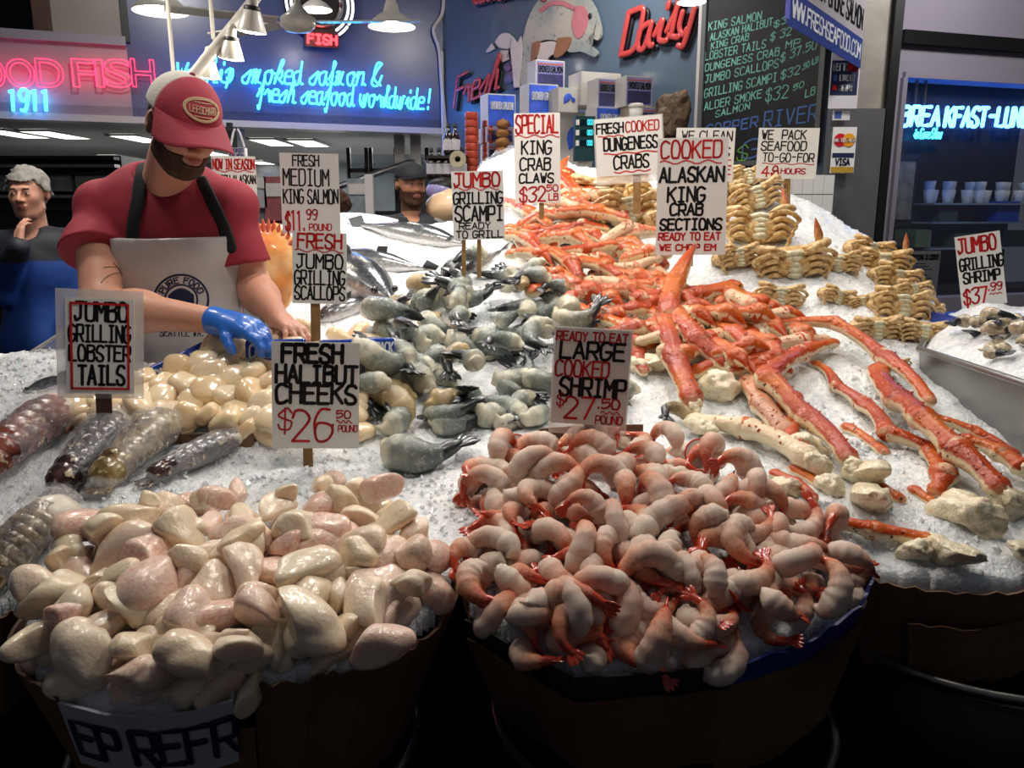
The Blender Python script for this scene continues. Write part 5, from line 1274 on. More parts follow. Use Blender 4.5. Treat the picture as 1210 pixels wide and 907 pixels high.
# ================================================================ people
def rot(yaw, pitch, roll=0): return np.array(Matrix.Rotation(math.radians(yaw), 3, 'Z') @ Matrix.Rotation(math.radians(pitch), 3, 'X') @ Matrix.Rotation(math.radians(roll), 3, 'Y'))
def s_xf(f, c, R, k=1.0):
    c = np.array(c, float); return lambda p: f(((p-c) @ R)/k)*k
def head_sdf():
    p = [s_ell((0, .018, .03), (.077, .095, .086)), s_ell((0, -.018, -.035), (.062, .072, .078)), s_ell((0, -.055, -.088), (.028, .026, .024)),
         (s_ell((.034, -.055, -.012), (.026, .026, .026))), s_ell((-.034, -.055, -.012), (.026, .026, .026)),
         s_cap((-.03, -.080, .030), (.03, -.080, .030), .0095), s_cap((.05, .0, -.06), (.03, -.04, -.085), .018), s_cap((-.05, .0, -.06), (-.03, -.04, -.085), .018)]
    f0 = s_union(p, .022)
    fine = s_union([f0, ('-', s_ell((.031, -.102, .010), (.017, .014, .011)), .012), ('-', s_ell((-.031, -.102, .010), (.017, .014, .011)), .012)])
    f1 = s_union([fine, s_cap((0, -.088, .014), (0, -.106, -.018), .007, .0115), s_ell((.013, -.097, -.022), (.009, .010, .008)), s_ell((-.013, -.097, -.022), (.009, .010, .008)),
                  s_ell((0, -.0885, -.047), (.024, .010, .006)), s_ell((0, -.086, -.058), (.020, .011, .0065)),
                  s_ell((.031, -.079, .010), (.0125, .0125, .0115)), s_ell((-.031, -.079, .010), (.0125, .0125, .0115))], .007)
    ears = []
    for s in (-1, 1): ears += [s_ell((s*.080, .016, .004), (.010, .018, .030))]
    f2 = s_union([f1]+ears, .006)
    return s_union([f2]+[('-', s_ell((s*.089, .012, .006), (.006, .009, .016)), .004) for s in (-1, 1)])
HEAD = head_sdf()
def finger(base, d, n, L, r, curl):
    d = np.array(d, float); n = np.array(n, float); a = np.array(base, float); out = []
    for i, fr in enumerate((.45, .32, .23)):
        d = d*math.cos(curl*(.7+.3*i))+n*math.sin(curl*(.7+.3*i)); n = n-d*(n @ d); n /= np.linalg.norm(n); d /= np.linalg.norm(d)
        b = a+d*L*fr; out.append(s_cap(a, b, r*(1-.1*i), r*(.92-.1*i))); a = b
    return out
def hand(w, d, n, side, k=1.0, curl=.45):
    """w wrist, d pointing direction, n palm-side normal, side +1/-1 thumb side"""
    w, d, n = np.array(w, float), np.array(d, float), np.array(n, float); d /= np.linalg.norm(d); n -= d*(n @ d); n /= np.linalg.norm(n); x = np.cross(d, n)*side
    o = [s_cap(w+d*.02*k+x*.018*k, w+d*.080*k+x*.026*k, .017*k, .014*k), s_cap(w+d*.02*k-x*.014*k, w+d*.078*k-x*.024*k, .016*k, .013*k), s_cap(w+d*.02*k, w+d*.082*k, .018*k, .014*k)]
    for i, (off, L, dl) in enumerate(((.030, .070, .080), (.010, .078, .086), (-.010, .072, .083), (-.029, .056, .074))):
        o += finger(w+d*dl*k+x*off*k, d+x*(off*2.2), n, L*k, (.0092-.0006*i)*k, curl+.07*i)
    o += finger(w+d*.025*k+x*.028*k+n*.006*k, d*.6+x*.75+n*.25, n*.4-x*.5, .062*k, .0105*k, curl*.8)
    return o
def march(f, px, py, t0=.5, t1=6, off=0., it=60):
    r = _march(f, px, py, t0, off, it); g = np.abs(f(r)-off) < .012; return r[g] if g.sum() > 1 else r[:1].repeat(2, 0)*0+[0, 5, -1]
def _march(f, px, py, t0, off, it):
    px, py = np.atleast_1d(px), np.atleast_1d(py); D = FW+UP*((453.5-py)/F)[:, None]+np.array([1., 0, 0])*((px-605)/F)[:, None]; D /= np.linalg.norm(D, axis=1)[:, None]
    t = np.full(len(px), t0)
    for _ in range(it): t += .8*(f(CAM+D*t[:, None])-off)
    return CAM+D*t[:, None]
def skincol(hc, R, k, base, beard=None, brow='3a2a20', hair=None):
    b = np.array(rgb(base)[:3])
    def f(v):
        q = ((v-hc) @ R)/k; c = np.tile(b, (len(v), 1)).astype(float)*(1+.05*fbm(v, 14, 2, 3))[:, None]
        def blend(m, col): nonlocal c; m = np.clip(m, 0, 1)[:, None]; c = c*(1-m)+np.array(rgb(col)[:3])*m
        e = lambda cx, cy, cz, rx, ry, rz, s=4: np.clip((1-np.sqrt(((q[:, 0]-cx)/rx)**2+((q[:, 1]-cy)/ry)**2+((q[:, 2]-cz)/rz)**2))*s, 0, 1)
        for s in (-1, 1):
            blend(e(s*.04, -.08, -.02, .03, .04, .025, 1)*.35, 'c06a55'); blend(e(s*.031, -.095, .010, .013, .015, .006), 'ded8d2'); blend(e(s*.030, -.095, .010, .0075, .018, .0066), '2c1c14')
            blend(e(s*.031, -.092, .0165, .017, .018, .0030, 2), '5a3a2c'); blend(e(s*.032, -.09, .030, .022, .02, .0055), brow); blend(e(s*.080, .01, .0, .012, .02, .03, 1)*.4, 'c4604c')
        blend(e(0, -.095, -.046, .024, .02, .006), 'ac6457'); blend(e(0, -.095, -.058, .02, .02, .0065), 'b46c5e'); blend(e(0, -.1, -.0525, .022, .02, .0018), '4a201c')
        blend(e(0, -.105, -.018, .016, .016, .014, 1)*.4, 'c4705c')
        if beard:
            w = np.clip((-.022-q[:, 2]-.25*np.clip(q[:, 1]+.06, 0, 1))*60, 0, 1)*(q[:, 2] > -.14)*(q[:, 1] < .035)*(1-e(0, -.09, -.052, .026, .03, .013, 6)); blend(w*.8, beard)
        return c
    return f
M_skin = mat('skin_m', 'd09a80', .45, sss=.25, sssr=.012, sscol=(1, .4, .25), color=lambda nt: attr(nt).outputs['Color'], bump=.0006, bscale=160)
def clothm(n, c, v=.1): return mat(n, c, .8, var=v, vscale=6, bump=.0012, bscale=35)
M_eyeb = None
def cut(f, p, n):
    p, n = np.array(p, float), np.array(n, float); n /= np.linalg.norm(n); return lambda q: np.maximum(f(q), (q-p) @ n)
def folds(f, a, fr, s=0): return lambda p: f(p)+a*fbm(p*[1, 1, .55], fr, 2, s)
# ---------------- the fishmonger
t = thing('person', 'fishmonger in red t-shirt, white apron and red and white cap, head bowed', 'person', (0, 0, 0))
HC = P(216, 153, 2.28); HR = rot(45, 25, 5); HK = 1.04
tx = -1.035
torso = [s_ell((tx, 2.46, 1.48), (.205, .125, .19)), s_cap((tx-.185, 2.47, 1.565), (tx+.185, 2.47, 1.565), .072), s_ell((tx, 2.48, 1.24), (.185, .125, .26)), s_ell((tx, 2.49, 1.0), (.19, .13, .16)), s_cap((tx-.07, 2.47, 1.62), (tx+.07, 2.47, 1.62), .06)]
shR, elR, wrR = np.array([tx-.205, 2.46, 1.55]), P(120, 362, 2.26), P(262, 380, 2.10)
shL, elL, wrL = np.array([tx+.20, 2.47, 1.55]), P(298, 338, 2.50), P(330, 378, 2.27)
arms = [s_cap(shR, elR, .066, .055), s_cap(elR, elR+(wrR-elR)*.35, .054, .056), s_cap(elR+(wrR-elR)*.3, wrR, .054, .031), s_cap(shL, elL, .056, .052), s_cap(elL, elL+(wrL-elL)*.35, .052, .052), s_cap(elL+(wrL-elL)*.3, wrL, .05, .030)]
handR = hand(wrR, P(306, 390, 2.07)-wrR, (.25, .1, -1), -1, 1.12, .5)
handL = hand(wrL, P(352, 392, 2.19)-wrL, (-.3, -.1, -1), 1, 1.1, .4)
nb = HC+HR @ np.array([0, .03, -.07])*HK
neck = s_cap(nb, (tx, 2.46, 1.60), .060, .072)
head = s_xf(HEAD, HC, HR, HK)
body = s_union([s_union([s_union(torso, .05), neck]+arms, .03), head, s_union(handR+handL, .006)], .02)
sdf_obj('body', body, (-1.50, 1.95, .95), (-.52, 2.65, 1.95), .0048, M_skin, t, skincol(HC, HR, HK, 'd49c84', None))
M_tee = clothm('tee_m', '962838', .12)
slR, slL = P(112, 300, 2.36), P(288, 312, 2.47)
tee = s_union([s_union([lambda p: s_union(torso, .05)(p)-.014], .01), cut(s_cap(shR+[.015, 0, -.02], slR+(slR-shR)*.3, .072, .108), slR, slR-shR), cut(s_cap(shL+[-.02, 0, -.02], slL+(slL-shL)*.3, .076, .092), slL, slL-shL)], .022)
teef = folds(tee, .006, 9, 2)
tee_c = s_union([teef, ('-', s_xf(s_ell((0, 0, 0), (.072, .075, .05)), (tx+.01, 2.42, 1.668), rot(0, 20)), .01)])
sdf_obj('t_shirt', tee_c, (-1.50, 2.15, .95), (-.60, 2.70, 1.75), .0062, M_tee, t)
# collar band
apron_f = lambda p: np.maximum.reduce([s_union(torso, .05)(p)-.030-.004*vn(p, 9, 4), np.abs(p[..., 0]-(tx+.050))-(.163+.25*np.clip(1.45-p[..., 2], 0, .25)), p[..., 2]-(1.478+.03*np.abs(p[..., 0]-tx)), p[..., 1]-2.46])
M_apron = mat('apron_m', 'c9c6c4', .35, coat=.3, coatr=.2, bump=.006, bscale=7, var=.05)
sdf_obj('apron', apron_f, (-1.35, 2.2, .95), (-.7, 2.6, 1.5), .006, M_apron, t)
M_strap = clothm('strap_m', '18181c', .1)
for pts in ([(156, 290), (158, 262), (163, 236), (165, 218), (167, 205), (169, 196)], [(272, 292), (264, 268), (253, 244), (244, 226), (238, 214)]):
    pp = march(teef, [a for a, b in pts], [b for a, b in pts], 1.6, off=.004)
    MB().tube(smoothpath(pp, 24), .019, 8, flat=.25, up=(0, -1, .3)).build('apron_strap', M_strap, t, smooth=True)
# apron print
def decal(strokes, f, r, m, nm, off=.001):
    mb = MB()
    for q in strokes:
        q = np.asarray(q); pp = march(f, q[:, 0], q[:, 1], 1.6, off=off); mb.tube(pp, r, 6, flat=.35, up=(0, -1, .1))
    mb.build(nm, m, t, smooth=True)
cx, cy, r_ = 214, 354, 32
ell = lambda rr, a0=0, a1=2*math.pi, n=40: [(cx+rr*math.cos(a), cy-rr*.92*math.sin(a)) for a in np.linspace(a0, a1, n)]
decal([ell(r_)], apron_f, .0035, M_navy, 'print_ring'); decal([ell(r_*.60)], apron_f, .0028, M_navy, 'print_ring')
ts = []
for q in textlines('PURE FOOD', 0, 1, 0, 1, adv=9):
    a = math.radians(158)-q[:, 0]*math.radians(136); rr = r_*(.68+.22*q[:, 1]); ts.append(np.stack([cx+rr*np.cos(a), cy-rr*.92*np.sin(a)], 1))
decal(ts, apron_f, .0021, M_navy, 'printed_lettering')
fs = [[(cx-14+28*u, cy+1.5*k-5*math.sin(u*3.1)*(1-.18*k)) for u in np.linspace(0, 1, 14)] for k in range(-3, 4)]
decal(fs, apron_f, .0038, M_navy, 'printed_fish')
decal([np.stack([q[:, 0], -q[:, 1]], 1) for q in textlines('SEATTLE WA.', 189, 240, -397, -388)]+[np.stack([q[:, 0], -q[:, 1]], 1) for q in textlines('PIKE PLACE MARKET', 178, 250, -386, -378)], apron_f, .0016, M_navy, 'printed_lettering')
tat = [[(122, 316), (132, 315), (142, 317)], [(119, 334), (127, 326), (138, 322), (145, 322)], [(134, 310), (142, 320), (146, 330)]]
decal([smoothpath([(a, b, 0) for a, b in q], 10)[:, :2] for q in tat], body, .0011, mat('tattoo_m', '6a5548', .6), 'tattoo')
# glove
gl = lambda p: s_union([s_union(handR, .008), s_cap(wrR-(wrR-elR)*.06, wrR+(P(306, 390, 2.07)-wrR)*.5, .036, .030)], .02)(p)-.0025
d_ = (wrR-elR)/np.linalg.norm(wrR-elR)
sdf_obj('rubber_glove', cut(gl, wrR-d_*.035, -d_), wrR-.09, wrR+[.22, .12, .10], .0036, mat('glove_m', '2f6fd0', .35, coat=.4, bump=.002, bscale=25), t)
# cap in head space
def capsdf(q):
    crown = np.maximum(s_ell((0, .012, .045), (.090, .110, .098))(q), -(q[..., 2]-(.040+.10*(q[..., 1]+.03))))
    return crown
def capcol(v):
    q = ((v-HC) @ HR)/HK; m = np.clip((-.005-q[:, 1]+.0*q[:, 2])*120, 0, 1)[:, None]
    mesh_ = .86+.14*((np.sin(q[:, 1]*900)*np.sin(q[:, 2]*900)) > 0); w = np.array(rgb('d6d2c8')[:3])*mesh_[:, None]; return w*(1-m)+np.array(rgb('a83848')[:3])*m
M_cap = mat('cap_m', 'a83848', .8, color=lambda nt: attr(nt).outputs['Color'], bump=.001, bscale=140)
sdf_obj('cap', s_xf(capsdf, HC, HR, HK), HC-.16, HC+.16, .0042, M_cap, t, capcol)
def hl(q): return HC+HR @ (np.array(q)*HK)
mb = MB(); v = []; f = []; NA, NR = 26, 10
for lay in (0, 1):
    for i in range(NA+1):
        a = math.radians(-78+156*i/NA)
        for j in range(NR+1):
            u = j/NR; x0, y0 = .089*math.sin(a), .012-.108*math.cos(a); ext = .080*max(0, math.cos(a*.92))**.55
            x, y = x0+u*ext*math.sin(a)*.35, y0-u*ext; z = .040+.10*(y0+.03)+.012-.30*u*ext-5.0*x*x*u*.9-.004*lay
            v.append(hl((x, y, z)))
n1 = (NA+1)*(NR+1)
for lay in (0, 1):
    for i in range(NA):
        for j in range(NR):
            k = lay*n1+i*(NR+1)+j; q = (k, k+NR+1, k+NR+2, k+1); f.append(q if lay == 0 else q[::-1])
for i in range(NA): k = i*(NR+1)+NR; f.append((k, k+NR+1, k+NR+1+n1, k+n1))
link('cap_brim', mesh('cap_brim', v, f, mat('brim_m', '96303e', .8, bump=.001, bscale=140, var=.08)), t)
v, f_ = ico(2); link('cap_button', mesh('cap_button', np.array([hl(x) for x in v*[.008, .008, .005]+[0, .005, .143]]), f_, mat('brim_m'), True), t)
def cappt(x, z):   # on the front of the crown
    y = .012-.110*math.sqrt(max(0, 1-(x/.090)**2-((z-.045)/.098)**2))-.0012; return hl((x, y, z))
M_patch = mat('patch_m', 'd2b894', .7)
mb = MB()
for rx, rz in ((.046, .026), (.043, .023)): mb.tube([cappt(rx*math.cos(a), .083+rz*math.sin(a)) for a in np.linspace(0, 6.2832, 40)], .0022, 6, cap=False)
for q in textlines('LEESCHARO', -.034, .034, .076, .091): mb.tube([cappt(a, b) for a, b in q], .0014, 5)
for z in (.099, .068): mb.tube([cappt(a, z) for a in np.linspace(-.022, .022, 8)], .0014, 5)
mb.build('cap_patch', M_patch, t, smooth=True)
# short hair under the cap and beard shell
M_beard = mat('beard_m', '4a3426', .85, bump=.003, bscale=190, var=.4, vscale=60)
def beardf(q):
    reg = np.maximum.reduce([q[..., 2]+.030+.42*(q[..., 1]+.055)*(-1), -q[..., 2]-.125, q[..., 1]-.020])
    up = np.maximum(q[..., 2]-(-.034), .05-np.abs(q[..., 0])) if False else 0
    mouth = -s_ell((0, -.095, -.049), (.030, .03, .014))(q); cheek = -s_ell((0, -.095, .0), (.056, .06, .046))(q)
    return np.maximum.reduce([HEAD(q)-.0028-.0018*vn(q, 140, 2), q[..., 2]-(-.040+1.3*np.clip(q[..., 1]+.045, 0, .06)), q[..., 1]-.012, mouth, cheek])
sdf_obj('beard', s_xf(beardf, HC, HR, HK), HC-.18, HC+.18, .0034, M_beard, t)
hairf = lambda q: np.maximum.reduce([HEAD(q)-.004, -(q[..., 2]+.045), q[..., 2]-.06, -(q[..., 1]-.012+.6*np.clip(-q[..., 2], -.05, 1)), np.abs(q[..., 2])*0-1+0*q[..., 0], .012-np.abs(q[..., 0])*10+0])
sdf_obj('hair', s_xf(lambda q: np.maximum.reduce([HEAD(q)-.003, -q[..., 2]-.055, q[..., 2]-.055, .022-q[..., 1], -s_ell((.088, .014, .0), (.03, .032, .046))(q), -s_ell((-.088, .014, .0), (.03, .032, .046))(q)]), HC, HR, HK), HC-.18, HC+.18, .0045, M_beard, t)
# ---------------- generic standing figures
def figure(label, hc, yaw, pitch, k, skin, hair_m, jacket, legs_m, armsj, beard=None, cap_=None, lean=0, hairtop=True, low=.005, yoke=None, tee_=None, curlhand=None):
    t = thing('person', label, 'person', (float(hc[0]), float(hc[1]), 0)); o = np.array([hc[0], hc[1], 0.])
    R = rot(yaw, pitch); hc = np.array(hc, float); hcl = hc-o; z = hcl[2]; B = rot(yaw*.4, 0)
    L = lambda x, y, dz: B @ np.array([x*k, y*k, 0])+np.array([0, 0, z+dz*k])
    head = s_xf(HEAD, hcl, R, k)
    tor = [s_ell(L(0, .04, -.36), (.19*k, .12*k, .19*k)), s_cap(L(-.165, .04, -.245), L(.165, .04, -.245), .065*k), s_ell(L(0, .05, -.60), (.17*k, .12*k, .24*k))]
    hands = []; arm = []; slv = []
    for side, (el, wr, hd, pn, th) in armsj.items():
        sh = L(.19*side, .04, -.255); el, wr, hd = el-o, wr-o, hd-o
        arm += [s_cap(sh, el, .05*k, .043*k), s_cap(el, wr, .043*k, .028*k)]; hands += hand(wr, hd-wr, pn, th, k, .25); slv += [s_cap(sh, el, .075*k, .066*k), s_cap(el, wr, .062*k, .047*k)]
    neck = s_cap(hcl+R @ np.array([0, .02, -.07])*k, L(0, .03, -.22), .053*k, .06*k)
    parts = [s_union(tor+[neck]+arm, .03), head]+([s_union(hands, .006)] if hands else [])
    legs = [s_cap(L(.09*s, .05, -.80), L(.11*s, .05, -1.18), .085*k, .06*k) for s in (-1, 1)]+[s_cap(L(.11*s, .05, -1.18), np.array([*L(.12*s, .05, 0)[:2], .08]), .06*k, .045*k) for s in (-1, 1)]
    bodyf = s_union(parts+[s_union(legs, .02)], .02)
    sdf_obj('body', bodyf, (-.55, -.45, 0.0), (.55, .5, z+.2), low, M_skin, t, skincol(hcl, R, k, skin, beard))
    jk = lambda p: s_union(tor+[s_ell(L(0, .05, -.70), (.19*k, .14*k, .14*k))], .04)(p)-.03*k
    jf = folds(s_union([jk]+slv, .035), .012, 6, 3); zlo = z-.86*k
    jf2 = s_union([lambda p: np.maximum(jf(p), zlo-p[..., 2]), ('-', s_ell(L(0, .0, -.20), (.062*k, .07*k, .05*k)), .01)])
    jc = None
    if yoke:
        def jc(v):
            m = np.clip((v[:, 2]-(z-.31*k))*80, 0, 1)[:, None]*np.clip(((.24*k)-np.abs(v[:, 0]))*40, 0, 1)[:, None]; return np.array(rgb(jacket)[:3])*(1-m)+np.array(rgb(yoke)[:3])*m
        jm = mat('jacket2_m', jacket, .6, color=lambda nt: attr(nt).outputs['Color'], bump=.004, bscale=9)
    else: jm = clothm('jk_'+jacket, jacket, .15)
    sdf_obj('jacket', jf2, (-.6, -.5, zlo-.05), (.6, .55, z), .008, jm, t, jc)
    if tee_:
        f2 = lambda p: np.maximum.reduce([s_union(tor, .03)(p)-.046*k, np.abs(p[..., 0]-.0)-(.055+.12*np.clip(z-.2-p[..., 2], 0, .5))*k, p[..., 1], p[..., 2]-(z-.33*k), zlo+.1-p[..., 2]])
        sdf_obj('shirt_print', f2, (-.3, -.3, zlo), (.3, .2, z-.2), .006, clothm('tw_m', tee_, .05), t)
    # trousers and shoes
    tr = lambda p: np.maximum(s_union(legs+[s_ell(L(0, .05, -.80), (.17*k, .12*k, .12*k))], .03)(p)-.018*k, .06-p[..., 2])
    sdf_obj('trousers', folds(tr, .006, 8), (-.4, -.3, .0), (.4, .4, z-.6*k), .010, clothm('tr_'+legs_m, legs_m, .15), t)
    for s in (-1, 1):
        c = L(.12*s, 0, 0); c[2] = .045; v, f = ico(3); v = v*[.048, .135, .05]; v[:, 2] = np.maximum(v[:, 2], -.044); link('shoe', mesh('shoe', v+c, f, M_dark), t)
    hm = clothm('hair_'+hair_m, hair_m, .35)
    if cap_ is None or not cap_:
        hf = lambda q: np.maximum.reduce([HEAD(q)-.014-.010*fbm(q, 34, 3, 3), -(q[..., 2]-.068-.012*vn(q, 60, 1)+1.25*np.clip(q[..., 1]+.05, 0, .09)), -q[..., 2]-.06, -s_ell((.088, .012, -.01), (.022, .026, .036))(q), -s_ell((-.088, .012, -.01), (.022, .026, .036))(q)])
        sdf_obj('hair', s_xf(hf, hcl, R, k), hcl-.19, hcl+.19, .0055, hm, t)
    else:
        hf = lambda q: np.maximum.reduce([HEAD(q)-.004, -q[..., 2]-.03, q[..., 2]-.06, .0-q[..., 1], -s_ell((.088, .012, -.01), (.022, .026, .036))(q), -s_ell((-.088, .012, -.01), (.022, .026, .036))(q)])
        sdf_obj('hair', s_xf(hf, hcl, R, k), hcl-.19, hcl+.19, .0055, hm, t)
        cf = lambda q: np.maximum(s_ell((0, .012, .050), (.090, .108, .085))(q), -(q[..., 2]-.046-.05*q[..., 1]))
        sdf_obj('cap', s_xf(cf, hcl, R, k), hcl-.17, hcl+.17, .0055, clothm('cap_'+cap_, cap_, .1), t)
        v = []; f = []
        for lay in (0, 1):
            for i in range(17):
                a = math.radians(-62+124*i/16)
                for j in (0, 1, 2): x = .088*math.sin(a); y = .012-.105*math.cos(a); e = .065*math.cos(a*1.1)*j/2; v.append(hcl+R @ (np.array([x*(1+.1*j), y-e, .050+.05*y-2*x*x*j/2-.005*lay])*k))
        for lay in (0, 1):
            for i in range(16):
                for j in range(2): q = lay*51+i*3+j; w = (q, q+3, q+4, q+1); f.append(w if not lay else w[::-1])
        link('cap_brim', mesh('cap_brim', v, f, clothm('cap_'+cap_, cap_, .1)), t)
    if beard:
        bf = lambda q: np.maximum.reduce([HEAD(q)-.003-.002*vn(q, 120, 2), q[..., 2]-(-.028+.9*np.clip(q[..., 1]+.035, 0, .05)), q[..., 1]-.012, -s_ell((0, -.095, -.052), (.024, .03, .011))(q), -s_ell((0, -.095, .0), (.048, .05, .035))(q)])
        sdf_obj('beard', s_xf(bf, hcl, R, k), hcl-.18, hcl+.18, .005, mat('beard2_m', beard, .85, bump=.003, bscale=190), t)
    return t
h = P(33, 230, 3.95)
tp = figure('grey-haired man in blue and dark jacket holding a hand to his cheek', h, 8, 4, 1.02, 'c4927c', '8f8c88', '1c4390', '5d6670',
       {-1: (P(2, 345, 3.85), P(22, 292, 3.70), P(24, 258, 3.76), (.6, .8, 0), 1), 1: (P(96, 330, 4.0), P(80, 385, 3.9), P(76, 410, 3.9), (-1, 0, 0), 1)}, yoke='20242e')
h = P(486, 220, 4.7)
figure('bearded man in black cap and black hooded jacket behind the salmon ice', h, 28, 2, 1.0, 'b98468', '2a1c14', '22242a', '1c1e24',
       {-1: (h+[-.32, .05, -.55], h+[-.22, -.15, -.72], h+[-.18, -.25, -.74], (1, 0, -.5), -1), 1: (h+[.30, .05, -.52], h+[.25, -.18, -.70], h+[.22, -.28, -.72], (-1, 0, -.5), 1)}, beard='4a2e1e', cap_='14161c', tee_='cfccc6', low=.0065)
h = P(398, 246, 5.6)
figure('person seen only as brown hair above the salmon ice', h, 190, 10, 1.0, 'b98468', '4a2c1c', '3a3c44', '22242a', {}, low=.012)
# ================================================================ lamps and fan
M_enamel = mat('enamel_m', 'cfcabf', .35, coat=.4); M_bulb = mat('bulb_m', 'ffffff', .5, emit='fff4dc', estr=22)
M_shadein = mat('shadein_m', 'f4efe4', .4)
def pendant(px, py, wpx, Y, lab, rod=True, pw=4):
    c = P(px, py, Y); r = wpx/2*mpp(px, py, Y); t = thing('pendant_lamp', lab, 'lamp', c)
    MB().lathe([(r, 0), (r*.93, r*.14), (r*.62, r*.42), (r*.34, r*.58), (r*.26, r*.9), (r*.20, r*1.1), (.001, r*1.12)], 36).build('shade', M_enamel, t, smooth=True)
    MB().lathe([(r*.97, .002), (r*.90, r*.13), (r*.60, r*.39), (.001, r*.45)], 36).build('shade_inside', M_shadein, t, smooth=True)
    v, f = ico(2); link('bulb', mesh('bulb', v*[r*.5, r*.5, r*.26]+[0, 0, r*.12], f, M_bulb), t)
    MB().tube([(0, 0, r*1.05), (0, 0, 4.55-c[2])], .012 if rod else .006, 6).build('rod', M_enamel, t, smooth=True)
    l = bpy.data.lights.new('bulb_light', 'POINT'); l.energy = pw; l.color = (1, .92, .8); l.shadow_soft_size = r*.3; link('bulb_light', l, t, (0, 0, -.06))
pendant(190, 14, 64, 4.9, 'large white pendant lamp above the red neon letters')
pendant(463, 32, 56, 5.6, 'white pendant lamp hanging above the end of the blue neon script')
pendant(374, 12, 37, 6.2, 'small white pendant lamp in front of the round neon sign')
pendant(817, 3, 34, 4.6, 'pendant lamp cut by the top edge above the chalkboard')
# track rail with spotlights
t = thing('track_light', 'white track rail with three cone spotlights above the fishmonger', 'lamp', P(268, 45, 3.6)); o = P(268, 45, 3.6)
MB().tube([P(226, 92, 3.45)-o, P(300, 0, 3.8)-o, P(330, -38, 3.95)-o], .024, 8).build('rail', M_enamel, t, smooth=True)
for px, py, w in ((246, 92, 27), (273, 70, 30), (297, 38, 35)):
    c = P(px, py, 3.6); r = w/2*mpp(px, py, 3.6)
    s = link('spot_head', None, t, c-o, (.12, .15, 0)); 
    s2 = MB().lathe([(r, 0), (r*.98, r*.1), (r*.52, r*1.4), (r*.42, r*1.5), (.001, r*1.55)], 28).mesh('spot_head', M_enamel, True)
    bpy.data.objects.remove(s); s = link('spot_head', s2, t, c-o, (.12, .15, 0))
    link('black_band', MB().lathe([(r*.55, r*1.35), (r*.56, r*1.6), (r*.4, r*1.65)], 24).mesh('black_band', M_dark, True), s)
    v, f = ico(2); link('bulb', mesh('bulb', v*[r*.86, r*.86, r*.1], f, M_bulb), s)
    link('bracket', MB().tube([(0, 0, r*1.5), (0, .0, r*2.3)], r*.35, 10).mesh('bracket', M_enamel, True), s)
    l = bpy.data.lights.new('spot_light', 'POINT'); l.energy = 1.6; l.color = (1, .92, .8); l.shadow_soft_size = .03; link('spot_light', l, s, (0, 0, -.05))
for px, y1 in ((205, 85), (252, 45)):
    a = P(px, y1, 3.9); tag(MB().tube([a, (a[0], a[1], 4.55)], .010, 8).build('ceiling_rod', M_enamel, smooth=True), 'thin white rod hanging from above %s' % ('beside the big pendant lamp' if px == 205 else 'behind the track rail'), 'rod')
# ceiling fan
c = P(352, 26, 5.0); t = thing('ceiling_fan', 'white ceiling fan with long blades in front of the round neon sign', 'fan', c)
MB().lathe([(.001, -.06), (.07, -.05), (.10, -.02), (.10, .02), (.06, .05), (.02, .1), (.02, 4.5-c[2])], 28).build('motor', M_enamel, t, smooth=True)
for a in (-.03, 2.6, 3.6):
    m = MB().box((.42, 0, 0), (.60, .11, .008)); o = m.build('blade', M_enamel, t); o.rotation_euler = (.12, 0, a)
# ================================================================ mural: leaping salmon and the words
def fill(name, plane, pts, out, th, m, t, smooth_=True):
    q = [plane.sz(*p) for p in pts]
    if smooth_:
        q = list(smoothpath([(a, b, 0) for a, b in q]+[(q[0][0], q[0][1], 0)], len(q)*5)[:-1, :2])
    import bmesh
    v = [(a, -out-th, b) for a, b in q]+[(a, -out, b) for a, b in q]; n = len(q)
    bm = bmesh.new(); V = [bm.verts.new(x) for x in v[:n]]; W_ = [bm.verts.new(x) for x in v[n:]]
    f = bm.faces.new(V); bmesh.ops.triangulate(bm, faces=[f])
    for i in range(n): bm.faces.new((V[i], V[(i+1) % n], W_[(i+1) % n], W_[i]))
    me = bpy.data.meshes.new(name); bm.to_mesh(me); bm.free(); me.materials.append(m); return link(name, me, t)
t = wthing('wall_salmon', 'painted wooden cutout of a leaping salmon on the blue wall', 'wall decoration', WM, 0, 0)
M_sal = mat('cutfish_m', 'a7a6a0', .5, color=lambda nt: mixc(nt, ramp(nt, [(.3, '6f7f80'), (.55, 'a09c92'), (.8, 'b8ab9c')], noise(nt, 2.5, 3)), '5a5f60', ramp(nt, [(.62, (0, 0, 0)), (.7, (.7, .7, .7))], noise(nt, 40, 2))))
M_pink = mat('cutpink_m', 'b06a70', .5, var=.15); M_finb = mat('cutfin_m', '8a5c3c', .5, var=.15); M_splash = mat('splash_m', 'c2b4ae', .5, var=.1)
fill('body', WM, [(620,104),(619,70),(626,30),(640,2),(660,-12),(690,-10),(706,8),(714,34),(713,46),(708,48),(702,42),(700,52),(710,62),(706,68),(692,62),(676,62),(664,50),(650,48),(640,52),(632,70),(629,104)], .02, .02, M_sal, t)
fill('red_stripe', WM, [(641,12),(655,3),(672,3),(684,10),(683,14),(670,8),(656,8),(645,16)], .041, .004, M_pink, t)
fill('gill_patch', WM, [(684,8),(696,10),(700,24),(694,42),(686,46),(680,30)], .041, .004, M_pink, t)
fill('fin', WM, [(664,46),(680,46),(672,64),(660,68)], .041, .010, M_finb, t); fill('fin', WM, [(634,52),(643,50),(640,66),(633,74)], .041, .010, M_finb, t)
fill('belly', WM, [(640,52),(660,50),(662,62),(652,70),(648,90),(640,76)], .030, .014, M_splash, t)
fill('tail', WM, [(610,44),(616,52),(620,44),(622,58),(618,104),(612,104),(608,60)], .03, .015, M_splash, t, False)
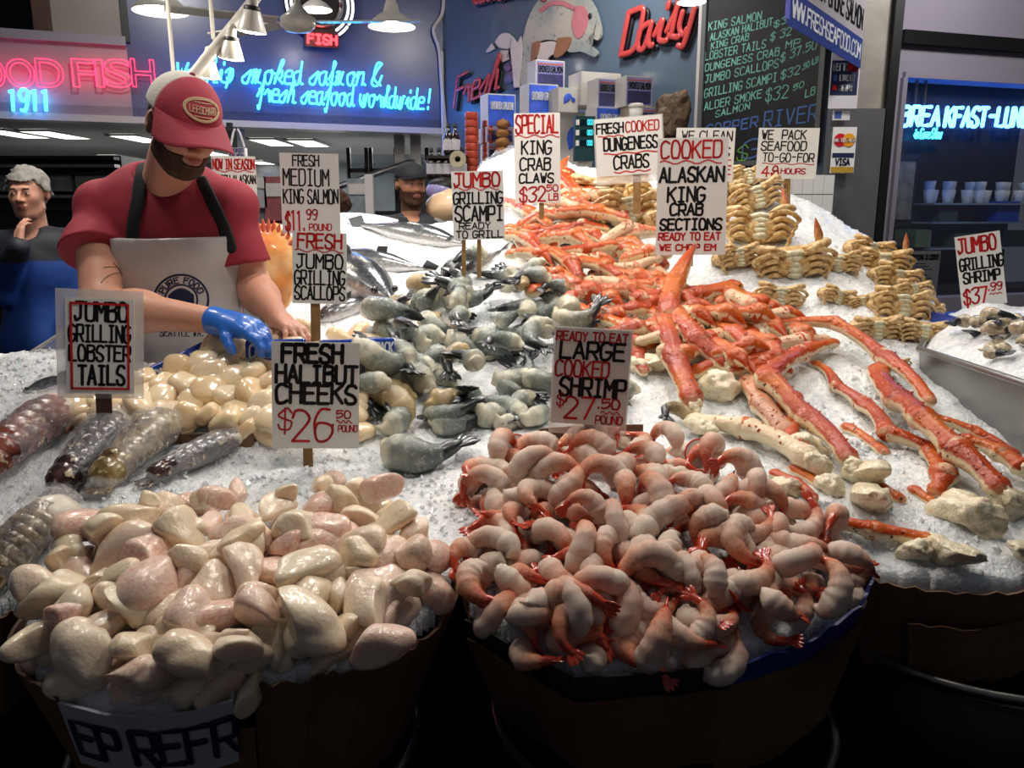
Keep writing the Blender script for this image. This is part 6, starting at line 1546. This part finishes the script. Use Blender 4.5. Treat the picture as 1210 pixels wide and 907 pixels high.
v, f = ico(2); e = WM.sz(702, 20); link('eye', mesh('eye', v*[.018, .01, .02]+[e[0], -.045, e[1]], f, M_dark), t)
for k, pts in enumerate(([(576,62),(583,52),(587,58),(580,62)], [(587,50),(594,41),(603,40),(609,47),(607,56),(600,58),(592,56)], [(594,60),(603,60),(600,68),(605,70),(596,74),(592,66)])): fill('splash', WM, pts, .01, .012, M_splash, t, k == 1)
for k, pts in enumerate(([(597,78),(604,76),(606,82),(600,84)], [(600,88),(610,90),(606,98),(598,96)], [(610,96),(612,104),(606,106)])): fill('water_drop', WM, pts, .01, .01, M_blue, t)
M_redw = mat('redword_m', 'b03a38', .4, coat=.3)
def wallword(text, x0, x1, ya, yb, h, w, lab, script=True, sl=.3):
    t = wthing('wall_lettering', lab, 'lettering', WM, 0, 0); a, b = WM.sz(x0, ya), WM.sz(x1, yb); hh = WM.sz(x0, ya-h)[1]-a[1]
    ss = textlines(text, a[0], b[0], a[1], a[1]+hh, script, sl, 0, 8.2, (b[1]-a[1])/(b[0]-a[0]))
    mb = MB(); sh = MB()
    for q in ss:
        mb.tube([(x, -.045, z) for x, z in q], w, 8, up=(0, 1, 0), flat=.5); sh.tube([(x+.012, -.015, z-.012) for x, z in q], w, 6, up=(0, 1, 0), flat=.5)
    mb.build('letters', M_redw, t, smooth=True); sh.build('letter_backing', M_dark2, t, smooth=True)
wallword('Fresh', 541, 594, 128, 104, 34, .016, 'red script word Fresh on the blue wall')
wallword('Daily', 738, 826, 66, 38, 46, .021, 'large red script word Daily on the blue wall')
wallword('Quality', 563, 660, 4, -14, 40, .022, 'red script letters cut by the top edge of the picture')
# ================================================================ chalkboard
t = wthing('chalkboard', 'chalkboard price list on the blue wall beside the column', 'chalkboard', WM, 0, 0)
a0, a1 = WM.sz(833, 100)[0], WM.sz(974, 100)[0]; zb0, zt0 = WM.sz(870, 194)[1], WM.sz(900, -30)[1]
M_board = mat('board_m', '16181a', .6, var=.35, vscale=3)
bm_ = MB().box(((a0+a1)/2, -.02, (zb0+zt0)/2), (a1-a0, .03, zt0-zb0)); bm_.build('board', M_board, t)
for x in (a0, a1): MB().box((x, -.025, (zb0+zt0)/2), (.03, .05, zt0-zb0)).build('frame_side', mat('bframe_m', '5d5f60', .5), t)
MB().box(((a0+a1)/2, -.025, zb0), (a1-a0, .05, .03)).build('frame_side', mat('bframe_m'), t)
M_ch = mat('chalk_teal', '7fc0b0', .8); M_chb = mat('chalk_blue', '4f74b4', .8); M_chg = mat('chalk_green', '7fc04a', .8); M_chw = mat('chalk_white', 'c8d4cc', .8)
def chalk(text, x0, y0, x1, y1, h, w=.004, m=None, nm='chalk_lettering'):
    a, b = WM.sz(x0, y0), WM.sz(x1, y1); hh = (WM.sz(x0, y0-h)[1]-a[1])*.8; mb = MB()
    ribbons(mb, textlines(text, a[0], b[0], a[1], a[1]+hh, False, .06, .015, 8.6, (b[1]-a[1])/(b[0]-a[0])), w*1.7, -.0365, .0005); mb.build(nm, m or M_ch, t)
for r in (('KING SALMON', 841, 37, 903, 24, 11), ('ALASKAN HALIBUT', 843, 49, 916, 31, 10), ('KING CRAB', 844, 59, 888, 48, 9), ('LOBSTER TAILS', 837, 72, 908, 57, 11), ('DUNGENESS CRAB', 837, 85, 924, 66, 10), ('JUMBO SCALLOPS', 837, 99, 923, 80, 11), ('GRILLING SCAMPI', 836, 116, 921, 97, 12), ('ALDER SMOKE', 836, 131, 903, 116, 11), ('SALMON', 849, 139, 889, 129, 9),
          ('$', 918, 33, 924, 32, 9), ('3-', 927, 30, 940, 25, 9), ('$ 32', 914, 49, 938, 42, 11), ('MP', 932, 58, 948, 55, 10), ('$ 37.50', 926, 74, 968, 58, 12), ('$32', 926, 94, 948, 88, 12), ('.50 LB', 951, 84, 970, 74, 8), ('$32', 908, 120, 934, 116, 18), ('50', 941, 108, 953, 103, 8), ('LB', 955, 116, 966, 112, 11)):
    chalk(*r)
chalk('COPPER', 838, 160, 898, 150, 14, .006, M_chb); chalk('RIVER', 906, 151, 968, 143, 22, .006, M_chb); chalk('GS', 880, 188, 935, 180, 26, .006, M_chb); chalk('$', 874, 190, 886, 189, 22, .004, M_chg); chalk('_', 880, 165, 881, 165, 4)
# banner, poster, stickers on the column
a, b = P(930, 22, 3.55), P(1017, 76, 4.35); WB = Plane(a, b); zz = float(a[2]+b[2])/2
t = wthing('banner', 'white hanging banner with a blue band and web address at the top', 'banner', WB, 0, zz)
M_ban = mat('banner_m', 'a9a4a8', .6, var=.05); M_banb = mat('bannerblue_m', '2c3f84', .5)
L = WB.L; sl_ = float(b[2]-a[2])/L
def bq(mb, x0, x1, z0, z1, y): mb.add([(x0, y, z0+sl_*x0+0), (x1, y, z0+sl_*x1), (x1, y, z1+sl_*x1), (x0, y, z1+sl_*x0), (x0, y+.004, z0+sl_*x0), (x1, y+.004, z0+sl_*x1), (x1, y+.004, z1+sl_*x1), (x0, y+.004, z1+sl_*x0)], [(0, 1, 2, 3), (7, 6, 5, 4), (0, 4, 5, 1), (1, 5, 6, 2), (2, 6, 7, 3), (3, 7, 4, 0)])
zo = float(a[2])-zz
mb = MB(); bq(mb, 0, L, zo+.12, zo+1.2, 0); mb.build('cloth', M_ban, t); mb = MB(); bq(mb, 0, L, zo-.02, zo+.12, 0); mb.build('blue_band', M_banb, t); mb = MB(); bq(mb, -.02, .02, zo, zo+1.2, -.002); mb.build('blue_edge', mat('bannerviolet_m', '6a6ac8', .5), t)
mb = MB(); ribbons(mb, textlines('WWW.FRESHSEAFOOD.COM', .05, L-.03, zo+.02, zo+.085, adv=7.4, rise=sl_), .012, -.0, .002); mb.build('lettering', M_ink, t)
mb = MB(); ribbons(mb, textlines('NORTHWEST SMOKE SALMON', .05, L-.03, zo+.16, zo+.25, adv=7.4, rise=sl_), .013, -.0, .002); mb.build('lettering', M_iblk, t)
def colbox(name, lab, cat, x0, x1, y0, y1, out, m, th=.006, pl=None):
    pl = pl or WC; a, b = pl.sz(x0, y1), pl.sz(x1, y0); t = wthing(name, lab, cat, pl, 0, 0)
    MB().box(((a[0]+b[0])/2, -out, (a[1]+b[1])/2), (b[0]-a[0], th, b[1]-a[1])).build('sheet', m, t); return t, a, b
M_ivory = mat('ivory_m', 'cfccd2', .5)
t, a, b = colbox('poster', 'white and navy poster saying get to know us on the column', 'poster', 973, 1013, 52, 130, .06, M_ivory)
W_, H_ = b[0]-a[0], b[1]-a[1]
def pr(t, a, b, rows, out, pl=None):
    W_, H_ = b[0]-a[0], b[1]-a[1]; by = {}
    for tx, x0, x1, y0, y1, m, w in rows:
        mb = by.setdefault(m, MB())
        if tx == '#': mb.box((a[0]+W_*(x0+x1)/2, -out+.0005, b[1]-H_*(y0+y1)/2), (W_*(x1-x0), .003, H_*(y1-y0)))
        else: ribbons(mb, textlines(tx, a[0]+W_*x0, a[0]+W_*x1, b[1]-H_*y1, b[1]-H_*y0, adv=7.6), w*H_, -out, .002)
    for m, mb in by.items(): mb.build('print', m, t)
pr(t, a, b, [('#', .02, .95, .28, .80, M_navy, 0)], .063); pr(t, a, b, [('GET TO', .08, .55, .33, .43, M_ink, .02), ('LIKE US', .32, .80, .50, .58, M_ink, .018), ('SIGN UP', .32, .80, .65, .73, M_ink, .018), ('#', .12, .22, .50, .59, mat('fbblue', '3c5a9c', .5), 0), ('#', .10, .24, .65, .72, M_ired, 0)], .066)
pr(t, a, b, [('KNOW', .58, .92, .33, .43, M_ired, .022)], .066)
t, a, b = colbox('small_sticker', 'small blue and white sticker above the payment card sign', 'sticker', 980, 1001, 130, 143, .04, M_ivory); pr(t, a, b, [('#', .1, .5, .2, .85, mat('fbblue', '3c5a9c', .5), 0)], .043)
t, a, b = colbox('payment_sticker', 'white sticker with red and yellow circles and blue bar on the steel column', 'sticker', 977, 1009, 151, 205, .04, mat('stick_white', 'e2e2e0', .4))
W_, H_ = b[0]-a[0], b[1]-a[1]
for fx, m in ((.32, 'c8202c'), (.68, 'e8a020')):
    mb = MB(); mb.prism([(a[0]+W_*fx+W_*.27*math.cos(k*.2618), b[1]-H_*.28+W_*.27*math.sin(k*.2618)) for k in range(24)], 0, .002); o = mb.build('disc', mat('disc_'+m, m, .4), t)
    for v in o.data.vertices: v.co = (v.co.x, -.044-v.co.z*(1 if fx < .5 else 1.6), v.co.y)
pr(t, a, b, [('#', .04, .96, .56, .66, M_navy, 0), ('VISA', .2, .78, .69, .82, M_navy, .03), ('#', .02, .98, .86, .99, mat('gold_m', 'b8923c', .4), 0)], .044); pr(t, a, b, [('MasterCard'.upper(), .06, .94, .25, .32, M_ink, .014)], .050)
# ================================================================ café interior
def cafe(name, lab, cat, px, py, depth): pass
WK2 = Plane(P(1060, 200, 5.6), P(1210, 200, 5.9))
t = wthing('menu_frame', 'framed menu hanging inside the cafe window', 'picture', WK, 0, 0); a, b = WK.sz(1064, 268), WK.sz(1103, 181)
MB().box(((a[0]+b[0])/2, .12, (a[1]+b[1])/2), (b[0]-a[0], .02, b[1]-a[1])).build('frame', M_dark2, t); MB().box(((a[0]+b[0])/2, .105, (a[1]+b[1])/2), ((b[0]-a[0])*.72, .012, (b[1]-a[1])*.8)).build('paper', mat('menupaper', '5a5c58', .5, var=.4, vscale=20), t)
t = wthing('window_notice', 'grey printed notice low in the cafe window', 'notice', WK, 0, 0); a, b = WK.sz(1064, 346), WK.sz(1110, 296)
MB().box(((a[0]+b[0])/2, -.01, (a[1]+b[1])/2), (b[0]-a[0], .006, b[1]-a[1])).build('paper', mat('notice_m', '6d7072', .5), t)
mb = MB(); W_, H_ = b[0]-a[0], b[1]-a[1]
ribbons(mb, textlines('EVERYTHING IS COOKED', a[0]+W_*.06, b[0]-W_*.06, b[1]-H_*.2, b[1]-H_*.09), .006, -.014, .001)
for k in range(9): ribbons(mb, [np.array([(a[0]+W_*.08, b[1]-H_*(.3+.07*k)), (a[0]+W_*(.6+.3*((k*7) % 3)/3), b[1]-H_*(.3+.07*k))])], .003, -.014, .001)
mb.build('print', M_iblk, t)
s0 = WK2.sz(1098, 240); s1 = WK2.sz(1330, 240)
M_cup = mat('cup_m', 'd9dcd4', .3, coat=.5); M_shelf = mat('shelf_m', '8fa0a4', .3, metal=.3)
for k, (y, dz) in enumerate(((240, 0), (262, 0), (292, 0))):
    z = WK2.sz(1150, y)[1]; tag(WK2.box(s0[0], s1[0], z-.012, z, -.25, .05).build('cafe_shelf', M_shelf), ('glass shelf carrying the white cups in the cafe', 'empty glass shelf below the cups', 'lower shelf behind the cafe window')[k], 'shelf')
z = WK2.sz(1150, 240)[1]
cupm = MB().lathe([(.001, 0), (.028, 0), (.040, .09), (.036, .09), (.026, .008), (.001, .008)], 16).mesh('cup', M_cup, True)
for k, px in enumerate((1103, 1114, 1125, 1134, 1148, 1158, 1163, 1177, 1188, 1199, 1210, 1222, 1234)):
    s_ = WK2.sz(px, 240)[0]
    o = link('cup', cupm, None, WK2.w(s_, z+.001, -.05-.05*(k % 2)), (0, 0, k)); tag(o, 'white cup on the glass shelf in the cafe', 'cup', 'white cups on the cafe shelf')
    if k % 3 != 1: o = link('cup', cupm, None, WK2.w(s_, z+.058, -.05-.05*(k % 2)), (0, 0, k)); tag(o, 'white cup stacked in another cup on the cafe shelf', 'cup', 'white cups stacked on the cafe shelf')
for px, py, w, h_, c, lab in ((1190, 262, 34, 24, '24489a', 'blue plastic box behind the cups in the cafe'), (1120, 262, 26, 14, '3a4a40', 'dark green container on the middle cafe shelf'), (1140, 292, 30, 16, '4c5a4a', 'grey-green container on the lower cafe shelf'), (1090, 292, 22, 20, '6a7a50', 'olive container low in the cafe window'), (1200, 292, 40, 20, '28302c', 'dark crate on the lower cafe shelf')):
    q = WK2.sz(px, py); k = mpp(px, py, 5.8); tag(WK2.box(q[0]-w*k/2, q[0]+w*k/2, q[1], q[1]+h_*k, -.2, 0).build('container', mat('cont_'+c, c, .35, coat=.3)), lab, 'container')
tag(WK.box(xa, 2.4, zb, zb+.03, -.5, -.12).build('cafe_counter', M_dark2), 'dark counter ledge behind the cafe window', 'counter')
c = WK2.sz(1158, 104); t = thing('pendant_lamp', 'unlit grey lamp hanging inside the cafe above the blue neon', 'lamp', WK2.w(c[0], c[1], .3)); MB().lathe([(.16, 0), (.14, .03), (.05, .07), (.02, .12)], 24).build('shade', M_enamel, t, smooth=True)
area(tuple(WK2.w(1.0, 2.9, .2)), .5, 9, col=(.9, .95, .9)); 
# ================================================================ shop interior behind the opening
for x, y, p in ((-3.2, 8.4, 40), (-1.6, 8.6, 40), (-2.4, 10.6, 30), (-4.6, 8.6, 30), (-.9, 10.4, 26)):  # fill lights added because the ceiling panels alone leave the shop dark
    l = bpy.data.lights.new('shop_fill_light', 'AREA'); l.energy = p*.8; l.shape = 'DISK'; l.size = 1.2; l.color = (1, .98, .95); o = bpy.data.objects.new('shop_fill_light', l); COL.objects.link(o); o.location = (x, y, ZS-.05)
    l = bpy.data.lights.new('shop_fill_light', 'POINT'); l.energy = p*.14; l.shadow_soft_size = .4; o = bpy.data.objects.new('shop_fill_light', l); COL.objects.link(o); o.location = (x, y, 1.5)  # unseen fill point at mid height, added to brighten the ceiling
# dark cold store with pipes at the left
t = thing('cold_shelf', 'dark open refrigerator shelf unit behind the grey-haired man', 'shelf', P(60, 300, 6.9)); o = np.array([*P(60, 300, 6.9)]); 
a, b = P(-60, 183, 6.9), P(136, 183, 6.9); z1 = a[2]
MB().box(((a[0]+b[0])/2-o[0], .4, z1/2-o[2]), (b[0]-a[0], .6, z1)).build('cabinet', M_dark2, t)
for k, y in enumerate((187, 196, 205, 232, 246)):
    z = P(60, y, 6.9)[2]; MB().box(((a[0]+b[0])/2-o[0], .02, z-o[2]), (b[0]-a[0], .1, .025)).build('shelf_rail', M_steel if k % 2 else M_dark, t)
MB().box((P(20, 215, 6.9)[0]-o[0], .05, P(20, 215, 6.9)[2]-o[2]), (.9, .1, .15)).build('grey_panel', mat('gpanel', '6a6c6c', .4, var=.3), t); MB().box((P(112, 216, 6.9)[0]-o[0], .05, P(112, 216, 6.9)[2]-o[2]), (.32, .1, .12)).build('grey_panel', mat('gpanel'), t)
# glass doors and posts on the right
for k, (x0, x1) in enumerate(((412, 436), (438, 470), (472, 506))):
    Y = 8.0; a, b = P(x0, 184, Y), P(x1, 262, Y); t = thing('glass_door', ('narrow glass door in the shop behind the price cards', 'middle glass door behind the black-capped man', 'glass door nearest the bottle shelf in the shop')[k], 'glass door', ((a[0]+b[0])/2, Y, 0))
    w_ = b[0]-a[0]; MB().box((0, 0, 1.05), (w_-.04, .01, 2.1)).build('pane', mat('doorpane', '8fa4ac', .1, alpha=.35, spec=1), t)
    for sx in (-1, 1): MB().box((sx*w_/2, 0, 1.08), (.035, .04, 2.16)).build('frame_post', M_dark2, t)
    MB().box((0, 0, 1.95), (w_, .04, .04)).build('frame_rail', M_dark2, t); MB().box((0, 0, 1.55), (w_, .04, .04)).build('frame_rail', M_dark2, t)
for px, x2 in ((472, 0), (491, 0)):
    a = P(px, 170, 7.6); tag(MB().box((a[0], a[1], 2.1), (.09, .06, .5)).build('ceiling_post', M_ceil), 'short white post hanging from the shop ceiling %s the capped man' % ('left of' if px == 472 else 'above'), 'post')
a, b = P(395, 222, 7.2), P(490, 190, 7.6); tag(MB().tube([a, b], .03, 8).build('steel_pipe', M_steel, smooth=True), 'slanting steel pipe under the shop ceiling', 'pipe')
tag(MB().box(P(437, 235, 5.2)+[0, 0, -.3], (.05, .05, .9)).box(P(437, 235, 5.2)*[1, 1, 0]+[0, 0, .45], (.05, .05, .92)).build('white_post', M_trim), 'thin white post behind the salmon ice', 'post')
for k, (px, py, w, h_, c, lab) in enumerate(((215, 200, 10, 30, 'a8a49c', ''), (270, 165, 30, 26, '2a2c2a', 'dark hanging scale housing beside the cap of the fishmonger'), (425, 232, 24, 40, '7f8890', 'grey appliance behind the salmon card'), (330, 235, 26, 50, '8a4a50', 'reddish goods stacked behind the salmon card'), (518, 222, 30, 60, '3a4658', 'blue-grey cabinet behind the black-capped man'), (310, 225, 18, 40, '9aa0a4', 'pale appliance left of the salmon card'))):
    if not lab: continue
    Y = 6.6; q = P(px, py, Y); s_ = mpp(px, py, Y); t = thing('shop_fixture', lab, 'fixture', (q[0], q[1], q[2])); MB().box((0, 0, 0), (w*s_, .2, h_*s_)).box((0, .05, -q[2]/2) if k != 1 else (0, .05, (ZS-q[2])/2), (w*s_*.8, .1, q[2]-h_*s_*.8) if k != 1 else (.04, .04, ZS-q[2])).build('body', mat('fx_'+c, c, .5, var=.3, vscale=9), t); MB().box((0, -.105, h_*s_*.2), (w*s_*.8, .01, h_*s_*.3)).build('face_panel', M_trim if k != 1 else M_dark, t)
# paper carrier bag over the season card
q = P(281, 180, 3.3); t = thing('paper_bag', 'small pale carrier bag with purple print hanging above the season card', 'bag', q); s_ = mpp(281, 180, 3.3)
MB().box((0, 0, -.01), (20*s_, .03, 16*s_)).build('bag', M_ivory, t)
for x in (-1, 1): MB().tube([(x*8*s_, 0, 7*s_), (x*4*s_, 0, 22*s_), (x*2*s_, 0, 26*s_)], .004, 6).build('handle', M_ivory, t)
mb = MB(); ribbons(mb, textlines('SMOKED', -8*s_, 8*s_, 0, 4*s_)+textlines('SALMON', -8*s_, 8*s_, -6*s_, -2*s_), .003, .016-.032-.001+.0, .001); o = mb.build('print', mat('violet_ink', '5a4a9c', .5), t); o.location = (0, -.0, 0)
# ================================================================ boxes, tins and bottles on the back counter
M_kraft = mat('boxcream_m', 'c9bd9c', .6, var=.06); M_boxw = mat('boxwhite_m', 'd2cfc8', .5); M_lab = mat('boxlabel_m', '8c90c8', .4, var=.1); M_labn = mat('boxlabeldark_m', '3c3c6a', .4, var=.3, vscale=20); M_orng = mat('boxorange_m', 'b8604a', .5)
def gbox(lab, x0, x1, y0, y1, Y, kind, dep=.16, rz=.35, text=None):
    a, b = P(x0, y1, Y), P(x1, y0, Y); w = b[0]-a[0]; h_ = b[2]-a[2]; t = thing('gift_box', lab, 'box', (a[0], Y, a[2]), (0, 0, rz)); w /= math.cos(rz)
    MB().box((w/2, dep/2, h_/2), (w, dep, h_)).build('carton', M_boxw if kind != 'k' else M_kraft, t)
    MB().box((w+.001, dep/2, h_/2), (.004, dep*.96, h_*.96)).build('side_panel', M_kraft, t); v, f = ico(2); link('side_seal', mesh('side_seal', v*[.003, .012, .012]+[w+.004, dep*.45, h_*.55], f, M_dark), t)
    if kind == 'b': MB().box((w/2, -.002, h_*.5), (w*.94, .004, h_*.92)).build('front_label', mat('brightblue', '3f66e0', .4, var=.35, vscale=14), t); rows = [('SMOKED SALMON', .12, .9, .55, .75)]
    elif kind == 'f':
        MB().box((w/2, -.002, h_*.5), (w*.98, .004, h_*.98)).build('front_label', M_boxw, t)
        mb = MB(); mb.tube([(w*(.3+.45*u), -.006, h_*(.35+.3*math.sin(u*2.6))) for u in np.linspace(0, 1, 12)], [.004, h_*.13, h_*.16, h_*.12, h_*.03, h_*.10], 8, flat=.15, up=(0, 1, 0)); mb.build('blue_fish_print', mat('brightblue', '3f66e0', .4), t, smooth=True); rows = []
    else:
        MB().box((w/2, -.002, h_*.5), (w*.94, .004, h_*.92)).build('front_label', M_lab, t); MB().box((w/2, -.004, h_*.30), (w*.88, .004, h_*.42)).build('picture_panel', M_labn, t); MB().box((w/2, -.004, h_*.86), (w*.9, .004, h_*.05)).build('red_band', M_orng, t)
        rows = [('SMOKED SALMON', .08, .92, .58, .78)]
    for tx, u0, u1, v0, v1 in rows:
        mb = MB(); ribbons(mb, textlines(tx, w*u0, w*u1, h_*v0, h_*v1, adv=7.4), h_*.035, -.006, .001); mb.build('print', M_ink if kind == 'b' else M_dark2, t)
    return t
gbox('blue-lit smoked salmon box at the left of the counter stack', 576, 609, 110, 150, 5.9, 'b'); gbox('lilac smoked salmon box second from the bottom at the left', 574, 607, 150, 168, 5.9, 'l'); gbox('grey lilac box at the bottom left of the stack', 576, 609, 168, 210, 5.9, 'l')  # first box: blue light on its front is painted as the label colour
gbox('box with bright blue front left of the blue fish box', 624, 660, 98, 140, 5.6, 'b'); gbox('topmost smoked salmon box, in front of the wooden salmon', 633, 668, 70, 104, 5.8, 'l')
gbox('small white box with a blue fish print between two larger boxes', 659, 684, 103, 132, 5.5, 'f'); gbox('largest white box with a blue fish print near the top', 686, 736, 84, 124, 5.5, 'f', .2)
gbox('smoked salmon box with red picture label beside the largest white box', 706, 736, 92, 128, 5.3, 'l'); gbox('rightmost smoked salmon box, tilted, before the brown paper', 739, 773, 89, 125, 5.2, 'l')
gbox('cream box under the two picture-label boxes', 704, 742, 126, 160, 5.25, 'b'); gbox('cream carton under the box at the right end of the stack', 742, 778, 125, 160, 5.2, 'k'); gbox('plain cream carton behind the claws price card', 622, 662, 140, 200, 5.7, 'k'); gbox('wide pale carton behind the digital scale', 660, 702, 132, 200, 5.6, 'f', .2)
tag(MB().box((float(P(680, 205, 5.6)[0])-.05, 5.55, .86), (1.0, .42, 1.72)).build('back_counter', M_white), 'white counter carrying the gift boxes at the back', 'counter')
# tins
tin = MB().lathe([(.001, 0), (.045, 0), (.047, .004), (.047, .046), (.045, .05), (.001, .05)], 20).mesh('tin', mat('tin_m', 'b4432c', .35, coat=.4, var=.2, vscale=30), True)
q = P(561, 205, 5.9)
for c in range(2):
    for k in range(8 if c == 0 else 7): tag(link('food_tin', tin, None, (q[0]+c*.12-.02, 5.9+.05*c, q[2]+.052*k)), 'red round tin stacked in the column left of the boxes', 'tin', 'red tins stacked on the back counter')
for k in range(6): v, f = ico(3); tag(link('jute_bundle', mesh('jute_bundle', v*[.05, .045, .034]*(1+.15*fbm(v, 3, 2, k))[:, None], f, mat('jute_m', '9a6a3c', .7, var=.3)), None, (q[0]+.20, 5.85, q[2]+.03+.06*k)), 'brown bagged snack stacked between tins and boxes', 'bag', 'brown bags between tins and boxes')
tag(MB().box((float(q[0])-.12, 6.0, float(q[2])/2), (.75, .45, float(q[2])-.01)).build('side_counter', M_dark2), 'dark counter under the bottles and tins', 'counter')
# bottles and jars
bot = MB().lathe([(.001, 0), (.032, 0), (.034, .01), (.034, .10), (.026, .13), (.013, .15), (.012, .19), (.001, .19)], 16).mesh('body', mat('bottle_m', '2a1c18', .15, coat=.8), True)
cap_m = MB().lathe([(.0145, .172), (.0145, .2), (.001, .2)], 12).mesh('cap', M_dark, True); lab_m = MB().lathe([(.0348, .025), (.0352, .03), (.0352, .09), (.0348, .095)], 16).mesh('paper_label', M_ivory, True)
for row, (y, xs) in enumerate(((178, (530, 538)), (206, (510, 519, 528, 537, 546)))):
    for px in xs:
        a = P(px, y+4, 5.75+.0*row); t = thing('sauce_bottle', 'dark sauce bottle with white label on the %s row beside the conduit' % ('upper', 'lower')[row], 'bottle', a, (0, 0, px), 'sauce bottles left of the red tins (%s row)' % ('upper', 'lower')[row]); link('body', bot, t); link('cap', cap_m, t); link('paper_label', lab_m, t)
for y, lab in ((184, 'narrow dark shelf under the two upper sauce bottles'), (212, 'narrow dark shelf under the lower sauce bottles')):
    a, b = P(504, y, 5.75), P(552, y, 5.75); tag(MB().box(((a[0]+b[0])/2, 5.78, a[2]-.01), (b[0]-a[0], .16, .02)).build('bottle_shelf', M_dark2), lab, 'shelf')
q = P(541, 188, 5.6); t = thing('tape_roll', 'cream roll of tape on the bottle shelf', 'tape', q, (math.pi/2, 0, 0)); MB().lathe([(.02, -.02), (.055, -.02), (.055, .02), (.02, .02), (.02, -.02)], 24).build('roll', M_kraft, t)
q = P(522, 225, 5.2); v, f = ico(3); t = thing('helmet_bag', 'lilac and black rounded bag beside the capped man', 'bag', q); link('body', mesh('body', v*[.10, .08, .07], f, mat('lilac_m', '9a8fc0', .4, coat=.4)), t); link('black_cover', mesh('black_cover', v*[.104, .084, .06]+[.01, .01, .022], f, M_dark), t)
q = P(530, 245, 4.75); v, f = ico(3); t = thing('bread_bag', 'bag of tan rolls behind the scampi card', 'bag', q); link('body', mesh('body', v*[.13, .09, .10]*(1+.08*fbm(v, 3, 2, 3))[:, None], f, mat('tan_m', 'd2b08a', .5, coat=.5, var=.1)), t); MB().box((.0, 0, -.14), (.16, .12, .16)).build('clear_tub', mat('tub_m', 'b8b8b8', .2, alpha=.6), t)
# scale display
a, b = P(679, 190, 4.6), P(704, 137, 4.6); t = thing('digital_scale', 'dark green digital scale with three lit cyan readouts', 'scale', ((a[0]+b[0])/2, 4.6, a[2]), (0, 0, .1)); w, h_ = b[0]-a[0], b[2]-a[2]
MB().box((0, .03, h_/2), (w, .05, h_)).build('display_head', mat('scale_m', '15383c', .35, coat=.3), t)
M_cy = mat('cyan_digits', '103838', .4, emit='40d8e8', estr=2.0); M_win = mat('scalewin', '0c2024', .2)
for k in range(3):
    z = h_*(.86-.23*k); MB().box((w*.08, .003, z), (w*.62, .006, h_*.13)).build('readout', M_win, t); MB().box((-w*.38, .003, z), (w*.16, .006, h_*.12)).build('keypad', M_boxw, t)
    mb = MB(); ribbons(mb, textlines('000', w*.10, w*.36, z-.012, z+.014), .0028, 0, .003); mb.build('digits', M_cy, t)
MB().box((0, .05, -.12), (w*.5, .05, .26)).build('post', M_boxw, t)
q = P(690, 222, 4.55); tag(MB().box((q[0]+.02, 4.62, q[2]-.25), (.30, .2, .5)).build('scale_body', M_boxw), 'white body of the scale half hidden behind the top crabs', 'scale body')
# cup and brown paper
q = P(751, 152, 5.0); t = thing('paper_cup', 'white lidded paper cup on top of the cartons', 'cup', q); MB().lathe([(.001, 0), (.032, 0), (.042, .12), (.001, .12)], 24).build('cup', M_white, t, smooth=True); MB().lathe([(.044, .118), (.046, .13), (.038, .142), (.001, .142)], 24).build('lid', M_boxw, t, smooth=True)
q = P(792, 140, 4.9); v, f = ico(4); v = v*[.10, .09, .16]; v = v*(1+.34*fbm(v, 13, 3, 9))[:, None]; tag(link('brown_paper_bag', mesh('brown_paper_bag', v, f, mat('brownp_m', '5e4c3a', .7, var=.3), False), None, q, (0, .2, 0)), 'crumpled brown paper bag between the boxes and the chalkboard', 'bag')
tag(MB().box((float(P(790, 190, 4.9)[0]), 4.95, .86), (.35, .3, 1.72)).build('side_stand', M_dark2), 'dark stand under the crumpled brown bag', 'stand')
t_ = P(918, 235, 4.5); 
tl = thing('tiled_ledge', 'white tiled ledge beside the steel column', 'ledge', P(953, 232, 4.3)); s_ = mpp(953, 232, 4.3)
MB().box((0, .05, -.45), (62*s_, .09, 1.1)).build('ledge', M_dark2, tl)
for i in range(5):
    for j in range(3): MB().box(((i-2)*12.4*s_, -.002, .06-j*.10), (12*s_, .012, .096)).build('tile', M_white, tl)
# dark pan and hanging items in the upstairs opening
t = thing('black_chair', 'black chair back in the upstairs opening at the top left', 'chair', WA.w(WA.sz(15, 30)[0], zt+.04, -.6)); MB().box((0, 0, .25), (.5, .06, .5), top=.8).build('backrest', M_dark, t); MB().box((0, .2, .03), (.5, .4, .06)).build('seat', M_dark, t)
for px in (1165, 1190): pass
# reflections of daylight on the floor: wet dark floor stones under the right barrel
